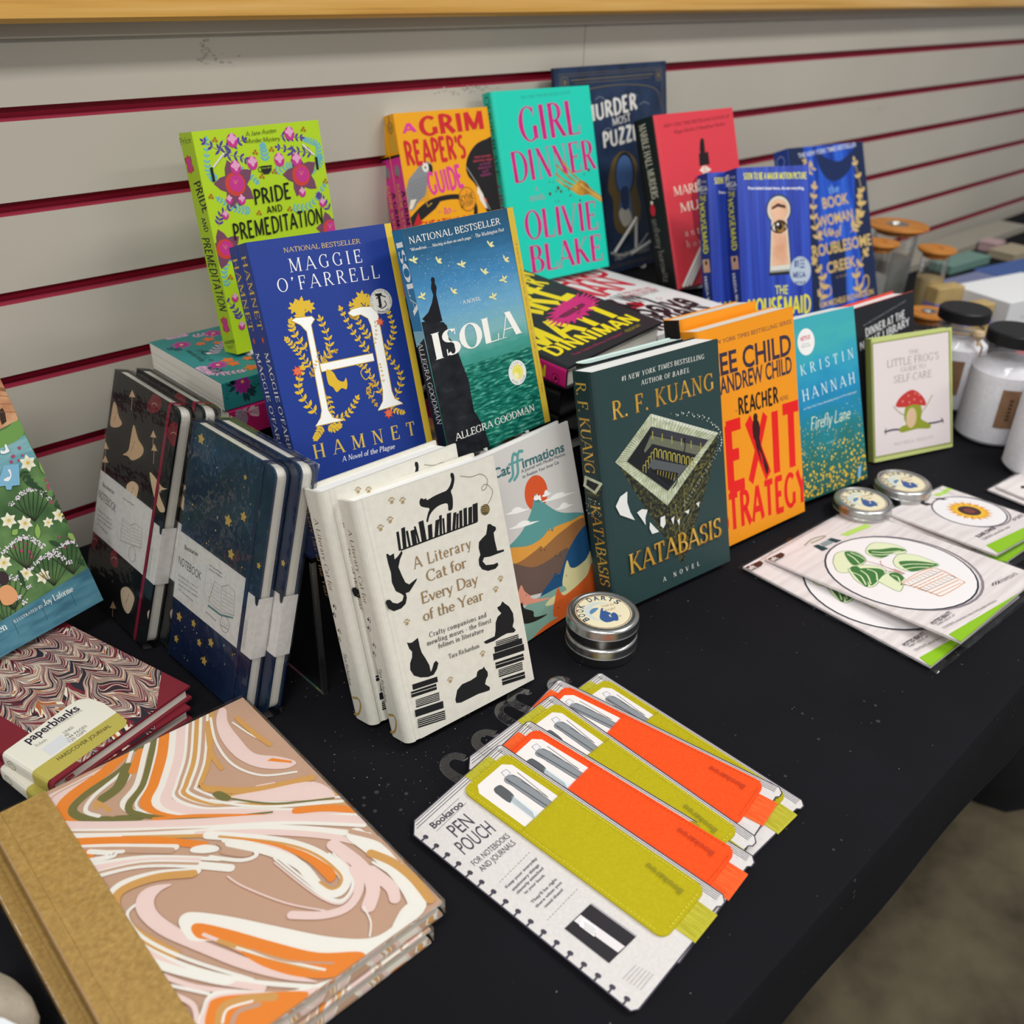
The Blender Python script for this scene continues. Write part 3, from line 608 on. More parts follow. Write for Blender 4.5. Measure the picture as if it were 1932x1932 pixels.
ART['lit'] = [
('q','#17171a',[(87.2,196.6),(89.4,195.2),(89.1,190.6),(86.3,185.1),(83.9,182.7),(84.3,177.9),(83.3,171.9),(81.7,168.5),(78.3,168.7),(78.3,174.3),(71.5,175.1),(65.7,173.5),(61,170.3),(58.1,165.8),(56.9,166.9),(59.6,172.3),(61.7,175.5),(57.7,177.6),(54.7,179.7),(54.2,182.5),(55.6,185),(57.3,185.1),(58.5,183.9),(60.7,184.1),(61.5,182.5),(68.1,183.6),(75.5,184.2),(80.1,184.6),(83.9,187.4),(86.3,191.4),(86.1,194.6)]),
('p','#17171a',[(28.1,152.3),(30.5,152.2),(31.7,166.9),(29.3,166.9)]),
('p','#17171a',[(31.9,152.2),(35.4,152.2),(37.6,168.4),(34.1,168.4)]),
('p','#17171a',[(37.1,152.2),(39.2,152.2),(39.5,165),(37.4,165)]),
('p','#17171a',[(40.6,152.2),(44.9,152.1),(45.6,164),(41.4,164)]),
('p','#17171a',[(45.9,152.1),(47.7,152.1),(46.8,166.1),(45,166.1)]),
('p','#17171a',[(49.1,152.1),(53.8,152.1),(54.4,168.4),(49.8,168.3)]),
('p','#17171a',[(55.4,152),(59.3,152),(61.3,163.3),(57.3,163.3)]),
('p','#17171a',[(60.8,152),(64.4,152),(68.5,164.8),(64.9,164.8)]),
('p','#17171a',[(65.7,152),(68.2,151.9),(71.5,167.3),(68.9,167.3)]),
('p','#17171a',[(69.3,151.9),(71.2,151.9),(73,164.3),(71.1,164.3)]),
('p','#17171a',[(72.6,151.9),(76.7,151.9),(80.2,166.6),(76.1,166.6)]),
('p','#17171a',[(77.8,151.9),(80.8,151.8),(85.1,165.4),(82.1,165.4)]),
('p','#17171a',[(81.6,151.8),(83.8,151.8),(87,163.9),(84.7,163.8)]),
('p','#17171a',[(84.9,151.8),(87.9,151.8),(90.7,165.3),(87.7,165.3)]),
('p','#17171a',[(89.1,151.8),(92.5,151.7),(95.4,165.9),(92,165.9)]),
('p','#17171a',[(93.6,151.7),(97.4,151.7),(100.5,165.2),(96.7,165.2)]),
('p','#17171a',[(98.2,151.7),(103.2,151.7),(106.2,166.5),(101.2,166.5)]),
('s','#17171a',1.2,[(29.9,152.3),(102.4,151.7)]),
('p','#17171a',[(17.1,153.2),(18.3,153.6),(20,151.4),(23.6,152),(23.1,147.3),(26.2,148.5),(30.4,151.7),(31,149.9),(27.6,145.7),(24.9,140.4),(26.1,133.8),(27.9,126.8),(30.7,124.2),(38.4,126.5),(37.6,124.8),(31.5,119.9),(29.3,118.4),(26.3,118.7),(26.3,114.7),(24.3,110.7),(19.9,108.5),(13.1,108.7),(8.9,112.7),(7.9,117.8),(9.1,119.4),(12,118.6),(13.8,115.5),(17.6,113.3),(22.1,114),(24.1,117.2),(22.6,119.3),(18.3,123.3),(16.7,130.9),(17.7,138.3),(17.1,146.3)]),
('p','#17171a',[(111.7,146.3),(114.4,145.9),(116.4,143.6),(119,141.9),(118.9,139.5),(116.1,137.9),(115.7,131.5),(116.1,124.7),(116.2,122.1),(123,121),(122.6,119.4),(108.1,119.9),(102.5,121.1),(100.3,118.5),(102.9,114.3),(110.4,112.4),(114.4,112.5),(114.7,110.1),(111.4,108.2),(103.7,109),(98.5,112.2),(96.4,116.6),(97,121.3),(99.4,124.6),(99.1,130.5),(100.4,135),(104.1,137),(108.5,138.8),(110.2,142.4)]),
('p','#17171a',[(18.1,80.7),(20,79.5),(22.5,78.9),(28.2,80.5),(28.3,76.9),(28.2,72.8),(28.8,67.6),(31,61.7),(33,55),(33,49.2),(34.8,50.9),(37.2,54.9),(39.7,56),(41.3,53.2),(39,49.1),(35.1,45.8),(30,46),(23.3,48.5),(17.9,52.5),(15.8,58.4),(17,63.6),(19.7,67.4),(20.8,71.8),(18.9,75.1)]),
('p','#17171a',[(49.5,17.2),(53,24.2),(58.5,26.9),(67.1,26.5),(73.2,27.3),(75,30.9),(77.2,31.7),(80,31.3),(82.3,32.4),(82.8,30.1),(84.6,26.7),(84.2,23.3),(81.7,20.9),(79.9,17.4),(83.9,12.9),(83.3,10.5),(79.4,10.9),(71.7,12.2),(61.9,12.3),(54.1,12.4),(49.7,14)]),
('p','#17171a',[(105.8,76),(109.3,76.4),(112,79.1),(114,76.3),(117.6,72.3),(120.2,65.2),(119.7,58.4),(117.3,54.2),(119.9,49.9),(117.6,48.8),(110.7,50.7),(104.6,50.6),(96.2,49.6),(88.4,50.3),(86.5,52.8),(89,53.1),(98.1,53.2),(100,57.6),(101.5,64),(104.4,68),(108.8,69.7),(106.6,73.1)]),
('p','#17171a',[(98,48.4),(121.6,45.5),(121.3,40),(97.6,43)]),
('s','#e9e6da',0.35,[(97.4,47.6),(123,43.9)]),
('s','#e9e6da',0.35,[(97.1,46.2),(122.6,42.4)]),
('s','#e9e6da',0.35,[(96.7,44.7),(122.3,41)]),
('p','#17171a',[(95.5,44.6),(124.4,40.9),(124.1,35.7),(95.2,39.5)]),
('p','#17171a',[(93.1,39.3),(125.2,35.1),(124.8,29.3),(92.6,33.6)]),
('p','#17171a',[(93.6,31),(123,27),(122.7,21.4),(93.2,25.6)]),
('s','#e9e6da',0.35,[(92.8,28.9),(124.1,24.1)]),
('p','#17171a',[(95.3,23.9),(120.3,20.4),(119.6,13.5),(94.6,17.2)]),
('s','#e9e6da',0.35,[(94.7,23.1),(121.6,18.8)]),
('s','#e9e6da',0.35,[(94.4,21.7),(121.3,17.3)]),
('s','#e9e6da',0.35,[(94.1,20.3),(121,15.9)]),
('s','#e9e6da',0.35,[(93.8,18.9),(120.7,14.5)]),
('p','#17171a',[(96.9,14.7),(120.8,11.2),(120.4,5.2),(96.4,8.9)]),
('s','#e9e6da',0.35,[(96,12.5),(121.9,8.1)]),
('p','#17171a',[(14.6,46.2),(37.6,43.1),(37.3,38.6),(14.3,41.7)]),
('p','#17171a',[(12.1,41),(35.4,37.8),(35,32.9),(11.7,36.2)]),
('s','#e9e6da',0.35,[(11.3,39.2),(36.3,35.2)]),
('p','#17171a',[(14.5,32.9),(36.3,29.8),(35.5,23.3),(13.7,26.6)]),
('s','#e9e6da',0.35,[(13.9,32.1),(37.5,28.2)]),
('s','#e9e6da',0.35,[(13.6,30.8),(37.1,26.9)]),
('s','#e9e6da',0.35,[(13.3,29.5),(36.8,25.6)]),
('s','#e9e6da',0.35,[(13,28.2),(36.5,24.2)]),
('p','#17171a',[(11.9,25.2),(38.1,21.3),(37.4,15.4),(11.3,19.4)]),
('p','#17171a',[(12.5,17),(38,13),(37,5.5),(11.5,9.7)]),
('s','#e9e6da',0.35,[(11.9,16.1),(39.1,11.3)]),
('s','#e9e6da',0.35,[(11.5,14.6),(38.8,9.7)]),
('s','#e9e6da',0.35,[(11.2,13),(38.4,8.2)]),
('s','#e9e6da',0.35,[(10.8,11.5),(38,6.6)]),
('w','#a58c60',31.1,191.2,3.3,-0.1),
('w','#a58c60',40.2,188.4,3.3,-0.1),
('w','#a58c60',17.2,174.2,3.3,-0.1),
('w','#a58c60',26.4,177.5,3.3,-0.1),
('w','#a58c60',21.7,96.1,3.3,-0.1),
('w','#a58c60',83.2,43.5,3.3,-0.1),
('w','#a58c60',48.5,35.1,3.3,-0.1),
('w','#a58c60',107.6,91.2,3.3,-0.1),
('w','#a58c60',114.2,98.1,3.3,-0.1),
('c','#6a5a3a',0.35,[(94.8,192),(104.4,188.5),(113.8,188.1),(119.3,182.5),(116.9,176),(113.1,174.7),(113,177.6),(117.5,178.6),(122.3,172),(119.6,166.3),(114.7,162.1)]),
('e','#5a4c30',112,158.9,4.4,4.4,0),
('c','#b5a070',0.3,[(108.4,162.5),(111.9,162.5),(116.2,158.9)]),
('c','#b5a070',0.3,[(108,161),(111.5,161),(115.9,158)]),
('c','#b5a070',0.3,[(107.7,159.5),(111.2,159.5),(115.7,157.1)]),
('c','#b5a070',0.3,[(107.4,158),(110.9,158),(115.5,156.2)]),
('t','#8f7550','A Literary','old',37.6,134.3,92.5,132.8,9.2),
('t','#8f7550','Cat for','old',46.2,120.4,84.6,119.1,9.1),
('t','#8f7550','Every Day','old',37.3,105.4,92.3,102.4,9.1),
('t','#8f7550','of the Year','old',36,91.3,94.4,87.5,8.8),
('t','#17171a','Crafty companions and','old',38.2,76.7,93.8,72.5,4.2),
('t','#17171a','mewling muses - the finest','old',34.5,71,97.3,66.1,4.2),
('t','#17171a','felines in literature','old',44,64.7,88.2,61,4.2),
('t','#3a3830','Tara Richardson','old',51.1,52.7,81.4,50.1,3.9)]
ART['lit_s'] = [
('t','#755a38','A Literary Cat for','old',10.1,176.4,9.2,116,6.2),
('t','#755a38','Every Day of the Year','old',-0.1,181.3,-0.3,108.9,6),
('w','#17171a',11,102.8,3.2,-1.6),
('w','#17171a',7.7,95.1,3.2,-1.6),
('w','#6a5a40',9.8,81.1,3.2,-1.6),
('w','#6a5a40',6.8,73.3,3.2,-1.6),
('t','#3a3830','Tara Richardson','old',8.3,61.3,6,31.2,4.4),
('c','#b0904e',2.2,[(7.7,19.8),(15.8,21.5),(17.4,16.1),(11.2,6.3),(3.9,3)])]
ART['hamnet'] = [
('p','#e6c440',[(125,0),(131.5,0),(131.5,202.7),(125,202.7)]),
('t','#d9b86a','NATIONAL BESTSELLER','old',29.7,190.9,99.3,189.6,3.9),
('t','#f6f4ee','MAGGIE','lite',31.4,175.1,97.6,174.2,10.7),
('t','#f6f4ee',"O'FARRELL",'lite',17.7,160.9,110.9,159.1,10.9),
('t','#e0be4e','HAMNET','ser',16.6,21.9,116.4,19.4,12.1),
('t','#f6f4ee','A Novel of the Plague','old',40.8,13.4,92.5,12.3,4.6,0.18),
('v','#e2ba34',[(30.9,111.2),(23,128.6),(23.4,137.1)],7,6,2.5,0.9),
('v','#e2ba34',[(30.9,96.8),(22.7,112.8),(15.9,123.6)],9,5.2,2,0.9),
('v','#e2ba34',[(37.6,95.4),(51.9,110.5),(48.7,134.4)],9,7.2,2.2,0.9),
('v','#c79a28',[(29.1,89.1),(38.4,98.5),(56.3,106.4)],7,4.7,1.9,0.9),
('v','#e2ba34',[(86.7,99),(75.6,119.2),(68.6,139.8)],8,5.2,2.3,0.9),
('v','#e2ba34',[(90.2,109.9),(82.7,126.1),(78.9,141.3)],8,5.2,2.2,0.9),
('v','#e2ba34',[(102.5,97.6),(113.9,112.3),(112.6,129.2)],8,5.2,2.2,0.9),
('v','#e2ba34',[(96.4,49.4),(112.6,71.8),(102,95.2)],10,6,2.2,0.9),
('v','#e2ba34',[(90.4,61.1),(81.6,84.9),(73.3,93.3)],8,5.2,2,0.9),
('v','#e2ba34',[(27.1,58.4),(16.6,80.4),(23.5,98.3)],8,6.5,2.9,0.9),
('v','#e2ba34',[(39.2,72.2),(41.4,58.5),(35.7,49.8)],7,4.7,2,0.9),
('v','#e2ba34',[(37.4,49.4),(54.5,52.2),(66.8,63.7)],8,5.7,2.3,0.9),
('v','#e2ba34',[(29.9,47.8),(25,42.3),(21.5,39)],6,5.2,2.3,0.9),
('v','#e2ba34',[(35,46.6),(39.5,43),(45.3,44.2)],6,5.2,2.3,0.9),
('v','#e2ba34',[(94.4,53.3),(100.3,45.1),(107.4,41.7)],6,4.7,2,0.9),
('v','#c79a28',[(87.9,75.2),(78.4,67.1),(83,54.2)],7,4.4,1.9,0.9),
('f','#e2ba34',34.5,147.8,8,7,0.4),
('f','#e2ba34',28.4,147.2,6,7,0.4),
('f','#e2ba34',41,146,6,7,0.4),
('f','#e2ba34',31.9,140.4,6,7,0.4),
('f','#e2ba34',89.9,145.2,7,7,0.4),
('f','#e2ba34',95.7,141.9,6,7,0.4),
('f','#e2ba34',84.4,141.3,6,7,0.4),
('e','#b48c28',79.2,133.2,4.2,4.2,0),
('e','#e8d48a',77.3,134.3,1.4,1.4,0),
('e','#e8d48a',82.4,134,1.4,1.4,0),
('c','#e2ba34',0.8,[(82.7,89.7),(75,84.6),(78,77.3),(83.6,81.2),(80.7,85.1)]),
('c','#e2ba34',0.8,[(83.5,72.8),(76.6,67.5),(80.9,61.4),(83.8,65.9)]),
('s','#c9a53c',1.3,[(23.5,137.6),(27.6,138.8),(41.6,137.6),(43.3,135.3),(39.2,131.2),(37.9,59.3),(40.7,52),(50.2,48.1),(23.9,48.9),(30,54.5),(32.5,60.5),(34.6,126.5),(30.5,132.8),(23.5,137.6)]),
('s','#c9a53c',1.3,[(74.7,134.8),(78.9,137.3),(86.4,138),(100.9,136.1),(101.8,127.7),(100.3,62.4),(101.8,55.2),(108.8,49.6),(83.7,48.9),(90.3,55.6),(92.2,64.1),(93.6,120.9),(92,127.8),(86,132.1),(78.5,131.7),(74.7,134.8)]),
('s','#c9a53c',1.3,[(39.7,98.3),(89.6,97.6),(89.7,91.7),(39.7,92.1),(39.7,98.3)]),
('p','#fbfaf4',[(23.5,137.6),(27.6,138.8),(41.6,137.6),(43.3,135.3),(39.2,131.2),(37.9,59.3),(40.7,52),(50.2,48.1),(23.9,48.9),(30,54.5),(32.5,60.5),(34.6,126.5),(30.5,132.8)]),
('p','#fbfaf4',[(74.7,134.8),(78.9,137.3),(86.4,138),(100.9,136.1),(101.8,127.7),(100.3,62.4),(101.8,55.2),(108.8,49.6),(83.7,48.9),(90.3,55.6),(92.2,64.1),(93.6,120.9),(92,127.8),(86,132.1),(78.5,131.7)]),
('p','#fbfaf4',[(39.7,98.3),(89.6,97.6),(89.7,91.7),(39.7,92.1)]),
('v','#cfa93a',[(31.9,93.4),(35.8,99),(40.6,107.8)],6,2.6,0.9,0.9),
('v','#cfa93a',[(92.7,104.5),(96.7,113.7),(98,123.4)],6,2.4,0.9,0.9),
('v','#cfa93a',[(94.4,70.5),(94.8,80.6),(94.5,87.4)],5,2.4,0.9,0.9),
('q','#e2ba34',[(44,92.5),(49.6,89.7),(52.5,82.6),(57.3,79.9),(60.1,82.6),(60.4,77.6),(58.4,73),(54.3,74.8),(49.2,72.5),(46.7,77.2),(43.2,81.2)]),
('f','#d8552f',18.7,96.5,5,7,0),
('e','#e8714a',18.7,96.5,2.75,2.75,0),
('f','#d8552f',93.3,44.1,5,7,0),
('e','#e8714a',93.3,44.1,2.75,2.75,0),
('f','#d8552f',102.5,122.7,4,7,0),
('e','#e8714a',102.5,122.7,2.2,2.2,0),
('e','#e3e1d8',107.4,139.7,10.6,10.6,0),
('o','#8d8c86',107.4,139.7,10,10,0.25),
('t','#1b1b1f','T','fat',102,135.1,111,134.8,10.8),
('c','#1b1b1f',0.9,[(103.2,142.3),(107.5,144.6),(112.7,142.4)]),
('c','#1b1b1f',0.8,[(110.6,139.8),(111.7,136),(107,133.8),(103.4,136.4)]),
('t','#3a3a3c','T','sans',99.8,136.4,99.4,137.3,1.3,0,'stretch'),
('t','#3a3a3c','h','sans',99.4,137.5,99.2,138.4,1.3,0,'stretch'),
('t','#3a3a3c','e','sans',99.2,138.6,99.1,139.4,1.3,0,'stretch'),
('t','#3a3a3c','N','sans',99.2,140.7,99.3,141.6,1.3,0,'stretch'),
('t','#3a3a3c','e','sans',99.4,141.8,99.6,142.7,1.3,0,'stretch'),
('t','#3a3a3c','w','sans',99.7,142.9,100.1,143.7,1.3,0,'stretch'),
('t','#3a3a3c','Y','sans',100.8,144.8,101.4,145.5,1.3,0,'stretch'),
('t','#3a3a3c','o','sans',101.5,145.6,102.2,146.2,1.3,0,'stretch'),
('t','#3a3a3c','r','sans',102.4,146.3,103.1,146.8,1.3,0,'stretch'),
('t','#3a3a3c','k','sans',103.3,146.9,104.1,147.3,1.3,0,'stretch'),
('t','#3a3a3c','T','sans',105.3,147.8,106.2,147.9,1.3,0,'stretch'),
('t','#3a3a3c','i','sans',106.4,147.9,107.3,148,1.3,0,'stretch'),
('t','#3a3a3c','m','sans',107.5,148,108.4,147.9,1.3,0,'stretch'),
('t','#3a3a3c','e','sans',108.6,147.9,109.5,147.8,1.3,0,'stretch'),
('t','#3a3a3c','s','sans',109.7,147.7,110.5,147.4,1.3,0,'stretch'),
('t','#3a3a3c','B','sans',111.7,146.8,112.4,146.3,1.3,0,'stretch'),
('t','#3a3a3c','o','sans',112.6,146.2,113.3,145.6,1.3,0,'stretch'),
('t','#3a3a3c','o','sans',113.4,145.5,114,144.8,1.3,0,'stretch'),
('t','#3a3a3c','k','sans',114.1,144.6,114.6,143.8,1.3,0,'stretch'),
('t','#3a3a3c','R','sans',115.2,142.7,115.4,141.8,1.3,0,'stretch'),
('t','#3a3a3c','e','sans',115.5,141.6,115.7,140.7,1.3,0,'stretch'),
('t','#3a3a3c','v','sans',115.7,140.6,115.7,139.6,1.3,0,'stretch'),
('t','#3a3a3c','i','sans',115.7,139.4,115.6,138.6,1.3,0,'stretch'),
('t','#3a3a3c','e','sans',115.6,138.4,115.4,137.5,1.3,0,'stretch'),
('t','#3a3a3c','w','sans',115.4,137.3,115,136.4,1.3,0,'stretch'),
('t','#3a3a3c','1','sans',101.7,132.2,102.3,131.8,1.2,0,'stretch'),
('t','#3a3a3c','0','sans',102.1,131.9,102.8,131.5,1.2,0,'stretch'),
('t','#3a3a3c','B','sans',103.1,131.3,103.9,131,1.2,0,'stretch'),
('t','#3a3a3c','e','sans',103.6,131.1,104.4,130.8,1.2,0,'stretch'),
('t','#3a3a3c','s','sans',104.2,130.9,105,130.6,1.2,0,'stretch'),
('t','#3a3a3c','t','sans',104.7,130.7,105.5,130.5,1.2,0,'stretch'),
('t','#3a3a3c','B','sans',105.8,130.4,106.7,130.3,1.2,0,'stretch'),
('t','#3a3a3c','o','sans',106.4,130.3,107.2,130.3,1.2,0,'stretch'),
('t','#3a3a3c','o','sans',107,130.3,107.8,130.3,1.2,0,'stretch'),
('t','#3a3a3c','k','sans',107.5,130.3,108.4,130.3,1.2,0,'stretch'),
('t','#3a3a3c','s','sans',108.1,130.3,109,130.4,1.2,0,'stretch'),
('t','#3a3a3c','o','sans',109.3,130.5,110.1,130.7,1.2,0,'stretch'),
('t','#3a3a3c','f','sans',109.8,130.6,110.6,130.9,1.2,0,'stretch'),
('t','#3a3a3c','2','sans',110.9,131,111.7,131.3,1.2,0,'stretch'),
('t','#3a3a3c','0','sans',111.4,131.2,112.2,131.6,1.2,0,'stretch'),
('t','#3a3a3c','2','sans',112,131.5,112.7,131.9,1.2,0,'stretch'),
('t','#3a3a3c','0','sans',112.5,131.8,113.1,132.2,1.2,0,'stretch')]
ART['hamnet_s'] = [
('t','#e0be4e','HAMNET','ser',3.6,193.8,3.6,134.1,10.5),
('f','#d8552f',8.9,126,3,6,0),
('t','#f6f4ee',"MAGGIE O'FARRELL",'ser',5.4,115.9,9,14.4,8.5)]
ART['isola'] = [
('p','@sea_ripples',[(30.9,78.2),(130,75.6),(137.7,-2.6),(40.5,-10.8),(-4.8,-1.5)]),
('d','#cfe0e4',30,95,120,165,420,0.12,0.3,3),
('d','#d8e6ea',10,120,50,190,200,0.1,0.3,5),
('p','@cliff_rock',[(-14.8,125),(-7.1,125.8),(5.6,125.3),(24.2,120.6),(27.6,116.5),(26.7,106.6),(32.9,98.3),(36.1,80.3),(39.6,65.4),(38.7,37.2),(46.4,20.5),(50.3,-6.5),(45.5,-29.3),(-7.5,-11.4)]),
('p','#15161c',[(20.1,155.4),(23.5,155.1),(24.8,150.3),(22.7,144.9),(23,135.8),(23.6,121.7),(15.5,121.5),(6.3,123.8),(2,127.9),(10.1,131.9),(16.2,138.9),(19.3,144.8),(18.4,150.7)]),
('e','#15161c',22.3,156.9,2.2,2.6,0),
('l','#e6dfa0',6,176.3,1,178.1,2.1),
('l','#e6dfa0',6,176.3,11.4,177.5,2.1),
('l','#e6dfa0',6,176.3,7.5,180.1,2.1),
('l','#e6dfa0',4.3,176.5,9.4,173.4,1.8),
('l','#e6dfa0',31.6,171.5,30.8,175.7,2.1),
('l','#e6dfa0',31.6,171.5,36.3,168.6,2.1),
('l','#e6dfa0',31.6,171.5,36.9,172.6,2.1),
('l','#e6dfa0',30.9,172.7,33.2,168.9,1.8),
('l','#e6dfa0',57.6,163.7,52.1,165.6,2.1),
('l','#e6dfa0',57.6,163.7,63.5,165,2.1),
('l','#e6dfa0',57.6,163.7,59.1,167.7,2.1),
('l','#e6dfa0',55.8,164,61.4,160.7,1.8),
('l','#e6dfa0',81.7,153,78.5,156.9,2.1),
('l','#e6dfa0',81.7,153,88,151.5,2.1),
('l','#e6dfa0',81.7,153,86.4,155.6,2.1),
('l','#e6dfa0',80.4,154,84.9,150,1.8),
('l','#e6dfa0',94.8,174.8,92.6,179,2.1),
('l','#e6dfa0',94.8,174.8,100.7,172.6,2.1),
('l','#e6dfa0',94.8,174.8,100.2,176.8,2.1),
('l','#e6dfa0',93.7,175.9,97.4,172,1.8),
('l','#e6dfa0',110.3,159.1,109.2,163.6,2.1),
('l','#e6dfa0',110.3,159.1,115.7,156,2.1),
('l','#e6dfa0',110.3,159.1,116.3,160.2,2.1),
('l','#e6dfa0',109.5,160.4,112.3,156.3,1.8),
('l','#e6dfa0',104.5,141.9,98.1,142.3,2.1),
('l','#e6dfa0',104.5,141.9,109.5,144.9,2.1),
('l','#e6dfa0',104.5,141.9,103.6,146.4,2.1),
('l','#e6dfa0',102.6,141.7,108.3,138.8,1.8),
('l','#e6dfa0',87.6,129.6,81.4,130.5,2.1),
('l','#e6dfa0',87.6,129.6,92.9,132.1,2.1),
('l','#e6dfa0',87.6,129.6,87.4,134,2.1),
('l','#e6dfa0',85.8,129.5,91.5,126.4,1.8),
('l','#e6dfa0',41.3,143.4,39.9,147.7,2.1),
('l','#e6dfa0',41.3,143.4,46.5,140.7,2.1),
('l','#e6dfa0',41.3,143.4,46.6,144.8,2.1),
('l','#e6dfa0',40.5,144.6,43.4,140.7,1.8),
('l','#e6dfa0',7.1,145.9,1.5,146.3,2.1),
('l','#e6dfa0',7.1,145.9,11.4,148.7,2.1),
('l','#e6dfa0',7.1,145.9,6.4,150,2.1),
('l','#e6dfa0',5.4,145.7,10.2,143,1.8),
('t','#f6f4ee','NATIONAL BESTSELLER','old',5.1,189.8,113,190.2,5.6),
('t','#f6f4ee','"Wondrous . . . blazing action on each page."','old',3.9,183.9,76.1,183.3,2.6,0.15),
('t','#f6f4ee','-The Washington Post','old',78,183.3,115.5,183.7,3.2,0.15),
('t','#f6f4ee','A NOVEL','old',50.2,130.6,72,129.9,3.3),
('t','#f6f4ee','ISOLA','did',6.5,91.1,114.9,90.9,22.5,0,'stretch'),
('t','#f6f4ee','ALLEGRA GOODMAN','old',10.7,16.9,113.9,15.9,6.4),
('p','#d6b53e',[(123.9,0),(131.9,0),(131.9,202.8),(123.9,202.8)]),
('t','#2b3a3a','"A feminist castaway tale about love, faith, and self-actualization." -Time','old',127.3,172.8,127.3,30,1.9),
('e','#efeeea',100,56.5,11.6,11.6,0),
('e','#efe45a',100.4,57,7,7,0),
('e','#f8f4c0',97.5,53.7,3.6,3.6,0),
('o','#f4efa0',100.4,57,5,5,0.8),
('t','#3c4a44','R','sans',93.1,61.4,94,62.4,1.9,0,'stretch'),
('t','#3c4a44','E','sans',94.8,63.1,95.9,63.9,1.9,0,'stretch'),
('t','#3c4a44','E','sans',97,64.4,98.2,64.7,1.9,0,'stretch'),
('t','#3c4a44','S','sans',99.3,64.9,100.7,64.9,1.9,0,'stretch'),
('t','#3c4a44','E','sans',101.8,64.7,103,64.4,1.9,0,'stretch'),
('t','#3c4a44',"'",'sans',104.1,63.9,105.2,63.1,1.9,0,'stretch'),
('t','#3c4a44','S','sans',106,62.4,106.9,61.4,1.9,0,'stretch'),
('t','#3c4a44','B','sans',91.3,51.2,92,50.1,1.9,0,'stretch'),
('t','#3c4a44','O','sans',92.8,49.3,93.8,48.4,1.9,0,'stretch'),
('t','#3c4a44','O','sans',94.7,47.8,95.9,47.1,1.9,0,'stretch'),
('t','#3c4a44','K','sans',96.9,46.8,98.2,46.4,1.9,0,'stretch'),
('t','#3c4a44','C','sans',101.8,46.4,103.1,46.8,1.9,0,'stretch'),
('t','#3c4a44','L','sans',104.1,47.1,105.3,47.8,1.9,0,'stretch'),
('t','#3c4a44','U','sans',106.2,48.4,107.2,49.3,1.9,0,'stretch'),
('t','#3c4a44','B','sans',108,50.1,108.7,51.2,1.9,0,'stretch')]
ART['isola_s'] = [
('p','#2f78a6',[(0,118),(13.1,118),(13.1,202.8),(0,202.8)]),
('p','#7fb0c0',[(0,104),(13.1,112),(13.1,118),(0,118)]),
('t','#f6f4ee','ISOLA','did',2.2,193.3,6.2,131.1,8.5,0,'stretch'),
('t','#d8d8d4','ALLEGRA GOODMAN','old',2.3,108,6,34.9,6.5),
('o','#8a8a84',6.6,9,3.4,3.4,0.4)]
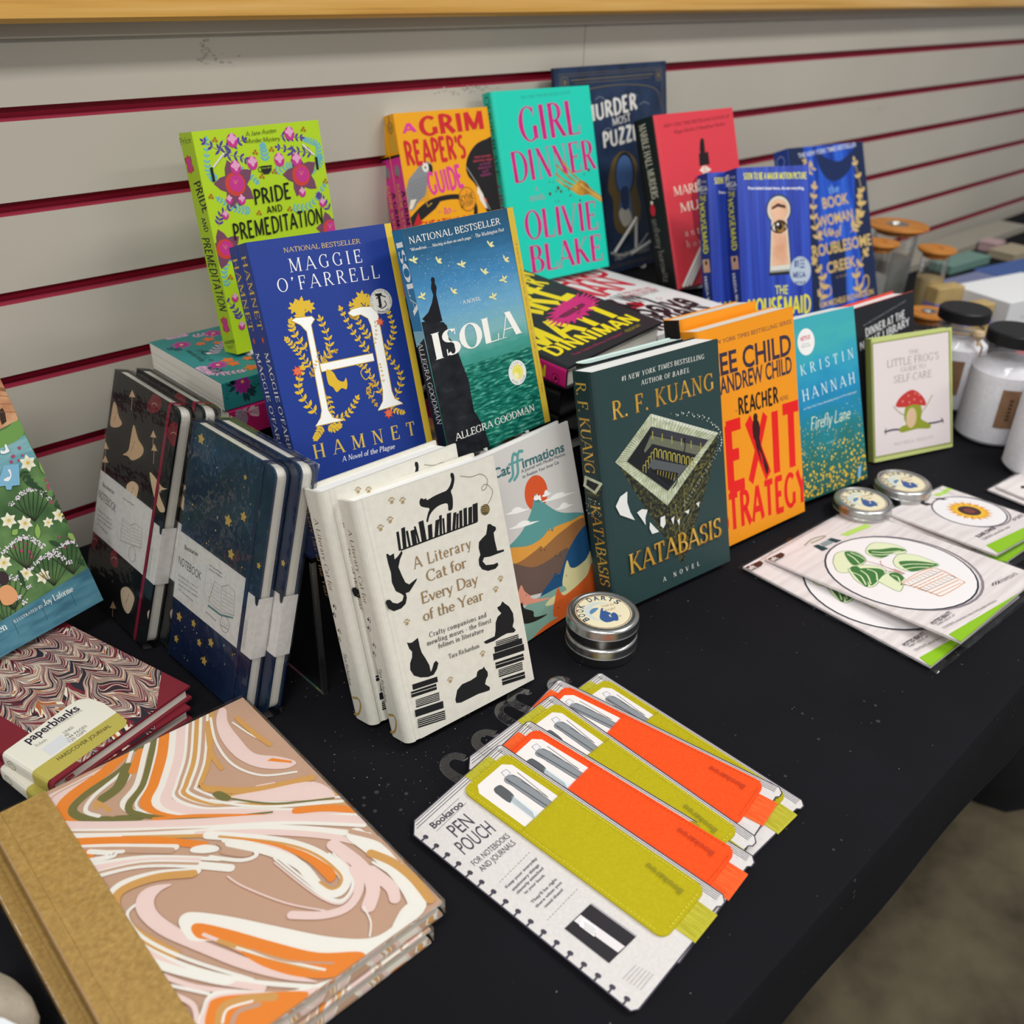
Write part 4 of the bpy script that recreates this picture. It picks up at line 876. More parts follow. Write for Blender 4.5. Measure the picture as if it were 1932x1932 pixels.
ART['pride'] = [
('v','#6cb6c0',[(14.8,158.1),(8.9,170.4),(12.8,194.5)],11,6,2,0.9),
('v','#5a4494',[(35.8,180.9),(21.2,185.6),(10,193.1)],4,7.5,2.6,0.9),
('v','#5a4494',[(21.6,187.2),(37.3,187.4),(50.2,191.2)],5,7.5,2.6,0.9),
('v','#5a4494',[(27.7,180),(42.9,176.9),(51.7,170.9)],5,7,2.4,0.9),
('v','#6cb6c0',[(32.8,167.8),(45.8,163),(56,153.3)],8,6,2,0.9),
('v','#6cb6c0',[(44.3,128.7),(28.7,132.5),(13.2,143.1)],10,6,2,0.9),
('v','#5a4494',[(7.8,119.9),(14.3,131),(33.8,137)],7,6,2.4,0.9),
('v','#6cb6c0',[(68.9,169.2),(69.3,177.7),(69.1,184.2)],5,7,2.6,0.9),
('v','#6cb6c0',[(127.7,163.2),(129.8,179),(116.6,185.4)],12,6,2,0.9),
('v','#5a4494',[(89.6,191.2),(99.9,189.5),(112.6,187.5)],5,7,2.4,0.9),
('v','#5a4494',[(122.8,172.6),(105.7,175.9),(85.3,181.3)],6,7,2.4,0.9),
('v','#5a4494',[(102.5,181.5),(98.6,173.1),(101.8,167.6)],4,7,2.4,0.9),
('v','#6cb6c0',[(76.3,159.7),(90,163.5),(98.9,164.3)],7,6,2,0.9),
('v','#6cb6c0',[(88.3,124.6),(110.8,125.3),(130.1,141.2)],10,6,2,0.9),
('v','#5a4494',[(132.3,116.9),(125.3,128.9),(121.6,133.1)],6,6.5,2.4,0.9),
('v','#6cb6c0',[(129.5,171.9),(129.9,162.9),(119.2,155.1)],8,5,1.8,0.9),
('v','#5a4494',[(9.7,31.6),(7.8,41.3),(-2.7,58)],6,6,2.4,0.9),
('v','#6cb6c0',[(4.7,63.9),(4,78.4),(13.1,91.1)],8,6,2,0.9),
('f','#7a4a62',33.2,153.9,22.1,5,0.5),
('e','#d2463c',33.2,153.9,10.5,10.5,0),
('e','#c93a8e',34.6,154.4,7.6,7.6,0),
('s','#e8a04a',0.3,[(33.2,153.9),(31.7,157.8)]),
('s','#e8a04a',0.3,[(33.2,153.9),(34.1,157.6)]),
('s','#e8a04a',0.3,[(33.2,153.9),(36.4,157.3)]),
('f','#7a4a62',105.5,153.9,21,5,0.5),
('e','#d2463c',105.5,153.9,10,10,0),
('e','#c93a8e',107,154.5,7.2,7.2,0),
('s','#e8a04a',0.3,[(105.5,153.9),(103.7,158)]),
('s','#e8a04a',0.3,[(105.5,153.9),(106.3,157.7)]),
('s','#e8a04a',0.3,[(105.5,153.9),(109,157.4)]),
('f','#7a4a62',9.8,98.7,18.9,5,0.5),
('e','#d2463c',9.8,98.7,9,9,0),
('e','#c93a8e',11.1,99.2,6.5,6.5,0),
('s','#e8a04a',0.3,[(9.8,98.7),(8.3,102.8)]),
('s','#e8a04a',0.3,[(9.8,98.7),(10.7,102.4)]),
('s','#e8a04a',0.3,[(9.8,98.7),(13,102)]),
('f','#7a4a62',129,100.4,16.8,5,0.5),
('e','#d2463c',129,100.4,8,8,0),
('e','#c93a8e',130.5,101,5.8,5.8,0),
('s','#e8a04a',0.3,[(129,100.4),(127,104.9)]),
('s','#e8a04a',0.3,[(129,100.4),(129.8,104.5)]),
('s','#e8a04a',0.3,[(129,100.4),(132.5,104.1)]),
('e','#c93a8e',38.3,191.4,5.5,6.2,0),
('f','#e8a8cc',38.6,193.1,5.2,4,0),
('e','#c93a8e',36.5,168.3,5.5,6.2,0),
('f','#e8a8cc',36.9,169.9,5.2,4,0),
('e','#c93a8e',54.6,170.3,5.5,6.2,0),
('f','#e8a8cc',55,171.9,5.2,4,0),
('e','#c93a8e',84,170.2,5.5,6.2,0),
('f','#e8a8cc',84.3,171.9,5.2,4,0),
('e','#c93a8e',100.1,192.4,5.5,6.2,0),
('f','#e8a8cc',100.4,194.1,5.2,4,0),
('e','#c93a8e',103,168.3,5.5,6.2,0),
('f','#e8a8cc',103.4,170,5.2,4,0),
('e','#c93a8e',103.3,138,3.9,4.4,0),
('f','#e8a8cc',103.7,139.8,3.7,4,0),
('e','#c93a8e',36.4,139.3,3.9,4.4,0),
('f','#e8a8cc',36.7,141,3.7,4,0),
('e','#c93a8e',23.6,140.9,3.4,3.8,0),
('f','#e8a8cc',24,142.6,3.2,4,0),
('e','#c93a8e',16.6,128.1,3.4,3.8,0),
('f','#e8a8cc',17,129.8,3.2,4,0),
('e','#c93a8e',124.6,125.3,3.7,4.2,0),
('f','#e8a8cc',125,127.1,3.5,4,0),
('e','#c93a8e',9.4,52.9,3.4,3.8,0),
('f','#e8a8cc',9.8,54.7,3.2,4,0),
('e','#c93a8e',10.5,25.8,3.4,3.8,0),
('f','#e8a8cc',10.9,27.6,3.2,4,0),
('e','#b8682a',19.5,193.1,1.1,1.1,0),
('e','#b8682a',22.5,192.5,1.1,1.1,0),
('e','#b8682a',21.5,194.9,1.1,1.1,0),
('e','#b8682a',58,178.8,1.1,1.1,0),
('e','#b8682a',61.1,178.1,1.1,1.1,0),
('e','#b8682a',60,180.6,1.1,1.1,0),
('e','#b8682a',75.8,179.6,1.1,1.1,0),
('e','#b8682a',79,179,1.1,1.1,0),
('e','#b8682a',77.9,181.5,1.1,1.1,0),
('e','#b8682a',60.4,157.2,1.1,1.1,0),
('e','#b8682a',63.6,156.5,1.1,1.1,0),
('e','#b8682a',62.5,159,1.1,1.1,0),
('e','#b8682a',74.7,159.9,1.1,1.1,0),
('e','#b8682a',77.9,159.2,1.1,1.1,0),
('e','#b8682a',76.8,161.8,1.1,1.1,0),
('e','#b8682a',4.5,145.9,1.1,1.1,0),
('e','#b8682a',7.4,145.2,1.1,1.1,0),
('e','#b8682a',6.4,147.7,1.1,1.1,0),
('e','#b8682a',84.3,124.2,1.1,1.1,0),
('e','#b8682a',87.6,123.4,1.1,1.1,0),
('e','#b8682a',86.4,126.1,1.1,1.1,0),
('e','#b8682a',50.2,125.3,1.1,1.1,0),
('e','#b8682a',53.3,124.5,1.1,1.1,0),
('e','#b8682a',52.2,127.1,1.1,1.1,0),
('e','#b8682a',114.4,194.3,1.1,1.1,0),
('e','#b8682a',117.8,193.7,1.1,1.1,0),
('e','#b8682a',116.6,196.2,1.1,1.1,0),
('e','#b8682a',130.2,144.8,1.1,1.1,0),
('e','#b8682a',133.7,144,1.1,1.1,0),
('e','#b8682a',132.4,146.7,1.1,1.1,0),
('e','#b8682a',7.1,72.4,1.1,1.1,0),
('e','#b8682a',10.2,71.5,1.1,1.1,0),
('e','#b8682a',9.2,74.2,1.1,1.1,0),
('p','#2a2a2c',[(62.7,166.7),(74.6,166.5),(73.1,161.5),(69.8,159.1),(64.6,159.3),(62.5,162.1)]),
('o','#2a2a2c',61.5,163.9,2,2.2,0.6),
('t','#b4d526','murder','hand',63.1,163.9,73.4,163.7,2.06),
('s','#22201f',2.6,[(11.9,170.9),(11.9,158.4)]),
('s','#22201f',2.6,[(125.4,168.7),(125.3,157.1)]),
('s','#e8dce4',1.6,[(13.8,170.7),(27.2,181.7)]),
('s','#e8dce4',1.6,[(112.4,181.4),(123.6,170.7)]),
('t','#20211e','A Jane Austen','hand',52.8,193.8,86,194.6,4,0.15),
('t','#20211e','Murder Mystery','hand',51.1,187.8,88.3,187.2,4,0.15),
('t','#20211e','PRIDE','brush',48.3,133.1,90.5,134.8,13.5,0.1),
('t','#20211e','AND','brush',60.5,124.2,77.7,124.2,6),
('t','#20211e','PREMEDITATION','brush',19.9,104.7,122.7,106.6,14.6,0.1)]
ART['pride_s'] = [
('t','#20211e','Price','hand',-0.4,191.4,21.2,193.2,6,0,'stretch'),
('f','#7a4a62',8.9,174.9,9,4,0.9),
('e','#d2463c',8.9,174.9,5.5,8,0),
('e','#c93a8e',8.9,174.9,4.2,6,0),
('f','#7a4a62',13.2,27.9,9,4,0.9),
('e','#d2463c',13.2,27.9,5.5,8,0),
('e','#c93a8e',13.2,27.9,4.2,6,0),
('t','#20211e','PRIDE','brush',8.9,159.1,16.1,131.2,13,0.1),
('t','#20211e','AND','brush',9.3,127.6,11.6,114.7,8),
('t','#20211e','PREMEDITATION','brush',2.8,110.1,8.4,40.6,14,0.1),
('t','#55641a','HARPER','bold',3.9,7.6,26,11.3,3.5,0,'stretch'),
('s','#55641a',0.3,[(3.9,5.7),(25.2,9.3)]),
('t','#55641a','TEEN','sans',7.8,3.2,20,5.5,2.47)]
ART['grim'] = [
('q','#1d1a1d',[(90.6,143.2),(97,156),(110.1,167.2),(125.6,172),(138.8,171.7),(140,136.6),(139.3,81.1),(115.5,83.9),(109.1,98.4),(101.3,119.8),(91.9,131.9)]),
('c','#1d1a1d',6,[(-6.3,84.7),(21.8,103.5),(45.1,109.8),(73.3,109.5),(94.7,100),(94.2,81.7)]),
('p','#1d1a1d',[(-8.1,89.3),(22,104.6),(47.6,108.4),(37.5,99.5),(16.1,88.7),(6,78.8),(-13.3,76.8)]),
('p','#c8202a',[(2.9,83.6),(12.4,97.5),(15.7,83.8)]),
('p','#f0e6da',[(102.7,119.6),(110.4,105.2),(114.3,90.9),(111,92.5),(104.5,102.4)]),
('p','#f0e6da',[(101.3,111.8),(104.7,119.4),(110.8,107.4),(107.1,103.2)]),
('p','#c8202a',[(110,102.9),(114.6,103.6),(114.4,97.9)]),
('s','#e9e0d0',0.5,[(91,142.7),(102.1,124.2),(118,89.4)]),
('q','#8b8d92',[(2.3,127.3),(6.6,135.5),(16.2,143.2),(28.8,152.5),(36.6,153.5),(41.7,149.2),(41.9,144.2),(35.3,137.2),(30.5,126.7),(25.7,116.3),(14.9,109.7),(8.1,102.8),(-0.3,101.6),(-0.7,112.5),(-1.1,121.2)]),
('c','#5e6066',0.3,[(6.2,133.4),(7.8,130.7),(10.4,133)]),
('c','#5e6066',0.3,[(10.6,134.3),(12.2,131.5),(14.8,133.9)]),
('c','#5e6066',0.3,[(15.1,135.1),(16.7,132.4),(19.3,134.7)]),
('c','#5e6066',0.3,[(19.6,136),(21.2,133.3),(23.8,135.6)]),
('c','#5e6066',0.3,[(24.1,136.9),(25.7,134.1),(28.3,136.5)]),
('c','#5e6066',0.3,[(28.6,137.8),(30.2,135),(32.9,137.4)]),
('c','#5e6066',0.3,[(5.9,129.6),(7.5,126.8),(10.1,129.1)]),
('c','#5e6066',0.3,[(10.4,130.4),(12,127.7),(14.6,130)]),
('c','#5e6066',0.3,[(14.8,131.3),(16.5,128.5),(19.1,130.9)]),
('c','#5e6066',0.3,[(19.3,132.1),(20.9,129.4),(23.6,131.7)]),
('c','#5e6066',0.3,[(23.8,133),(25.5,130.3),(28.1,132.6)]),
('c','#5e6066',0.3,[(28.3,133.9),(30,131.1),(32.6,133.5)]),
('c','#5e6066',0.3,[(5.7,125.7),(7.3,122.9),(9.9,125.3)]),
('c','#5e6066',0.3,[(10.1,126.5),(11.7,123.8),(14.4,126.1)]),
('c','#5e6066',0.3,[(14.6,127.4),(16.2,124.6),(18.8,127)]),
('c','#5e6066',0.3,[(19.1,128.3),(20.7,125.5),(23.3,127.8)]),
('c','#5e6066',0.3,[(23.6,129.1),(25.2,126.4),(27.9,128.7)]),
('c','#5e6066',0.3,[(28.1,130),(29.8,127.2),(32.4,129.6)]),
('c','#5e6066',0.3,[(5.4,121.8),(7,119.1),(9.6,121.4)]),
('c','#5e6066',0.3,[(9.9,122.7),(11.5,119.9),(14.1,122.2)]),
('c','#5e6066',0.3,[(14.4,123.5),(16,120.7),(18.6,123.1)]),
('c','#5e6066',0.3,[(18.9,124.4),(20.5,121.6),(23.1,123.9)]),
('c','#5e6066',0.3,[(23.4,125.2),(25,122.5),(27.6,124.8)]),
('c','#5e6066',0.3,[(27.9,126.1),(29.5,123.3),(32.2,125.7)]),
('c','#5e6066',0.3,[(5.2,117.9),(6.8,115.2),(9.4,117.5)]),
('c','#5e6066',0.3,[(9.7,118.8),(11.2,116),(13.9,118.4)]),
('c','#5e6066',0.3,[(14.1,119.6),(15.7,116.8),(18.4,119.2)]),
('c','#5e6066',0.3,[(18.6,120.5),(20.2,117.7),(22.9,120)]),
('c','#5e6066',0.3,[(23.1,121.3),(24.8,118.5),(27.4,120.9)]),
('c','#5e6066',0.3,[(27.7,122.2),(29.3,119.4),(32,121.8)]),
('c','#5e6066',0.3,[(4.9,114.1),(6.5,111.3),(9.2,113.6)]),
('c','#5e6066',0.3,[(9.4,114.9),(11,112.1),(13.6,114.5)]),
('c','#5e6066',0.3,[(13.9,115.7),(15.5,112.9),(18.1,115.3)]),
('c','#5e6066',0.3,[(18.4,116.6),(20,113.8),(22.6,116.1)]),
('c','#5e6066',0.3,[(22.9,117.4),(24.5,114.6),(27.2,117)]),
('c','#5e6066',0.3,[(27.4,118.3),(29.1,115.5),(31.7,117.8)]),
('c','#5e6066',0.3,[(4.7,110.2),(6.3,107.4),(8.9,109.7)]),
('c','#5e6066',0.3,[(9.2,111),(10.8,108.2),(13.4,110.5)]),
('c','#5e6066',0.3,[(13.6,111.8),(15.3,109),(17.9,111.4)]),
('c','#5e6066',0.3,[(18.1,112.7),(19.8,109.9),(22.4,112.2)]),
('c','#5e6066',0.3,[(22.7,113.5),(24.3,110.7),(26.9,113)]),
('c','#5e6066',0.3,[(27.2,114.3),(28.8,111.5),(31.5,113.9)]),
('e','#e8e4d8',32.1,147.4,4.6,5.6,0),
('e','#3a3020',32,147,1.3,1.3,0),
('q','#1d1a1d',[(37.1,150.5),(41.6,148.5),(41.4,142),(38.6,139),(37.3,143.1)]),
('p','#e8e0d0',[(4.7,113),(12.8,113.2),(5.4,103.1),(-0.3,101.6)]),
('s','#c9a648',1.2,[(24.6,110.9),(27.1,102.9),(33.4,106.6)]),
('t','#e63a9e','A','block',9.1,186.7,28.3,187.5,10.1,0,'stretch'),
('t','#d3232c','GRIM','block',33.6,182,127.8,184.3,20.5,0,'stretch'),
('t','#d3232c',"REAPER'S",'block',7.2,151.3,93.7,153.6,25.6,0,'stretch'),
('t','#e63a9e','GUIDE','block',33.8,115.8,84.7,121.4,24.6,0,'stretch'),
('e','#f0a020',85.5,105.5,12.6,14.5,0),
('o','#1d1a1d',85.5,105.5,12,13.8,0.7),
('t','#1d1a1d','A','hand',84.8,112.8,88.4,113.1,2.75),
('t','#1d1a1d','SCYTHE','brush',74.2,102.2,95.7,105.6,7.2),
('t','#1d1a1d','MYSTERY','brush',74.9,95.3,94.5,98.9,5.5),
('t','#e63a9e','to','old',47.7,91.7,58.6,92.2,9.4,0.2),
('s','#e63a9e',0.5,[(40,95.2),(45.1,95.5)]),
('s','#e63a9e',0.5,[(61.8,94.1),(66.9,94)]),
('t','#d3232c','CHEATING DEATH','block',11.8,78.1,114.2,77,8.9,0,'stretch'),
('t','#e0506a','"FUNNY AND WARM.','sans',104.1,150.9,130.1,151.5,2.55,0,'stretch'),
('t','#e0506a','DELIGHTFULLY FRESH."','sans',102.2,146.9,132.3,147,2.45,0,'stretch'),
('t','#b8488a','-NEW YORK TIMES','sans',110.6,141.9,128,143.1,2.45,0,'stretch'),
('t','#b8488a','BESTSELLING AUTHOR','sans',108.1,137.8,128.4,138.8,2.55,0,'stretch'),
('t','#b8488a','ALICE','sans',113.7,133,123.5,134.9,2.55,0,'stretch'),
('t','#b8488a','THOMPSON','sans',109.5,129.1,126.3,130.3,2.53,0,'stretch')]
ART['grim_s'] = [
('p','#e63a9e',[(0,0),(22.4,0),(22.4,162.8),(0,162.8)]),
('s','#1d1a1d',1.2,[(11.2,208.8),(11.2,192.8)]),
('e','#c9962a',11.2,194.8,6,6,0),
('o','#1d1a1d',11.2,194.8,6,6,0.6),
('c','#1d1a1d',0.6,[(8.2,196.8),(11.2,192.8),(14.2,196.8)]),
('p','#e8b83a',[(8.2,188.8),(14.2,188.8),(18.2,168.8),(4.2,168.8)]),
('p','#1d1a1d',[(0,164.8),(22.4,164.8),(22.4,161.8),(0,161.8)]),
('s','#b07c18',0.4,[(9.2,188.8),(5.2,168.8)]),
('s','#b07c18',0.4,[(10.2,188.8),(8.2,168.8)]),
('s','#b07c18',0.4,[(11.2,188.8),(11.2,168.8)]),
('s','#b07c18',0.4,[(12.2,188.8),(14.2,168.8)]),
('s','#b07c18',0.4,[(13.2,188.8),(17.2,168.8)]),
('e','#8a8d92',11.2,146.8,5,7,0),
('e','#c8202a',9.2,140.8,2.4,2,0),
('t','#f0b030','GUIDE to CHEATING DEATH','block',4.2,132.8,4.2,12,6),
('t','#1d1a1d',"A GRIM REAPER'S",'block',12.6,124.8,11.6,30,8.6)]
ART['girl'] = [
('t','#2c9c8a','NEW YORK TIMES BESTSELLING AUTHOR','sans',46.1,221.5,130.4,223.8,3.9,0,'stretch'),
('t','@pink_foil','GIRL','poster',38.8,170.6,142.6,174.8,41.8,0,'stretch'),
('t','@pink_foil','DINNER','poster',17.2,124.2,163,129,37.3,0,'stretch'),
('t','@pink_foil','A','old',50.4,111.3,55,111.9,5.7),
('t','@pink_foil','NOVEL','old',39.4,99.8,65.4,101,6),
('t','@pink_foil','OLIVIE','poster',25.3,53,154.5,51.9,36.5,0,'stretch'),
('t','@pink_foil','BLAKE','poster',25.2,11.8,157.1,10.3,34.1,0,'stretch'),
('s','@fork_gold',2.6,[(100.3,145),(114,129.1),(131.8,114.2)]),
('s','@fork_gold',2.6,[(91.6,139.7),(107.2,125.5),(127,112.2)]),
('s','@fork_gold',2.6,[(87,129.9),(102.2,118.9),(121.4,109)]),
('s','@fork_gold',2.6,[(87.8,122.7),(100.3,113.5),(116.9,105.3)]),
('q','@fork_gold',[(112.8,107.4),(119.7,113.3),(132.2,116.7),(141.8,111.1),(148.2,104.1),(167.6,90.3),(171.7,81.2),(163.6,85.4),(142.5,97.3),(129,97.7),(117.8,102.1)]),
('s','#f5dc96',0.8,[(128.5,112.5),(142.1,103.7),(168.6,87.4)]),
('e','#5a3420',89.2,111.3,2.4,2.4,0),
('e','#5a3420',93.6,106.7,2,2,0),
('e','#5a3420',74.2,105.7,2.2,2.2,0),
('e','#5a3420',82.3,119.2,0.9,0.9,0),
('e','#5a3420',75.4,120.3,0.9,0.9,0),
('e','#5a3420',107.5,107.3,1.2,1.2,0),
('e','#5a3420',109.1,99.9,1.4,1.4,0),
('e','#5a3420',125,91.8,1.6,1.6,0),
('e','#5a3420',146.8,128.4,2,2,0),
('e','#5a3420',87.2,95,1,1,0),
('e','#5a3420',81.5,95.1,0.8,0.8,0),
('e','#5a3420',85.1,107.6,1.2,1.2,0),
('e','#5a3420',137.9,124,1.2,1.2,0)]
ART['girl_s'] = [
('t','#153c36','OLIVIE BLAKE','old',7.2,228.5,7.2,134.5,9),
('t','#7a2a6a','GIRL DINNER','poster',7.2,124.5,7.2,32.5,9)]
ART['murder'] = [
('s','#6e634a',0.9,[(8,8),(227.1,8),(227.1,271.8),(8,271.8),(8,8)]),
('s','#6e634a',0.9,[(11,11),(224.1,11),(224.1,268.8),(11,268.8),(11,11)]),
('s','#6e634a',1.4,[(30,263.8),(205.1,263.8)]),
('s','#6e634a',0.8,[(36,259.8),(199.1,259.8)]),
('o','#6e634a',18,261.8,7,7,1.2),
('f','#6e634a',18,261.8,5,6,0),
('o','#6e634a',217.1,261.8,7,7,1.2),
('f','#6e634a',217.1,261.8,5,6,0),
('o','#6e634a',18,18,7,7,1.2),
('f','#6e634a',18,18,5,6,0),
('o','#6e634a',217.1,18,7,7,1.2),
('f','#6e634a',217.1,18,5,6,0),
('c','#6e634a',1.2,[(14,219.8),(20,239.8),(50,249.8),(117.5,253.8),(185.1,249.8),(215.1,239.8),(221.1,219.8)]),
('t','#e6e4de','MURDER','fat',54.1,209.4,168.2,220.8,20.2,0,'stretch'),
('t','#d8d6d0','MOST','brush',111,201.6,151.9,205.6,9.8),
('t','#e6e4de','PUZZLING','fat',89.4,174,217.8,185,20.2,0,'stretch'),
('c','#8a93a0',0.8,[(48.7,234.9),(59,238.3),(68.8,234.4)]),
('c','#8a93a0',0.8,[(75.8,237.3),(86.3,240.8),(96.4,236.8)]),
('c','#8a93a0',0.8,[(146.2,237.2),(157.3,240.8),(168.2,236.8)]),
('c','#8a93a0',0.8,[(171.4,224.9),(182.8,228.5),(194,224.3)]),
('c','#8a93a0',0.8,[(90.2,196.4),(101,199.8),(111.4,195.6)]),
('q','#6d5c36',[(133.2,166.6),(153.2,158.1),(163.7,141.2),(158.9,121.2),(168.8,85.2),(159.8,58.1),(134.3,50),(114,57.7),(105.7,75.1),(105.6,102.5),(95.8,119.5),(103,147.6),(114.7,161.8)]),
('e','#16202e',134,135.3,22,30,0),
('e','#4d70a8',133.2,134.3,19,27,0),
('p','#4d70a8',[(127,122.6),(141.9,120.9),(148.7,69.1),(116.8,73.6)]),
('q','#c9c4b8',[(117.3,82.7),(128.9,90.4),(141.8,84.1),(146.8,69.4),(129.3,62.5)]),
('q','#2a3f66',[(122.8,114),(139.8,116.6),(140.2,88.9),(127,88.4)]),
('c','#c8c6c0',3,[(97.3,29.8),(127.1,22.5),(158.4,29.5),(182.8,45.1)]),
('t','#b8b6ae','TWENTY MYSTERIES','brush',104,16.8,185.8,20.3,8)]
ART['murder_s'] = []
ART['marble'] = [
('t','#5a1a24','NEW YORK TIMES BESTSELLING AUTHOR OF','sans',16.5,209.1,154,213.2,4.6,0,'stretch'),
('t','#5a1a24','Magpie Murders & Moonflower Murders','old',34.7,200.3,142,203.9,5,0.2),
('q','#22181a',[(83.4,182.9),(86.1,189.2),(89.9,190.6),(92.8,188.2),(92.9,182.2),(91.5,171.9),(81.8,171.9)]),
('p','#22181a',[(78.9,171.3),(98.5,172.2),(98.6,155.6),(76.9,155)]),
('p','#e8c8bc',[(82.3,154.5),(89.3,154.7),(90.4,143.3),(82.5,115.5),(77,116.1),(81.5,144.1)]),
('p','#f4e4d8',[(75.6,149.1),(83.6,154.4),(83.3,146.1)]),
('p','#f4e4d8',[(89.3,154.7),(100.6,148.4),(90.8,145.4)]),
('q','#a82034',[(60.8,137.5),(86.3,143.7),(109.6,137),(117.4,104.9),(104.8,61.3),(78.1,53.6),(52.1,63.9),(50.3,103.8)]),
('t','#efe3cf','MARBLE HALL','ser',17.8,121.9,150.4,123.4,12,0,'stretch'),
('t','#efe3cf','MURDERS','ser',25.6,99.4,146,101.2,12.1,0,'stretch'),
('t','#efe3cf','anthony','hand',28.8,67.1,109.7,67.4,9.6),
('t','#efe3cf','horowitz','hand',28.9,51.6,121.2,52.2,9.7),
('c','#c23a48',0.5,[(16.2,55.6),(43.8,57.3),(65.2,59.9)]),
('c','#c23a48',0.5,[(22.2,52.1),(43.2,54.2),(64.8,57.7)]),
('c','#c23a48',0.5,[(28.3,48.6),(42.5,51.2),(64.3,55.5)]),
('c','#c23a48',0.5,[(34.4,45.1),(41.9,48.2),(63.9,53.3)])]
ART['marble_s'] = [
('t','#efe3cf','MARBLE HALL MURDERS','ser',12,219.6,16.8,123.3,12),
('e','#c8253a',15.2,109.4,4.5,8,0),
('e','#efe3cf',15.3,119.2,2.4,2.4,0),
('t','#8f8a84','anthony horowitz','hand',10.7,98.1,16.3,11.9,11)]
ART['house'] = [
('t','#e6e23a','SOON TO BE A MAJOR MOTION PICTURE','block',10,175.9,103,173.2,7.8,0,'stretch'),
('t','#f2f2f0','From behind closed doors, she saw everything.','bold',15.8,163.4,98.8,160.2,3.7,0,'stretch'),
('e','#1a1c22',59.8,136.8,19,19,0),
('p','#1a1c22',[(47.9,134.2),(72.3,133),(77,55.5),(41.6,55.5)]),
('e','#9a9c96',59.8,136.8,17.5,17.5,0),
('p','#9a9c96',[(48.8,133.6),(71.2,132.5),(75.5,59.4),(43,59.2)]),
('e','#d8d8ce',59.8,136.8,16.4,16.4,0),
('p','#d8d8ce',[(49.5,133.3),(70.5,132.2),(74.4,62.1),(44,61.7)]),
('e','@mottled_skin',59.8,136.8,14,14,0),
('p','@mottled_skin',[(50.9,132.5),(68.9,131.6),(72.1,67.9),(46,67.2)]),
('p','#4a2a1a',[(49.1,140.1),(58.7,144.9),(70,141.5),(69.9,138),(58.5,140.6),(49.8,137.3)]),
('q','#5a3020',[(47.5,115.4),(54.9,122.8),(65,123.2),(71.4,117.7),(68.8,110.6),(57.2,107.7),(50.1,110.5)]),
('q','#e8e4de',[(49.5,115.3),(55.4,120.9),(64.9,120.9),(69.6,115.4),(63,110.5),(54.4,110.5)]),
('e','#3a2a16',60.4,115.9,8,8.6,0),
('e','#a0722c',61.5,114.4,5.5,5.6,0),
('e','#0c0a0a',60.4,115.9,4.2,4.2,0),
('e','#ffffff',57.6,118.9,1.6,1.6,0),
('c','#3a2016',0.8,[(47.8,116.1),(56.4,122.7),(66.4,122.7),(71.9,115.7)]),
('t','#d8dc6a','THE','bold',49.9,31.6,69.1,30.7,11.2,0,'stretch'),
('t','#e6e23a','HOUSEMAID','block',8.2,5.7,103.9,4.5,22.2,0,'stretch'),
('e','#9fb0c4',89.2,58.6,16.5,18.5,0),
('e','#b8c6d6',89.2,58.1,15,17,0),
('t','#2a448a','#1','block',80,63.6,87.4,63.6,8.8,0,'stretch'),
('t','#2a448a','NEW','bold',88.2,70.4,96.4,70.4,2.9,0,'stretch'),
('t','#2a448a','YORK','bold',88,66,96.3,66,2.9,0,'stretch'),
('t','#2a448a','TIMES','bold',87.9,61.6,96.1,61.6,3,0,'stretch'),
('t','#2a448a','MEGA-','block',77.5,50.6,98.7,49.9,6.9,0,'stretch'),
('t','#2a448a','BESTSELLER','bold',80.1,42.6,97.2,42.1,3,0,'stretch')]
ART['house_s'] = [
('t','#f2f2f0','#1','block',-0.4,178,8.2,177.3,7.9,0,'stretch'),
('t','#f2f2f0','NEW YORK TIMES','sans',9.8,179.8,22.3,178.2,2.82,0,'stretch'),
('t','#f2f2f0','MEGA-','block',-0.1,170.9,25.9,167.9,6,0,'stretch'),
('t','#f2f2f0','BESTSELLER','sans',5,166.6,23,164.2,2.31,0,'stretch'),
('t','#e6e23a','THE','bold',3.4,158.3,19.6,156.6,6.1,0,'stretch'),
('t','#e6e23a','HOUSEMAID','block',3.1,155.1,7.8,90.7,12,0,'stretch'),
('p','@mottled_skin',[(4,84.5),(20,83.7),(22.3,67.3),(5.8,67.5)]),
('e','#2a1a12',12.8,79.6,3,3,0),
('t','#f2f2f0','FREIDA McFADDEN','bold',5.4,62.6,17.4,-5.1,6.5)]
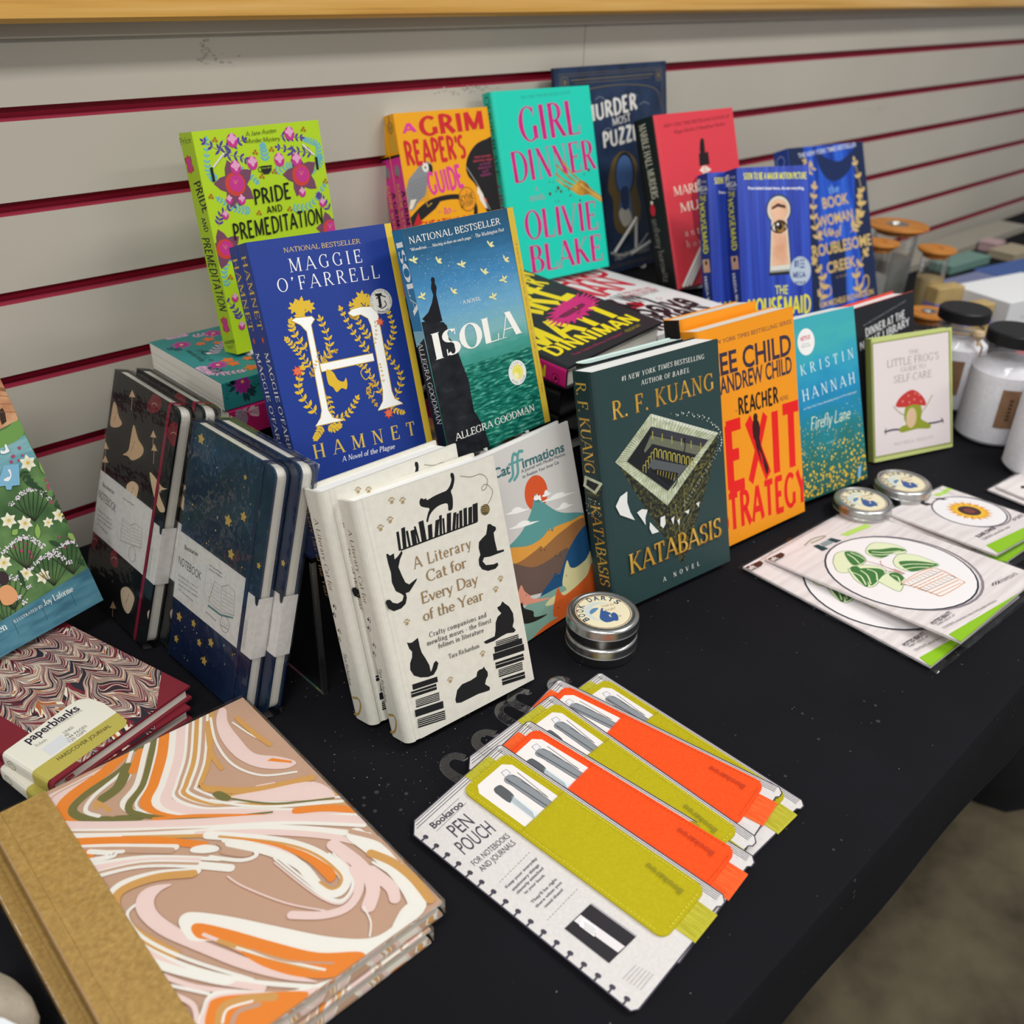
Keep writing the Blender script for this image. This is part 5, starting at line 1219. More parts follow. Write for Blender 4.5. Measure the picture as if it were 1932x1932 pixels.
ART['woman'] = [
('p','#1c2a4e',[(0,0),(34.5,0),(44.9,101.9),(34.5,254.8),(0,254.8)]),
('p','#1c2a4e',[(172.7,0),(148.5,0),(134.7,127.4),(152,254.8),(172.7,254.8)]),
('q','#1a2c5a',[(63,245.8),(67.4,218.9),(86.4,199.6),(113.4,200.5),(138.6,216.8),(152.3,246.2),(127.4,232.7),(108.7,227.9),(83.3,235.6)]),
('p','#16254e',[(66,98.5),(107.8,106.2),(96.2,1.5),(64.4,2.8)]),
('v','#dcbc78',[(49.5,106.4),(41.1,149.5),(50.3,193.4)],6,15,6,0.9),
('v','#dcbc78',[(127.8,116.5),(158.1,163.2),(149,225.2)],6,15,6,0.9),
('v','#dcbc78',[(122.8,114),(149.8,139.2),(152.1,169.9)],5,15,6,0.9),
('v','#dcbc78',[(130,9.5),(126.5,48),(154.7,79.3)],4,16,7,0.9),
('v','#dcbc78',[(34.6,13.2),(48.6,45.3),(31.8,78)],5,16,7,0.9),
('v','#dcbc78',[(41.8,113.2),(64.9,119.9),(78.1,118.6)],4,12,4,0.9),
('v','#dcbc78',[(36.5,215.2),(50.7,223),(35.1,233)],4,11,4,0.9),
('c','#dcbc78',2.2,[(39.5,15.6),(60.6,22),(60.4,34.5),(42.8,36.8),(31.8,22.8)]),
('c','#dcbc78',2.2,[(122.7,23.2),(133.3,15.5),(150.9,22.7),(153.3,38.3),(144,39.5),(137,24.5)]),
('c','#dcbc78',2.2,[(127.5,54.1),(123.7,29.4),(131.4,18.9)]),
('t','#c8cede','THE NEW YORK TIMES BESTSELLER','bold',22.4,238.5,156.3,248.4,7,0,'stretch'),
('t','#7fb0ea','the','brush',82.1,178.2,105.8,180.5,13.3),
('t','#dcbc78','BOOK','bold',63.7,157,124.5,160.6,16.8,0,'stretch'),
('t','#dcbc78','WOMAN','bold',50.5,129,133.3,134.6,16.8,0,'stretch'),
('t','#dcbc78','of','brush',84.7,109.3,100.5,111.6,15.9,0.3),
('t','#dcbc78','TROUBLESOME','bold',15.2,83.5,169.5,89.6,18,0,'stretch'),
('t','#dcbc78','CREEK','bold',58.2,54.9,126.3,59,17.1,0,'stretch'),
('t','#dcbc78','a novel','hand',77.8,45.3,104,46.1,4.3),
('t','#dcbc78','KIM MICHELE RICHARDSON','bold',33,2.6,163,8.3,9.1,0,'stretch')]
ART['woman_s'] = [
('o','#a8b8e8',14.1,237.7,8,8,1.4),
('t','#dcbc78','THE BOOK WOMAN','bold',5.1,220.6,1.7,122.5,8)]
ART['kata'] = [
('t','#eceae2','#1','old',33.7,216.8,39.7,216.5,4.4),
('t','#eceae2','NEW YORK TIMES','ser',42.1,216.4,98.3,217.2,4.5,0.18),
('t','#eceae2','BESTSELLING','ser',100.8,217.1,141.2,215.9,4.6),
('t','#eceae2','AUTHOR OF','ser',57.4,208.2,94.8,207.4,4.5),
('t','#eceae2','BABEL','ser',97.3,207.3,119.9,207.3,4.6,0.18),
('t','#8a5a1e','R. F. KUANG','ser',19.7,183.8,153.2,183,16.6),
('t','@gold_foil','R. F. KUANG','ser',19.1,184.5,152.5,183.9,16.6),
('p','@dark_print',[(21.3,140.9),(78.1,86),(92.7,18.8),(66.6,62.8),(38.9,109.9)]),
('p','@dark_print',[(78.1,86),(153.7,138.7),(151.9,126.8),(123.6,71.5),(92.7,18.8),(81.2,52.2)]),
('s','#5c5c3a',0.7,[(81.9,79.9),(88.2,41.9)]),
('s','#8d8a44',0.7,[(88.7,84.2),(92.4,51.7)]),
('s','#5c5c3a',0.7,[(95.4,88.6),(96.5,61.5)]),
('s','#8d8a44',0.7,[(102.2,92.9),(100.7,71.3)]),
('s','#5c5c3a',0.7,[(109.1,97.3),(104.9,81)]),
('s','#8d8a44',0.7,[(115.9,101.7),(109,90.8)]),
('s','#5c5c3a',0.7,[(122.9,106.1),(113.1,100.5)]),
('s','#8d8a44',0.7,[(129.8,110.6),(117.3,110.2)]),
('s','#5c5c3a',0.7,[(136.8,115.1),(121.4,119.9)]),
('s','#7d7c50',0.5,[(79.8,74.6),(149,122.6)]),
('s','#7d7c50',0.5,[(81.1,66.6),(140.8,110.8)]),
('s','#7d7c50',0.5,[(82.4,58.6),(132.6,99.1)]),
('s','#7d7c50',0.5,[(83.7,50.6),(124.4,87.4)]),
('s','#7d7c50',0.5,[(85,42.5),(116.3,75.7)]),
('s','#7d7c50',0.5,[(86.4,34.3),(108.1,64)]),
('s','#7d7c50',0.5,[(87.7,26.1),(100,52.3)]),
('s','#3a3d36',0.5,[(27.1,133.8),(78.9,80.8)]),
('s','#3a3d36',0.5,[(31.2,127.1),(80.5,70.8)]),
('s','#3a3d36',0.5,[(35.2,120.4),(82.1,60.7)]),
('s','#3a3d36',0.5,[(39.4,113.6),(83.7,50.6)]),
('s','#3a3d36',0.5,[(43.5,106.7),(85.4,40.3)]),
('s','#3a3d36',0.5,[(47.7,99.7),(87,30)]),
('p','@stone_print',[(65.9,179.5),(154.3,139.4),(78,85.4),(17.3,145.3)]),
('p','#dfe3cf',[(65.9,179.5),(154.3,139.4),(150.3,137.6),(66.1,176.2)]),
('s','#6f7458',0.35,[(65.9,179.5),(64.7,168.1)]),
('s','#6f7458',0.35,[(66.4,179.4),(65.2,168)]),
('s','#8b9072',0.35,[(17.8,145.1),(31,142.5)]),
('s','#8b9072',0.35,[(78,85.4),(79.6,100.2)]),
('s','#6f7458',0.35,[(63.6,177.9),(63.1,166.9)]),
('s','#6f7458',0.35,[(70.3,177.6),(68.5,166.5)]),
('s','#8b9072',0.35,[(20.5,142.5),(33.3,140.6)]),
('s','#8b9072',0.35,[(81.6,87.9),(82.3,101.9)]),
('s','#6f7458',0.35,[(61.2,176.2),(61.5,165.7)]),
('s','#6f7458',0.35,[(74.3,175.8),(71.9,165.1)]),
('s','#8b9072',0.35,[(23.2,139.7),(35.5,138.7)]),
('s','#8b9072',0.35,[(85.1,90.4),(85.1,103.5)]),
('s','#6f7458',0.35,[(58.9,174.6),(59.9,164.5)]),
('s','#6f7458',0.35,[(78.3,174),(75.2,163.6)]),
('s','#8b9072',0.35,[(26,137),(37.7,136.7)]),
('s','#8b9072',0.35,[(88.7,92.9),(87.9,105.2)]),
('s','#6f7458',0.35,[(56.5,172.9),(58.3,163.3)]),
('s','#6f7458',0.35,[(82.3,172.2),(78.6,162.2)]),
('s','#8b9072',0.35,[(28.7,134.3),(40,134.8)]),
('s','#8b9072',0.35,[(92.3,95.5),(90.6,106.9)]),
('s','#6f7458',0.35,[(54.2,171.3),(56.7,162.1)]),
('s','#6f7458',0.35,[(86.3,170.4),(82.1,160.7)]),
('s','#8b9072',0.35,[(31.5,131.5),(42.2,132.8)]),
('s','#8b9072',0.35,[(95.8,98),(93.4,108.6)]),
('s','#6f7458',0.35,[(51.9,169.6),(55.1,160.9)]),
('s','#6f7458',0.35,[(90.4,168.5),(85.5,159.2)]),
('s','#8b9072',0.35,[(34.3,128.8),(44.5,130.9)]),
('s','#8b9072',0.35,[(99.4,100.5),(96.2,110.3)]),
('s','#6f7458',0.35,[(49.5,168),(53.5,159.7)]),
('s','#6f7458',0.35,[(94.4,166.7),(88.9,157.7)]),
('s','#8b9072',0.35,[(37.1,126),(46.8,128.9)]),
('s','#8b9072',0.35,[(103,103.1),(99,112)]),
('s','#6f7458',0.35,[(47.2,166.3),(51.9,158.5)]),
('s','#6f7458',0.35,[(98.5,164.8),(92.4,156.2)]),
('s','#8b9072',0.35,[(39.9,123.2),(49,126.9)]),
('s','#8b9072',0.35,[(106.6,105.6),(101.8,113.7)]),
('s','#6f7458',0.35,[(44.9,164.7),(50.3,157.3)]),
('s','#6f7458',0.35,[(102.7,162.9),(95.9,154.7)]),
('s','#8b9072',0.35,[(42.8,120.4),(51.3,124.9)]),
('s','#8b9072',0.35,[(110.2,108.2),(104.7,115.4)]),
('s','#6f7458',0.35,[(42.6,163.1),(48.7,156.1)]),
('s','#6f7458',0.35,[(106.8,161),(99.4,153.2)]),
('s','#8b9072',0.35,[(45.6,117.5),(53.6,122.9)]),
('s','#8b9072',0.35,[(113.9,110.8),(107.5,117.1)]),
('s','#6f7458',0.35,[(40.3,161.4),(47.1,154.9)]),
('s','#6f7458',0.35,[(111,159.1),(102.9,151.7)]),
('s','#8b9072',0.35,[(48.5,114.7),(55.9,120.9)]),
('s','#8b9072',0.35,[(117.5,113.3),(110.3,118.8)]),
('s','#6f7458',0.35,[(37.9,159.8),(45.5,153.7)]),
('s','#6f7458',0.35,[(115.2,157.2),(106.4,150.2)]),
('s','#8b9072',0.35,[(51.4,111.8),(58.3,118.9)]),
('s','#8b9072',0.35,[(121.1,115.9),(113.1,120.6)]),
('s','#6f7458',0.35,[(35.6,158.2),(44,152.5)]),
('s','#6f7458',0.35,[(119.5,155.3),(110,148.7)]),
('s','#8b9072',0.35,[(54.3,109),(60.6,116.9)]),
('s','#8b9072',0.35,[(124.8,118.5),(116,122.3)]),
('s','#6f7458',0.35,[(33.3,156.6),(42.4,151.3)]),
('s','#6f7458',0.35,[(123.7,153.3),(113.6,147.1)]),
('s','#8b9072',0.35,[(57.2,106.1),(62.9,114.8)]),
('s','#8b9072',0.35,[(128.5,121.1),(118.8,124)]),
('s','#6f7458',0.35,[(31,154.9),(40.8,150.1)]),
('s','#6f7458',0.35,[(128,151.4),(117.2,145.6)]),
('s','#8b9072',0.35,[(60.1,103.2),(65.3,112.8)]),
('s','#8b9072',0.35,[(132.1,123.7),(121.7,125.7)]),
('s','#6f7458',0.35,[(28.7,153.3),(39.2,148.9)]),
('s','#6f7458',0.35,[(132.3,149.4),(120.8,144)]),
('s','#8b9072',0.35,[(63.1,100.2),(67.6,110.8)]),
('s','#8b9072',0.35,[(135.8,126.3),(124.5,127.5)]),
('s','#6f7458',0.35,[(26.4,151.7),(37.6,147.7)]),
('s','#6f7458',0.35,[(136.7,147.4),(124.4,142.4)]),
('s','#8b9072',0.35,[(66,97.3),(70,108.7)]),
('s','#8b9072',0.35,[(139.5,128.9),(127.4,129.2)]),
('s','#6f7458',0.35,[(24.2,150.1),(36.1,146.6)]),
('s','#6f7458',0.35,[(141,145.4),(128.1,140.9)]),
('s','#8b9072',0.35,[(69,94.3),(72.4,106.6)]),
('s','#8b9072',0.35,[(143.2,131.5),(130.2,130.9)]),
('s','#6f7458',0.35,[(21.9,148.5),(34.5,145.4)]),
('s','#6f7458',0.35,[(145.4,143.4),(131.7,139.3)]),
('s','#8b9072',0.35,[(72,91.4),(74.8,104.6)]),
('s','#8b9072',0.35,[(146.9,134.1),(133.1,132.7)]),
('s','#6f7458',0.35,[(19.6,146.9),(32.9,144.2)]),
('s','#6f7458',0.35,[(149.9,141.4),(135.4,137.7)]),
('s','#8b9072',0.35,[(75,88.4),(77.2,102.5)]),
('s','#8b9072',0.35,[(150.6,136.7),(136,134.4)]),
('s','#6f7458',0.35,[(17.3,145.3),(31.3,143)]),
('s','#6f7458',0.35,[(154.3,139.4),(139.1,136.1)]),
('s','#8b9072',0.35,[(78,85.4),(79.6,100.4)]),
('s','#8b9072',0.35,[(154.3,139.4),(138.9,136.2)]),
('p','#1d2023',[(64.6,167.7),(139.1,136.1),(79.6,100.2),(31.1,142.7)]),
('p','#3a3c44',[(64.6,167.7),(139.1,136.1),(131.6,131.3),(63.1,160.5)]),
('p','#6d705e',[(53,147.3),(63,159.6),(131.1,131.1),(121.6,125.3),(64.5,150.9),(54,144.9)]),
('s','#b3a84a',1,[(65.8,162.7),(65,155.4)]),
('s','#b3a84a',1,[(77.8,157.5),(77,150.2)]),
('s','#b3a84a',1,[(90,152.2),(89.3,144.8)]),
('s','#b3a84a',1,[(102.4,146.8),(101.7,139.4)]),
('s','#b3a84a',1,[(115.1,141.4),(114.4,133.8)]),
('s','#b3a84a',1,[(128,135.8),(127.3,128.2)]),
('p','#22252c',[(62.8,151.1),(120.8,125.5),(81,101.7),(48.9,132.4)]),
('c','#c2b54e',0.9,[(64.9,137.9),(65.6,144.5),(67.7,145.4),(69.3,143.5),(68.6,136.9)]),
('c','#c2b54e',0.9,[(70.7,135.2),(71.4,141.8),(73.5,142.8),(75.1,140.9),(74.4,134.3)]),
('c','#c2b54e',0.9,[(76.5,132.6),(77.2,139.2),(79.3,140.2),(80.9,138.2),(80.2,131.6)]),
('c','#c2b54e',0.9,[(82.3,129.9),(83,136.6),(85.2,137.5),(86.8,135.6),(86.1,128.9)]),
('c','#c2b54e',0.9,[(88.2,127.2),(88.9,133.9),(91.1,134.8),(92.7,132.9),(92,126.2)]),
('c','#c2b54e',0.9,[(94.2,124.4),(94.9,131.2),(97.1,132.1),(98.7,130.2),(98,123.4)]),
('c','#c2b54e',0.9,[(100.2,121.7),(100.9,128.4),(103.1,129.4),(104.7,127.4),(104.1,120.6)]),
('c','#c2b54e',0.9,[(106.3,118.9),(107,125.7),(109.2,126.7),(110.8,124.7),(110.2,117.8)]),
('c','#c2b54e',0.9,[(112.4,116),(113.1,122.9),(115.3,123.9),(117,121.9),(116.4,115)]),
('c','#b3a84a',0.8,[(61,137),(61.6,142.5),(63.7,142.7),(65,140.9),(64.3,135)]),
('c','#b3a84a',0.8,[(57.2,133.9),(57.8,139.4),(59.8,139.6),(61.1,137.7),(60.5,131.9)]),
('c','#b3a84a',0.8,[(53.4,130.8),(54,136.3),(56,136.5),(57.3,134.6),(56.7,128.8)]),
('c','#b3a84a',0.8,[(49.6,127.7),(50.2,133.2),(52.2,133.4),(53.5,131.5),(52.8,125.7)]),
('p','#585d60',[(63,136.3),(107.5,117.8),(88.1,107.5),(56.2,131.5)]),
('p','#16181b',[(66.9,125.8),(95.3,113.7),(81.3,104.6),(60.6,125.6)]),
('s','#a69a44',0.8,[(68.5,124.4),(67.5,119.9)]),
('s','#a69a44',0.8,[(72.1,122.9),(70.9,118.1)]),
('s','#a69a44',0.8,[(75.8,121.3),(74.2,116.2)]),
('s','#a69a44',0.8,[(79.5,119.7),(77.6,114.3)]),
('s','#a69a44',0.8,[(83.2,118.1),(81.1,112.4)]),
('s','#a69a44',0.8,[(86.9,116.5),(84.5,110.4)]),
('s','#a69a44',0.8,[(90.7,114.9),(87.9,108.5)]),
('c','#101214',1.1,[(106.1,144.2),(106.6,138.3),(103.9,131.9)]),
('e','#101214',106.4,145.1,1.2,1.2,0),
('c','#101214',1.1,[(92.1,113.2),(92.4,106.3),(86.2,101.2)]),
('e','#101214',92.2,114.1,1.2,1.2,0),
('p','#e9eae6',[(27.8,114.6),(18.5,112),(12.1,104.5),(16.5,94.7),(34,84.2),(29.2,93.7),(26.5,104)]),
('p','#e9eae6',[(37.3,90.9),(43.9,92.4),(51.1,89.5),(47.3,82.5),(47,75.2),(43.2,81.8)]),
('p','#e9eae6',[(52.7,76.6),(57.6,70.5),(63.6,63.4),(54.4,63.9),(51.5,70.5)]),
('p','#e9eae6',[(66.8,77),(72.8,77.1),(72.9,68.8),(69.4,65.1),(65.7,69)]),
('p','#e9eae6',[(80.5,71.4),(85.4,72.9),(83,64.7)]),
('p','#e9eae6',[(88.5,67),(92.4,68.8),(91.2,61.1)]),
('p','#e9eae6',[(99.3,73.1),(106,73.7),(104.3,69.2)]),
('p','#e9eae6',[(115.8,76.8),(120.8,77.4),(119.2,71.8)]),
('e','#d6dad0',90.7,173.8,0.35,0.35,0),
('e','#d6dad0',97.4,171.6,0.6,0.6,0),
('e','#d6dad0',99.6,170.3,0.85,0.85,0),
('e','#d6dad0',97.3,169.9,0.35,0.35,0),
('e','#d6dad0',104.6,171.8,0.6,0.6,0),
('e','#d6dad0',106.9,170.3,0.85,0.85,0),
('e','#d6dad0',104.6,169.8,0.35,0.35,0),
('e','#d6dad0',111.5,167,0.6,0.6,0),
('e','#d6dad0',114.2,169.7,0.85,0.85,0),
('e','#d6dad0',111.9,169,0.35,0.35,0),
('e','#d6dad0',118.8,166,0.6,0.6,0),
('e','#d6dad0',121.1,164,0.85,0.85,0),
('e','#d6dad0',119.1,167.6,0.35,0.35,0),
('e','#d6dad0',125.9,164.4,0.6,0.6,0),
('e','#d6dad0',128.1,162.3,0.85,0.85,0),
('e','#d6dad0',125.5,161.2,0.35,0.35,0),
('e','#d6dad0',132.7,162.3,0.6,0.6,0),
('e','#d6dad0',134.7,160,0.85,0.85,0),
('e','#d6dad0',131.9,158.8,0.35,0.35,0),
('e','#d6dad0',138.5,155.3,0.6,0.6,0),
('e','#d6dad0',140.7,157.4,0.85,0.85,0),
('e','#d6dad0',137.7,156,0.35,0.35,0),
('e','#d6dad0',144.1,152.4,0.6,0.6,0),
('e','#d6dad0',145.7,149.8,0.85,0.85,0),
('e','#d6dad0',142.7,153,0.35,0.35,0),
('e','#d6dad0',148.8,149.2,0.6,0.6,0),
('e','#d6dad0',150.1,146.6,0.85,0.85,0),
('e','#d6dad0',146.4,145.2,0.35,0.35,0),
('e','#d6dad0',152.6,145.9,0.6,0.6,0),
('e','#d6dad0',153.5,143.3,0.85,0.85,0),
('e','#d6dad0',149.4,141.8,0.35,0.35,0),
('e','#d6dad0',155,137.9,0.6,0.6,0),
('e','#d6dad0',155.9,139.9,0.85,0.85,0),
('e','#d6dad0',151.4,138.5,0.35,0.35,0),
('e','#d6dad0',156.6,134.6,0.6,0.6,0),
('e','#d6dad0',156.7,132,0.85,0.85,0),
('e','#d6dad0',152.2,135.3,0.35,0.35,0),
('e','#d6dad0',157,131.5,0.6,0.6,0),
('e','#d6dad0',156.8,128.9,0.85,0.85,0),
('e','#d6dad0',151.5,127.7,0.35,0.35,0),
('e','#d6dad0',156.2,128.6,0.6,0.6,0),
('e','#d6dad0',155.6,126.2,0.85,0.85,0),
('e','#d6dad0',149.9,125.1,0.35,0.35,0),
('e','#d6dad0',153.9,121.5,0.6,0.6,0),
('e','#d6dad0',153.3,123.9,0.85,0.85,0),
('e','#d6dad0',147.2,122.9,0.35,0.35,0),
('e','#d6dad0',150.1,122.3,0.5,0.5,0),
('e','#d6dad0',147.9,118.9,0.5,0.5,0),
('e','#d6dad0',145.7,115.5,0.5,0.5,0),
('e','#d6dad0',143.9,117.4,0.5,0.5,0),
('e','#d6dad0',141.6,114,0.5,0.5,0),
('e','#d6dad0',139.4,110.6,0.5,0.5,0),
('e','#d6dad0',137.6,112.5,0.5,0.5,0),
('e','#d6dad0',135.4,109.1,0.5,0.5,0),
('e','#d6dad0',133.2,105.7,0.5,0.5,0),
('e','#d6dad0',131.4,107.6,0.5,0.5,0),
('e','#d6dad0',129.2,104.2,0.5,0.5,0),
('e','#d6dad0',127,100.8,0.5,0.5,0),
('e','#d6dad0',125.3,102.7,0.5,0.5,0),
('e','#d6dad0',123.1,99.3,0.5,0.5,0),
('e','#d6dad0',120.8,96,0.5,0.5,0),
('e','#d6dad0',119.1,97.9,0.5,0.5,0),
('e','#d6dad0',116.9,94.5,0.5,0.5,0),
('e','#d6dad0',114.7,91.1,0.5,0.5,0),
('e','#d6dad0',113,93,0.5,0.5,0),
('e','#d6dad0',110.8,89.7,0.5,0.5,0),
('e','#d6dad0',108.6,86.3,0.5,0.5,0),
('e','#d6dad0',106.9,88.2,0.5,0.5,0),
('e','#d6dad0',104.7,84.9,0.5,0.5,0),
('e','#d6dad0',102.5,81.5,0.5,0.5,0),
('e','#d6dad0',100.8,83.4,0.5,0.5,0),
('e','#d6dad0',98.6,80.1,0.5,0.5,0),
('c','#d0d4c8',0.7,[(77.6,167.2),(81.6,170),(85,166.3),(90.3,167.9),(96.1,161.8)]),
('t','#8a5a1e','KATABASIS','ser',22.1,32.6,150.1,32,19.8),
('t','@gold_foil','KATABASIS','ser',21.2,33.5,149,33.2,19.8),
('t','#eceae2','A NOVEL','ser',63,11.1,114.3,11.3,4.8)]
ART['kata_s'] = [
('t','@gold_foil','R. F. KUANG','ser',8.2,222.1,8.7,136.1,14),
('t','@gold_foil','KATABASIS','ser',11.3,106.1,14.3,25,14),
('p','@dark_print',[(6.9,116.6),(32,126.6),(18.3,105.5)]),
('p','@stone_print',[(7.8,133.7),(32.5,130),(20.5,117.2),(3.9,122.7)]),
('p','#1d2023',[(10.6,130.4),(26.9,128),(19.4,120.4),(8,124.4)]),
('d','#d6dad0',4,95,26,112,30,0.3,0.7,4)]
ART['exit'] = [
('t','#3b3040','#1 NEW YORK TIMES BESTSELLING SERIES','sans',4.4,214,144.5,214.1,4.5,0,'stretch'),
('t','#3b3040','LEE CHILD','bold',12.3,182.6,142.1,181.9,22.2,0,'stretch'),
('t','#3b3040','ANDREW CHILD','bold',24.9,163.2,140.8,162,17.9,0,'stretch'),
('t','#1c1618','A','sans',44.8,140.4,47.2,140.2,2.41),
('t','#1c1618','REACHER','block',49.1,135.9,115,134.3,17.2,0,'stretch'),
('t','#3b3040','NOVEL','sans',117,134.9,131.5,134.5,4.9,0,'stretch'),
('t','#e81d1a','EXIT','block',21.3,61,149.8,56.5,68.5,0,'stretch'),
('t','#e81d1a','STRATEGY','block',5.6,16.7,154.1,11.6,38.3,0,'stretch'),
('e','#3a1210',75.2,127.3,3.6,4.6,0),
('q','#3a1210',[(71.2,124.7),(75,125.3),(79.7,122),(81.2,112.8),(79,103.9),(76.3,102.4),(74,105.1),(70.2,105),(69,115.9)]),
('q','#3a1210',[(74.6,105),(79,103.9),(81.4,91.5),(86.9,77.1),(90.5,67.5),(87.5,60.7),(84.1,68.2),(81.1,83),(76.5,92.8)]),
('q','#3a1210',[(71.6,105.7),(74.6,105),(76.5,92.8),(81.5,74.3),(84.2,69.2),(78.2,79.5),(73.4,93.6)])]
ART['exit_s'] = []
ART['fire'] = [
('d','#e2c23a',2,2,119,58,190,0.5,1.5,8),
('d','#d8b22e',2,2,119,30,120,0.8,2.2,9),
('d','#8fc6c0',2,40,119,100,70,0.3,0.9,10),
('d','#c8b048',2,50,119,86,60,0.5,1.1,12),
('t','#e6f4f4','KRISTIN','lite',22.1,143.9,114,148.2,11.6),
('t','#e6f4f4','HANNAH','lite',21.2,114.6,113.1,118.8,13),
('t','#cfe6ee','#1 New York Times Bestselling Author of The Nightingale','sans',21.8,104.8,113.7,107.2,2.42,0,'stretch'),
('t','#e4ecd0','Firefly Lane','hand',28.6,79.6,98.4,79,14.5,0.25),
('t','#b8d4cc','a novel','hand',54.4,57.9,69.6,58.4,3.1),
('e','#f1efee',35.7,180.1,14,15,0),
('t','#cf3a4c','NETFLIX','bold',26.8,182,43.4,182.7,4.7,0,'stretch'),
('t','#7a7a7a','NOW AN','sans',28.3,177.5,40.1,177.2,1.43),
('t','#7a7a7a','ORIGINAL SERIES','sans',27,174.7,42.3,174.6,1.71,0,'stretch'),
('q','#7fb0d8',[(105.8,15.9),(111.2,19.3),(108.1,5.8),(103.2,5.8)])]
ART['fire_s'] = []
ART['dinner'] = [
('t','#8a8a90','AN UNPUTDOWNABLE HISTORICAL MYSTERY','sans',42.3,154.8,139.4,169.5,2.4,0,'stretch'),
('t','#cfd0d2','DINNER AT THE','block',46.8,141,137.8,149.1,10.3,0,'stretch'),
('t','#cfd0d2','NIGHT LIBRARY','block',33.9,125.9,148,137.7,10.3,0,'stretch')]
ART['dinner_s'] = []
ART['frog'] = [
('p','#8c9450',[(0.2,150.2),(128.6,151.7),(130.7,4.2),(-0.2,5.3)]),
('p','#e4d9d9',[(2.5,148.6),(125.9,150),(128.1,6.6),(2.3,7.3)]),
('t','#9c918c','THE','old',59.5,129.1,76,129.5,5.2),
('t','#9c918c',"LITTLE FROG'S",'old',23.6,116.6,109.3,117.8,9.6),
('t','#9c918c','GUIDE TO','old',45.8,108.6,87.1,108.8,5.7),
('t','#9c918c','SELF-CARE','old',34.6,96,96.6,96.3,9.2),
('t','#a89c96','MAYBELL EEQUAY','old',32.8,16.4,99.3,16.6,3.9),
('c','#4a4058',2.4,[(58.6,42.8),(47.2,36.5),(31.4,37.4),(18.8,36.8)]),
('c','#4a4058',2.4,[(77.7,35),(89.1,36.8),(102.2,36.4),(114.7,37.1)]),
('s','#4a4058',1.2,[(20.5,41),(17.3,37),(20.3,33.1)]),
('s','#4a4058',1.2,[(112.2,41.2),(116.1,36.9),(114.7,33.3)]),
('c','#8c8a4a',1.1,[(54,51.3),(41.4,58.8),(32.9,67.4)]),
('c','#8c8a4a',1.1,[(79.7,53.4),(87.9,60.9),(97.9,73.2)]),
('q','#8f9a2e',[(55,67.5),(67.1,67.5),(77.3,62.9),(79.7,53.4),(78.2,44.9),(85.9,40),(94,34.6),(91.6,30.4),(72.8,32.7),(56.7,32.1),(45.9,31.8),(40.9,35.5),(46,39.7),(53.1,41.1),(50.1,48.9),(50.9,58.7)]),
('e','#d8b994',61.9,48.5,8.6,13,-0.1),
('q','#c23a36',[(36.9,66.5),(41.2,74.7),(51.5,81.1),(62.6,84.1),(72.2,80.8),(81.7,72.9),(86.4,64.8),(84.7,60.9),(67,64.8),(51.1,63.6)]),
('e','#d88a82',48.1,71.3,1.4,1.4,0),
('e','#d88a82',57.7,77.4,1.4,1.4,0),
('e','#d88a82',67.2,71.2,1.4,1.4,0),
('e','#d88a82',75.3,76.2,1.4,1.4,0),
('e','#d88a82',78.3,67.2,1.4,1.4,0),
('e','#d88a82',59.1,68.6,1.4,1.4,0),
('e','#d88a82',68.9,78.8,1.4,1.4,0)]
ART['frog_s'] = []
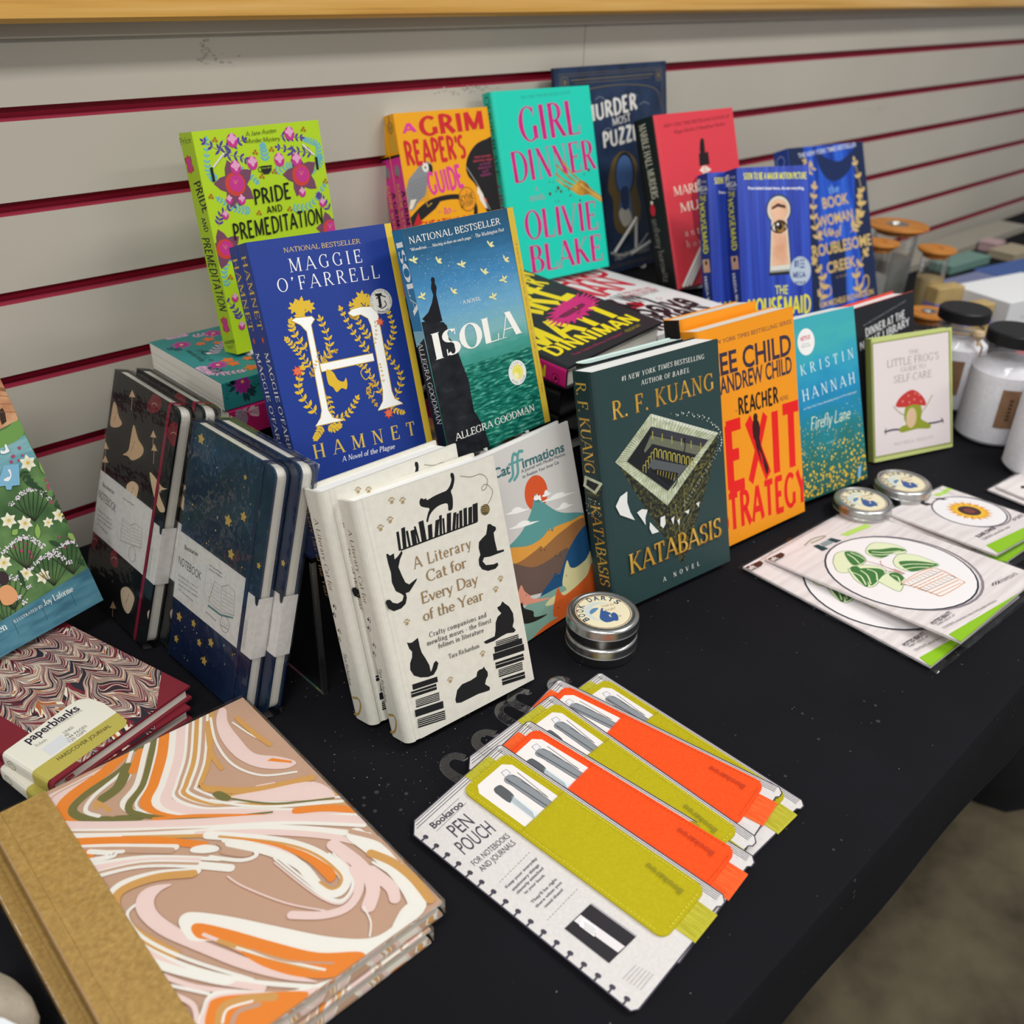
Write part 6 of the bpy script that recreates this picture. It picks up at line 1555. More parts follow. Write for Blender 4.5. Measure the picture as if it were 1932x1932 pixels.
ART['catf'] = [
('e','#d5552a',82.9,127.8,15,16.5,0),
('q','#5a9694',[(20.2,92.4),(39.2,94.7),(57.3,101.4),(72.3,114.2),(79.9,126.2),(82.8,127.3),(84.5,124.1),(91.9,114.3),(109.6,99.2),(142.6,84.9),(137.2,64.2),(39.1,80.9)]),
('p','#f4f3ef',[(78.2,123.8),(80.6,126.8),(81.7,125.1),(83.5,127.1),(84.6,124.4),(87.3,124.6),(87.8,118.6),(83.8,121.4),(80.5,120.8)]),
('l','#f2f1ee',40.7,122.9,71.8,117.1,3),
('l','#f2f1ee',48.8,123.1,62.8,120.6,5),
('l','#f2f1ee',40.6,109,80.7,101.9,3),
('l','#f2f1ee',50.7,108.4,68.9,106.1,5),
('l','#f2f1ee',86.3,117.9,134.3,110.7,3),
('l','#f2f1ee',98.2,116.9,120.1,115.1,5),
('l','#f2f1ee',88.8,122.5,101.8,121.3,3),
('l','#f2f1ee',92.7,124.5,98.3,123.2,5),
('l','#f2f1ee',102.7,104.3,128.8,100.5,3),
('l','#f2f1ee',109.6,105.2,121.3,103.4,5),
('q','#db9a40',[(21.1,95.7),(39.6,91.8),(60.6,85.2),(78.9,85.4),(90.9,90.2),(92.3,87.3),(95.5,87.2),(98.7,89),(120.1,86.6),(142.3,84),(148.8,63.6),(89,52.3),(16.5,79.3)]),
('q','#96683e',[(17.9,84.2),(42.7,75.7),(66.2,77.2),(75.9,79),(77.8,76.3),(81.9,76.5),(107.7,81.7),(141.6,81.3),(145.1,48.9),(86.2,41.8),(12.9,66.1)]),
('q','#66524a',[(17.9,84.2),(38.1,77.2),(62.5,63.5),(90.3,62.5),(92.9,65.3),(94.8,62),(99.7,63.9),(110.6,60.6),(84.3,34.7),(34.4,45.3),(10.2,56.2)]),
('q','#1e4d76',[(69.9,21.4),(62.2,32.8),(82.5,43.3),(87.6,47),(92.1,43.2),(95.5,45.6),(114.1,63.5),(140,75),(147.9,59.9),(141.1,9.7),(79.6,17)]),
('q','#d4cc98',[(94.2,30.3),(98.8,42.3),(106.1,52),(108.5,44.1),(116.7,40.6),(131.6,42.4),(141.5,46.4),(141.1,9.7),(103.4,22.3)]),
('q','#7da294',[(33.4,22.8),(44,33.3),(70.3,33),(96.7,29.2),(89.5,12.4),(47.2,-3.5),(23.7,6.1)]),
('q','#d4cc98',[(67.5,22.5),(76.6,26.3),(92.8,25),(109.4,23.6),(102.4,18.7),(80.1,18.7)]),
('q','#cc5c26',[(75.3,11),(81.5,24.1),(87.8,32.2),(90.1,25.2),(97.4,20.9),(127.4,25.9),(141.3,34.2),(147.3,-14),(139.9,-19),(81.7,4)]),
('q','#7da294',[(27.3,0.4),(51.9,14),(76.8,6.3),(80.3,-1.4),(54.2,-6.9),(28.2,-5.9)]),
('q','#cc5c26',[(36.7,-3.3),(59.9,4.3),(84.7,4.6),(104.7,5.5),(152,4.9),(155.5,-30.6),(41,-16.4)]),
('q','#dd937c',[(34.4,45.3),(42.4,54.1),(45.1,47.2),(50,41.2),(54.9,35.1),(76.6,26.3),(56.3,30.6),(32.6,38.5)]),
('q','#22221f',[(35.5,35.2),(39.6,38.2),(41,31.8),(50.7,24.4),(51.6,18.1),(67.8,13.5),(49.3,14.3),(35.2,20)]),
('e','#2a1e18',90,89,0.6,0.6,0),
('e','#2a1e18',94.1,87,0.6,0.6,0),
('e','#2a1e18',74.9,75.2,0.6,0.6,0),
('e','#2a1e18',79.7,73.2,0.6,0.6,0),
('e','#2a1e18',91.7,62.5,0.6,0.6,0),
('e','#2a1e18',97.9,60.3,0.6,0.6,0),
('e','#2a1e18',87.1,43.3,0.6,0.6,0),
('e','#2a1e18',91.8,42.1,0.6,0.6,0),
('e','#2a1e18',101.3,38.2,0.6,0.6,0),
('e','#2a1e18',46.5,42.7,0.6,0.6,0),
('e','#2a1e18',82.8,13.1,0.6,0.6,0),
('e','#2a1e18',39.8,27.5,0.6,0.6,0),
('e','#2a1e18',80.6,121.3,0.6,0.6,0),
('e','#2a1e18',83,120.4,0.6,0.6,0),
('t','#3e6c70','Cat','bold',35.8,157.6,56.2,155.9,8.9,0,'stretch'),
('t','#3e6c70','irmations','bold',71.9,155.3,128.9,153,8.9,0,'stretch'),
('c','#5a9a98',2.6,[(67.3,169.5),(64.2,170.9),(60.9,164.4),(59,153.5),(53.5,149.7)]),
('c','#5a9a98',2.6,[(75.4,170.1),(70.6,170.6),(67.3,163.2),(65.3,153.1),(59.6,148.8)]),
('s','#5a9a98',2,[(55.9,163.8),(73.6,163.2)]),
('t','#5c6a70','A Journal with Mindful Mantras','sans',69.7,151.6,128.7,148.9,3.1,0,'stretch'),
('t','#5c6a70','to Awaken Your Inner Cat','sans',69.6,146.6,118.7,144.2,3.1,0,'stretch')]
ART['catf_s'] = []
ART['matt'] = [
('t','#f2de1c','MATT','block',7.5,45.7,152.8,43.4,44.9,0,'stretch'),
('t','#f2de1c','DINNIMAN','block',11.2,25.8,152.6,19.6,20.8,0,'stretch'),
('t','#b0245c','"True. Creative. Hilarious. I\'m obsessed." -','sans',26.7,13.1,112.3,10.4,4.5,0,'stretch'),
('t','#b0a020','FELICIA DAY','sans',114,10.2,140.1,10.4,5,0,'stretch'),
('p','#d3247c',[(152.1,89.2),(161.7,84.9),(144.5,83.6),(149.3,77.4),(132,80.3),(134.4,71.1),(122.7,76.8),(118.5,66.4),(112.4,72.2),(102.8,63.7),(101.9,71.3),(88.5,63.1),(92.9,71.8),(76.5,64.6),(87.6,74.5),(67.8,68),(81.4,76.6),(63,73.2),(79.5,80.6),(62.3,79.7),(80.7,85.4),(65.9,87),(87,90.5),(73.5,94.7),(91.8,95.5),(84.8,102.1),(100.3,100),(98.8,108.7),(109.8,104.7),(114.7,113.9),(121.1,108.5),(131.1,117.3),(132.5,109.9),(146.6,118.4),(140.9,108.4),(159.8,117.1),(147.9,106.5),(169.5,113.6),(151.6,103),(174.8,108),(151.7,98.6),(175.2,100.9),(150.5,94.1),(170.7,93)]),
('q','#7a1248',[(89.1,87.1),(104.1,90.3),(121.6,92.8),(137.6,93.9),(135,86.9),(112.4,82.7),(93.8,81.5)]),
('c','#26262b',1,[(123,91.6),(121.8,83.3),(110.5,78.3),(117.9,77.7)]),
('c','#26262b',0.8,[(76.3,85.7),(92.8,85.5),(104.1,90.3)]),
('s','#f0c040',1,[(123.7,93.4),(123.9,89.4)]),
('t','#f2de1c','CARL','block',18,93.3,153.6,118.3,65.2,0,'stretch'),
('t','#f2de1c','CRAWLER','block',40.8,142.1,156,158.7,34.9,0,'stretch'),
('t','#f2de1c','DUNGEON','block',66.6,174.7,163.9,188.2,34,0,'stretch'),
('o','#7a2450',142.9,144.7,1.2,1.2,0.5),
('o','#7a2450',144.2,138.2,1.2,1.2,0.5),
('o','#7a2450',144.7,131,1.2,1.2,0.5)]
ART['matt_s'] = [
('p','#e02a80',[(15.4,14.8),(11.7,7.3),(2.7,13.8),(8.8,17.9)]),
('o','#5a1238',9.4,13.5,5,5,0.8),
('p','#5a1238',[(13,13.8),(9.1,10.1),(6,16.1)]),
('t','#f2de1c','MATT DINNIMAN','block',6,165,6,26,13,0,'stretch')]
ART['osman'] = [
('t','#d8203c','RICHARD','black',3.1,178.8,154.9,206.6,44.3,0,'stretch'),
('t','#d8203c','OSMAN','black',-22.4,129.6,140.9,151.4,56.1,0,'stretch'),
('t','#c8455a','"FRESH, FUNNY AND','bold',91.5,130.8,143,124.8,8,0,'stretch'),
('t','#c8455a','ENDLESSLY ENJOYABLE"','bold',82.8,119.7,145.2,115.4,7.9,0,'stretch'),
('t','#4a4040','THE SUNDAY PAPER','sans',80.3,112.8,141.1,109.3,6.3,0,'stretch'),
('o','#c8455a',113.9,90.2,4,3.4,1),
('q','#3a1c22',[(52.1,128.6),(63.9,127.8),(60.1,113.3),(61.2,95.2),(52.1,68.9),(37.6,72.5),(41.5,102.6)]),
('p','#b81c30',[(66.4,106.5),(85.3,96.5),(77.5,82),(53.2,83)]),
('e','#3a1014',69.6,90.1,3,1.6,0),
('t','#2a1c22','We','black',74.6,93,102.2,96.9,42.2,0,'stretch'),
('t','#2a1c22','Solve','black',47.4,49.9,137.9,43.3,51.6,0,'stretch'),
('t','#2a1c22','Murders','black',-7.1,10.2,136.8,15.1,52.7,0,'stretch')]
ART['osman_s'] = []
ART['teal'] = [
('v','#e0a8c8',[(146.5,186.5),(142.9,177.8),(140.8,166.2)],7,9,2.6,0.9),
('v','#e0a8c8',[(73.4,172.8),(91.6,152.2),(103.1,134.9)],9,9,2.6,0.9),
('v','#e0a8c8',[(39.1,195.6),(22.3,191),(16,172.4)],9,9,2.6,0.9),
('v','#e0a8c8',[(52.6,196.3),(41.4,198.3),(28,197.7)],7,9,2.6,0.9),
('v','#e0a8c8',[(130.5,163.1),(131,150),(122.1,144)],6,8,2.4,0.9),
('v','#1e4a58',[(109.4,198.9),(112,193.5),(105.9,190.5)],4,8,3,0.9),
('v','#1e4a58',[(24.4,189.8),(34.4,190.2),(41.2,190.5)],4,8,3,0.9),
('v','#1e4a58',[(38,155.4),(37.8,147.1),(29.7,145.6)],4,8,3,0.9),
('f','#c23a98',116.6,181.9,11.2,9,0),
('e','#b02c88',116.6,181.9,6.3,6.3,0),
('e','#e8c070',116.6,181.9,1.98,1.98,0),
('f','#c23a98',127.3,141.1,11.2,9,0),
('e','#b02c88',127.3,141.1,6.3,6.3,0),
('e','#e8c070',127.3,141.1,1.98,1.98,0),
('f','#c23a98',43.8,182,11.2,9,0),
('e','#b02c88',43.8,182,6.3,6.3,0),
('e','#e8c070',43.8,182,1.98,1.98,0),
('f','#e0703a',113.8,153.9,7.2,5,0),
('e','#e0703a',113.8,153.9,3.6,3.6,0),
('f','#e0703a',107,166.1,6,5,0),
('e','#e0703a',107,166.1,3,3,0),
('f','#e0703a',49.2,168.7,7.2,5,0),
('e','#e0703a',49.2,168.7,3.6,3.6,0),
('f','#e0703a',37.6,169.2,7.2,5,0),
('e','#e0703a',37.6,169.2,3.6,3.6,0),
('f','#e0703a',17.6,161.2,8.4,5,0),
('e','#e0703a',17.6,161.2,4.2,4.2,0),
('f','#e0703a',99.1,152.4,4.8,5,0),
('e','#e0703a',99.1,152.4,2.4,2.4,0),
('f','#e0703a',41.3,151.4,6,5,0),
('e','#e0703a',41.3,151.4,3,3,0),
('o','#16343e',80.8,175,4,3,1.6),
('e','#e8e4e0',77.1,173.9,2.6,2,0),
('t','#123038','Price','hand',93.8,180.4,58.2,183.2,6.7,0.2),
('t','#123038','some dark holiday','hand',98.3,187.3,60.6,190,6.7)]
ART['teal_s'] = [
('t','#14262a','Price','hand',10.9,197.1,27.1,196.4,3.5),
('v','#1c3a40',[(14.9,182.9),(12.3,178),(13.4,174.4)],4,11,4,0.9),
('v','#1c3a40',[(23.5,184.3),(22.2,188.7),(24.3,190.6)],3,11,4,0.9),
('f','#a52a8a',21.2,182,10,9,0),
('e','#94257c',22,181.9,8,7,0),
('e','#d0a040',24.5,181.8,1.6,1.6,0),
('t','#14262a','Sense and Second-Degree Murder','hand',15.3,170.6,29.3,70.2,5.6)]
ART['pink'] = []
ART['pink_s'] = [
('t','#4a1030','Price','hand',19.5,200.2,33,200.9,3.5),
('v','#b89aa8',[(23.4,183.8),(28.6,188.4),(33.8,192.1)],3,12,5,0.9),
('v','#8a7a86',[(23,183.9),(20.2,188.7),(16.9,191.8)],3,12,5,0.9),
('q','#cfa8b4',[(24.4,182.8),(27.7,179.7),(28.6,177),(25.4,174.7),(25.4,172),(16.1,172.2),(16.9,177.5),(19.8,181.6)]),
('c','#9a4a6a',0.5,[(23.3,182.1),(23.4,176.7),(23.5,171.3)]),
('c','#9a4a6a',0.5,[(22.7,182.2),(22.3,176.9),(21.7,171.5)]),
('c','#9a4a6a',0.5,[(22,182.2),(21.1,177),(19.9,171.8)]),
('c','#9a4a6a',0.5,[(21.4,182.3),(20,177.1),(18.1,172)])]
ART['joy'] = [
('p','@pond',[(132.7,170.9),(176.1,159.2),(198.9,159.2),(199.5,137.9),(173.1,131),(118.4,140.5)]),
('q','#6f9a50',[(135.3,176.4),(180.9,169.3),(198.4,173.2),(197.3,159.8),(174.8,156.3),(127.5,159.8)]),
('p','@rose_brick',[(135.3,176.4),(165.4,240.4),(201.9,213.7),(202,199.3),(199.2,173),(181.6,170.8)]),
('p','#3a2a20',[(185.1,178),(187.9,185.5),(191.1,186.4),(191.6,182.5),(189.4,174.8),(184.6,173.4)]),
('p','#8a5e40',[(196.8,202.7),(202,199.3),(201.6,196.9),(195.4,199.8)]),
('s','#8a5a3c',0.5,[(191.3,212.9),(201.8,206.1)]),
('s','#8a5a3c',0.5,[(188.3,206.4),(201.4,199.5)]),
('s','#8a5a3c',0.5,[(185.2,199.9),(201.1,192.9)]),
('s','#8a5a3c',0.5,[(182.1,193.4),(200.7,186.2)]),
('s','#8a5a3c',0.5,[(179.1,186.9),(200.3,179.4)]),
('f','#f0ecd4',190.9,136.9,7.5,6,0.3),
('f','#e4dfc0',190.9,136.9,5.2,6,0.8),
('e','#d8b84a',190.9,136.9,1.5,1.5,0),
('f','#f0ecd4',196.9,85.7,7,6,0.3),
('f','#e4dfc0',196.9,85.7,4.9,6,0.8),
('e','#d8b84a',196.9,85.7,1.4,1.4,0),
('f','#f0ecd4',166.7,91.4,7,6,0.3),
('f','#e4dfc0',166.7,91.4,4.9,6,0.8),
('e','#d8b84a',166.7,91.4,1.4,1.4,0),
('f','#f0ecd4',155.5,99.2,7,6,0.3),
('f','#e4dfc0',155.5,99.2,4.9,6,0.8),
('e','#d8b84a',155.5,99.2,1.4,1.4,0),
('f','#f0ecd4',136.9,69.1,7,6,0.3),
('f','#e4dfc0',136.9,69.1,4.9,6,0.8),
('e','#d8b84a',136.9,69.1,1.4,1.4,0),
('f','#f0ecd4',161.3,44,7,6,0.3),
('f','#e4dfc0',161.3,44,4.9,6,0.8),
('e','#d8b84a',161.3,44,1.4,1.4,0),
('f','#f0ecd4',149.3,52.9,6.5,6,0.3),
('f','#e4dfc0',149.3,52.9,4.5,6,0.8),
('e','#d8b84a',149.3,52.9,1.3,1.3,0),
('f','#f0ecd4',184.9,83.9,5,6,0.3),
('f','#e4dfc0',184.9,83.9,3.5,6,0.8),
('e','#d8b84a',184.9,83.9,1,1,0),
('f','#f0ecd4',134.5,85.4,7,6,0.3),
('f','#e4dfc0',134.5,85.4,4.9,6,0.8),
('e','#d8b84a',134.5,85.4,1.4,1.4,0),
('f','#f0ecd4',142.4,116.4,7,6,0.3),
('f','#e4dfc0',142.4,116.4,4.9,6,0.8),
('e','#d8b84a',142.4,116.4,1.4,1.4,0),
('d','#a84a6a',190.1,95.6,202.1,107.6,6,0.6,1.6,265),
('d','#a84a6a',184.3,57.9,196.3,69.9,6,0.6,1.6,330),
('d','#a84a6a',177.7,139.9,189.7,151.9,6,0.6,1.6,80),
('d','#a84a6a',153.2,58.3,165.2,70.3,6,0.6,1.6,160),
('d','#a84a6a',148.7,71.3,160.7,83.3,6,0.6,1.6,100),
('d','#a84a6a',189,106.9,201,118.9,6,0.6,1.6,230),
('c','#2a2a24',0.5,[(174.7,89.5),(167.8,103.4),(163.5,110.6)]),
('d','#e4dce4',160.9,109.2,166.1,112.6,14,0.4,0.8,170),
('c','#2a2a24',0.5,[(174.7,89.5),(170.2,102.3),(169.7,113.2)]),
('d','#e4dce4',167.1,111.8,172.3,115.2,14,0.4,0.8,177),
('c','#2a2a24',0.5,[(174.7,89.5),(172.7,101.2),(175.6,115.1)]),
('d','#e4dce4',173,113.7,178.2,117.1,14,0.4,0.8,184),
('c','#2a2a24',0.5,[(174.7,89.5),(175.2,100),(180.8,115.7)]),
('d','#e4dce4',178.2,114.3,183.4,117.7,14,0.4,0.8,191),
('c','#2a2a24',0.5,[(174.7,89.5),(177.7,98.9),(185.4,114.5)]),
('d','#e4dce4',182.8,113.1,188,116.5,14,0.4,0.8,198),
('c','#2a2a24',0.5,[(174.7,89.5),(180.3,97.8),(189.1,111.6)]),
('d','#e4dce4',186.5,110.2,191.7,113.6,14,0.4,0.8,205),
('c','#2a2a24',0.5,[(174.7,89.5),(182.8,96.6),(192.2,107.2)]),
('d','#e4dce4',189.6,105.8,194.8,109.2,14,0.4,0.8,212),
('c','#2a2a24',0.5,[(174.7,89.5),(185.4,95.5),(195,102.1)]),
('d','#e4dce4',192.4,100.7,197.6,104.1,14,0.4,0.8,219),
('c','#2a2a24',0.5,[(151.4,55.5),(144.8,69.7),(140.7,77)]),
('d','#e4dce4',138.1,75.6,143.3,79,14,0.4,0.8,130),
('c','#2a2a24',0.5,[(151.4,55.5),(146.9,68.6),(146,79.2)]),
('d','#e4dce4',143.4,77.8,148.6,81.2,14,0.4,0.8,137),
('c','#2a2a24',0.5,[(151.4,55.5),(149,67.6),(151.1,80.9)]),
('d','#e4dce4',148.5,79.5,153.7,82.9,14,0.4,0.8,144),
('c','#2a2a24',0.5,[(151.4,55.5),(151.1,66.5),(155.7,81.6)]),
('d','#e4dce4',153.1,80.2,158.3,83.6,14,0.4,0.8,151),
('c','#2a2a24',0.5,[(151.4,55.5),(153.2,65.5),(159.9,81.1)]),
('d','#e4dce4',157.3,79.7,162.5,83.1,14,0.4,0.8,158),
('c','#2a2a24',0.5,[(151.4,55.5),(155.4,64.4),(163.4,79.3)]),
('d','#e4dce4',160.8,77.9,166,81.3,14,0.4,0.8,165),
('c','#2a2a24',0.5,[(151.4,55.5),(157.5,63.4),(166.4,76.2)]),
('d','#e4dce4',163.8,74.8,169,78.2,14,0.4,0.8,172),
('c','#2a2a24',0.5,[(151.4,55.5),(159.6,62.3),(168.9,72.2)]),
('d','#e4dce4',166.3,70.8,171.5,74.2,14,0.4,0.8,179),
('c','#2a2a24',0.5,[(151.4,55.5),(161.8,61.2),(171.2,67.5)]),
('d','#e4dce4',168.6,66.1,173.8,69.5,14,0.4,0.8,186),
('c','#2a2a24',0.5,[(185.4,33.5),(178.1,48.5),(173.6,56.3)]),
('d','#e4dce4',171,54.9,176.2,58.3,14,0.4,0.8,370),
('c','#2a2a24',0.5,[(185.4,33.5),(180.6,47.2),(180,58.7)]),
('d','#e4dce4',177.4,57.3,182.6,60.7,14,0.4,0.8,377),
('c','#2a2a24',0.5,[(185.4,33.5),(183.2,45.9),(186.1,60.4)]),
('d','#e4dce4',183.5,59,188.7,62.4,14,0.4,0.8,384),
('c','#2a2a24',0.5,[(185.4,33.5),(185.8,44.6),(191.6,60.7)]),
('d','#e4dce4',189,59.3,194.2,62.7,14,0.4,0.8,391),
('c','#2a2a24',0.5,[(185.4,33.5),(188.5,43.3),(196.3,59.2)]),
('d','#e4dce4',193.7,57.8,198.9,61.2,14,0.4,0.8,398),
('c','#2a2a24',0.5,[(185.4,33.5),(191.1,41.9),(200.2,56)]),
('d','#e4dce4',197.6,54.6,202.8,58,14,0.4,0.8,405),
('c','#2a2a24',0.5,[(185.4,33.5),(193.8,40.6),(203.5,51.3)]),
('d','#e4dce4',200.9,49.9,206.1,53.3,14,0.4,0.8,412),
('c','#2a2a24',0.5,[(185.4,33.5),(196.4,39.3),(206.4,45.7)]),
('d','#e4dce4',203.8,44.3,209,47.7,14,0.4,0.8,419),
('c','#2a2a24',0.5,[(165.9,32.3),(158.9,47.1),(154.7,54.8)]),
('d','#e4dce4',152.1,53.4,157.3,56.8,14,0.4,0.8,270),
('c','#2a2a24',0.5,[(165.9,32.3),(161.4,45.8),(160.9,57.2)]),
('d','#e4dce4',158.3,55.8,163.5,59.2,14,0.4,0.8,277),
('c','#2a2a24',0.5,[(165.9,32.3),(163.9,44.5),(166.8,58.8)]),
('d','#e4dce4',164.2,57.4,169.4,60.8,14,0.4,0.8,284),
('c','#2a2a24',0.5,[(165.9,32.3),(166.4,43.2),(172.1,59.1)]),
('d','#e4dce4',169.5,57.7,174.7,61.1,14,0.4,0.8,291),
('c','#2a2a24',0.5,[(165.9,32.3),(169,41.9),(176.7,57.6)]),
('d','#e4dce4',174.1,56.2,179.3,59.6,14,0.4,0.8,298),
('c','#2a2a24',0.5,[(165.9,32.3),(171.5,40.6),(180.4,54.4)]),
('d','#e4dce4',177.8,53,183,56.4,14,0.4,0.8,305),
('c','#2a2a24',0.5,[(165.9,32.3),(174,39.3),(183.5,49.8)]),
('d','#e4dce4',180.9,48.4,186.1,51.8,14,0.4,0.8,312),
('c','#2a2a24',0.5,[(165.9,32.3),(176.6,38),(186.3,44.3)]),
('d','#e4dce4',183.7,42.9,188.9,46.3,14,0.4,0.8,319),
('c','#2a2a24',0.5,[(127.1,30.2),(120.8,44.5),(116.9,51.9)]),
('d','#e4dce4',114.3,50.5,119.5,53.9,14,0.4,0.8,60),
('c','#2a2a24',0.5,[(127.1,30.2),(123.5,43),(123.7,54.5)]),
('d','#e4dce4',121.1,53.1,126.3,56.5,14,0.4,0.8,67),
('c','#2a2a24',0.5,[(127.1,30.2),(126.2,41.5),(130.1,56)]),
('d','#e4dce4',127.5,54.6,132.7,58,14,0.4,0.8,74),
('c','#2a2a24',0.5,[(127.1,30.2),(128.9,40.1),(135.5,55.5)]),
('d','#e4dce4',132.9,54.1,138.1,57.5,14,0.4,0.8,81),
('c','#2a2a24',0.5,[(127.1,30.2),(131.7,38.6),(139.9,52.7)]),
('d','#e4dce4',137.3,51.3,142.5,54.7,14,0.4,0.8,88),
('c','#2a2a24',0.5,[(127.1,30.2),(134.4,37.1),(143.4,47.8)]),
('d','#e4dce4',140.8,46.4,146,49.8,14,0.4,0.8,95),
('c','#2a2a24',0.5,[(127.1,30.2),(137.2,35.6),(146.3,41.7)]),
('d','#e4dce4',143.7,40.3,148.9,43.7,14,0.4,0.8,102),
('c','#2a2a24',0.5,[(118.9,20.2),(112.8,34.5),(108.9,42)]),
('d','#e4dce4',106.3,40.6,111.5,44,14,0.4,0.8,40),
('c','#2a2a24',0.5,[(118.9,20.2),(115.4,33),(115.7,44.6)]),
('d','#e4dce4',113.1,43.2,118.3,46.6,14,0.4,0.8,47),
('c','#2a2a24',0.5,[(118.9,20.2),(118.1,31.6),(121.9,46)]),
('d','#e4dce4',119.3,44.6,124.5,48,14,0.4,0.8,54),
('c','#2a2a24',0.5,[(118.9,20.2),(120.8,30.1),(127.3,45.5)]),
('d','#e4dce4',124.7,44.1,129.9,47.5,14,0.4,0.8,61),
('c','#2a2a24',0.5,[(118.9,20.2),(123.4,28.6),(131.6,42.6)]),
('d','#e4dce4',129,41.2,134.2,44.6,14,0.4,0.8,68),
('c','#2a2a24',0.5,[(118.9,20.2),(126.2,27.1),(135,37.7)]),
('d','#e4dce4',132.4,36.3,137.6,39.7,14,0.4,0.8,75),
('c','#2a2a24',0.5,[(118.9,20.2),(128.9,25.5),(137.9,31.6)]),
('d','#e4dce4',135.3,30.2,140.5,33.6,14,0.4,0.8,82),
('l','#8ab05a',170.6,75.1,175.5,87.3,5),
('l','#8ab05a',200.8,121.3,200.4,135.8,5),
('l','#8ab05a',152.5,87.3,158.8,89.7,5),
('l','#8ab05a',196.3,68.5,199.7,59.4,5),
('l','#2e4a30',180.6,124.4,193.6,110,4),
('l','#2e4a30',185.6,127.6,186.7,114.7,4),
('l','#2e4a30',196.3,96.1,201.9,88.1,4),
('l','#2e4a30',178.1,69.7,186.6,60.1,4),
('l','#2e4a30',144.3,59.1,143.1,41.6,4),
('l','#2e4a30',194.7,44.9,198,35.6,4),
('v','#2f4a30',[(183.3,133.8),(185,122.5),(192.2,107)],6,6,2,0.9),
('v','#35552f',[(199,105.8),(201.7,91.8),(199.8,79.8)],6,6,2,0.9),
('p','#7fb4d0',[(170.8,142.4),(183.1,139.1),(176.2,122.7),(170,124.4),(167.9,121.8),(164.3,123.4),(165,126.6),(158.2,128.6)]),
('q','#f2f2ee',[(169.5,132.5),(172,132.3),(172.7,135.5),(172.4,137.4),(173.9,138.1),(174.1,135.8),(172.8,132),(168.9,129.3),(165.6,131.5)]),
('q','#f2f2ee',[(174.1,154.8),(175.9,153.3),(178,154.1),(178.7,157.3),(180.3,157.9),(180.3,154.1),(180.3,151.5),(175.7,151.1),(173.1,152.6)]),
('q','#e0a070',[(123,50.5),(130.5,51.9),(134.7,46.1),(134.7,38.8),(127.8,35.3),(121,39)]),
('e','#3a2c30',130.1,58.3,5,6,0),
('p','@blue_plank',[(0,0),(200,0),(200,10),(0,10)]),
('p','@blue_plank',[(202.7,32.9),(209.9,10.1),(202.4,-5.5),(102.1,2.6),(40.4,7.1),(51.1,29.8),(113.5,26.9)]),
('s','#33586a',0.6,[(122.3,23.7),(121.6,9.4)]),
('s','#33586a',0.6,[(148.6,23),(148,8.3)]),
('s','#33586a',0.6,[(176.1,22.2),(175.7,7.2)]),
('t','#dfe6e4','Jane Austen','ser',75.9,20.2,116.1,18.5,6.7),
('t','#e4e8e4','ILLUSTRATED BY','ser',122.3,20.1,149.7,20.7,2.55),
('t','#e8ece8','Joy Laforme','ser',151,20.7,179.1,20.3,5.6)]
ART['joy_s'] = []
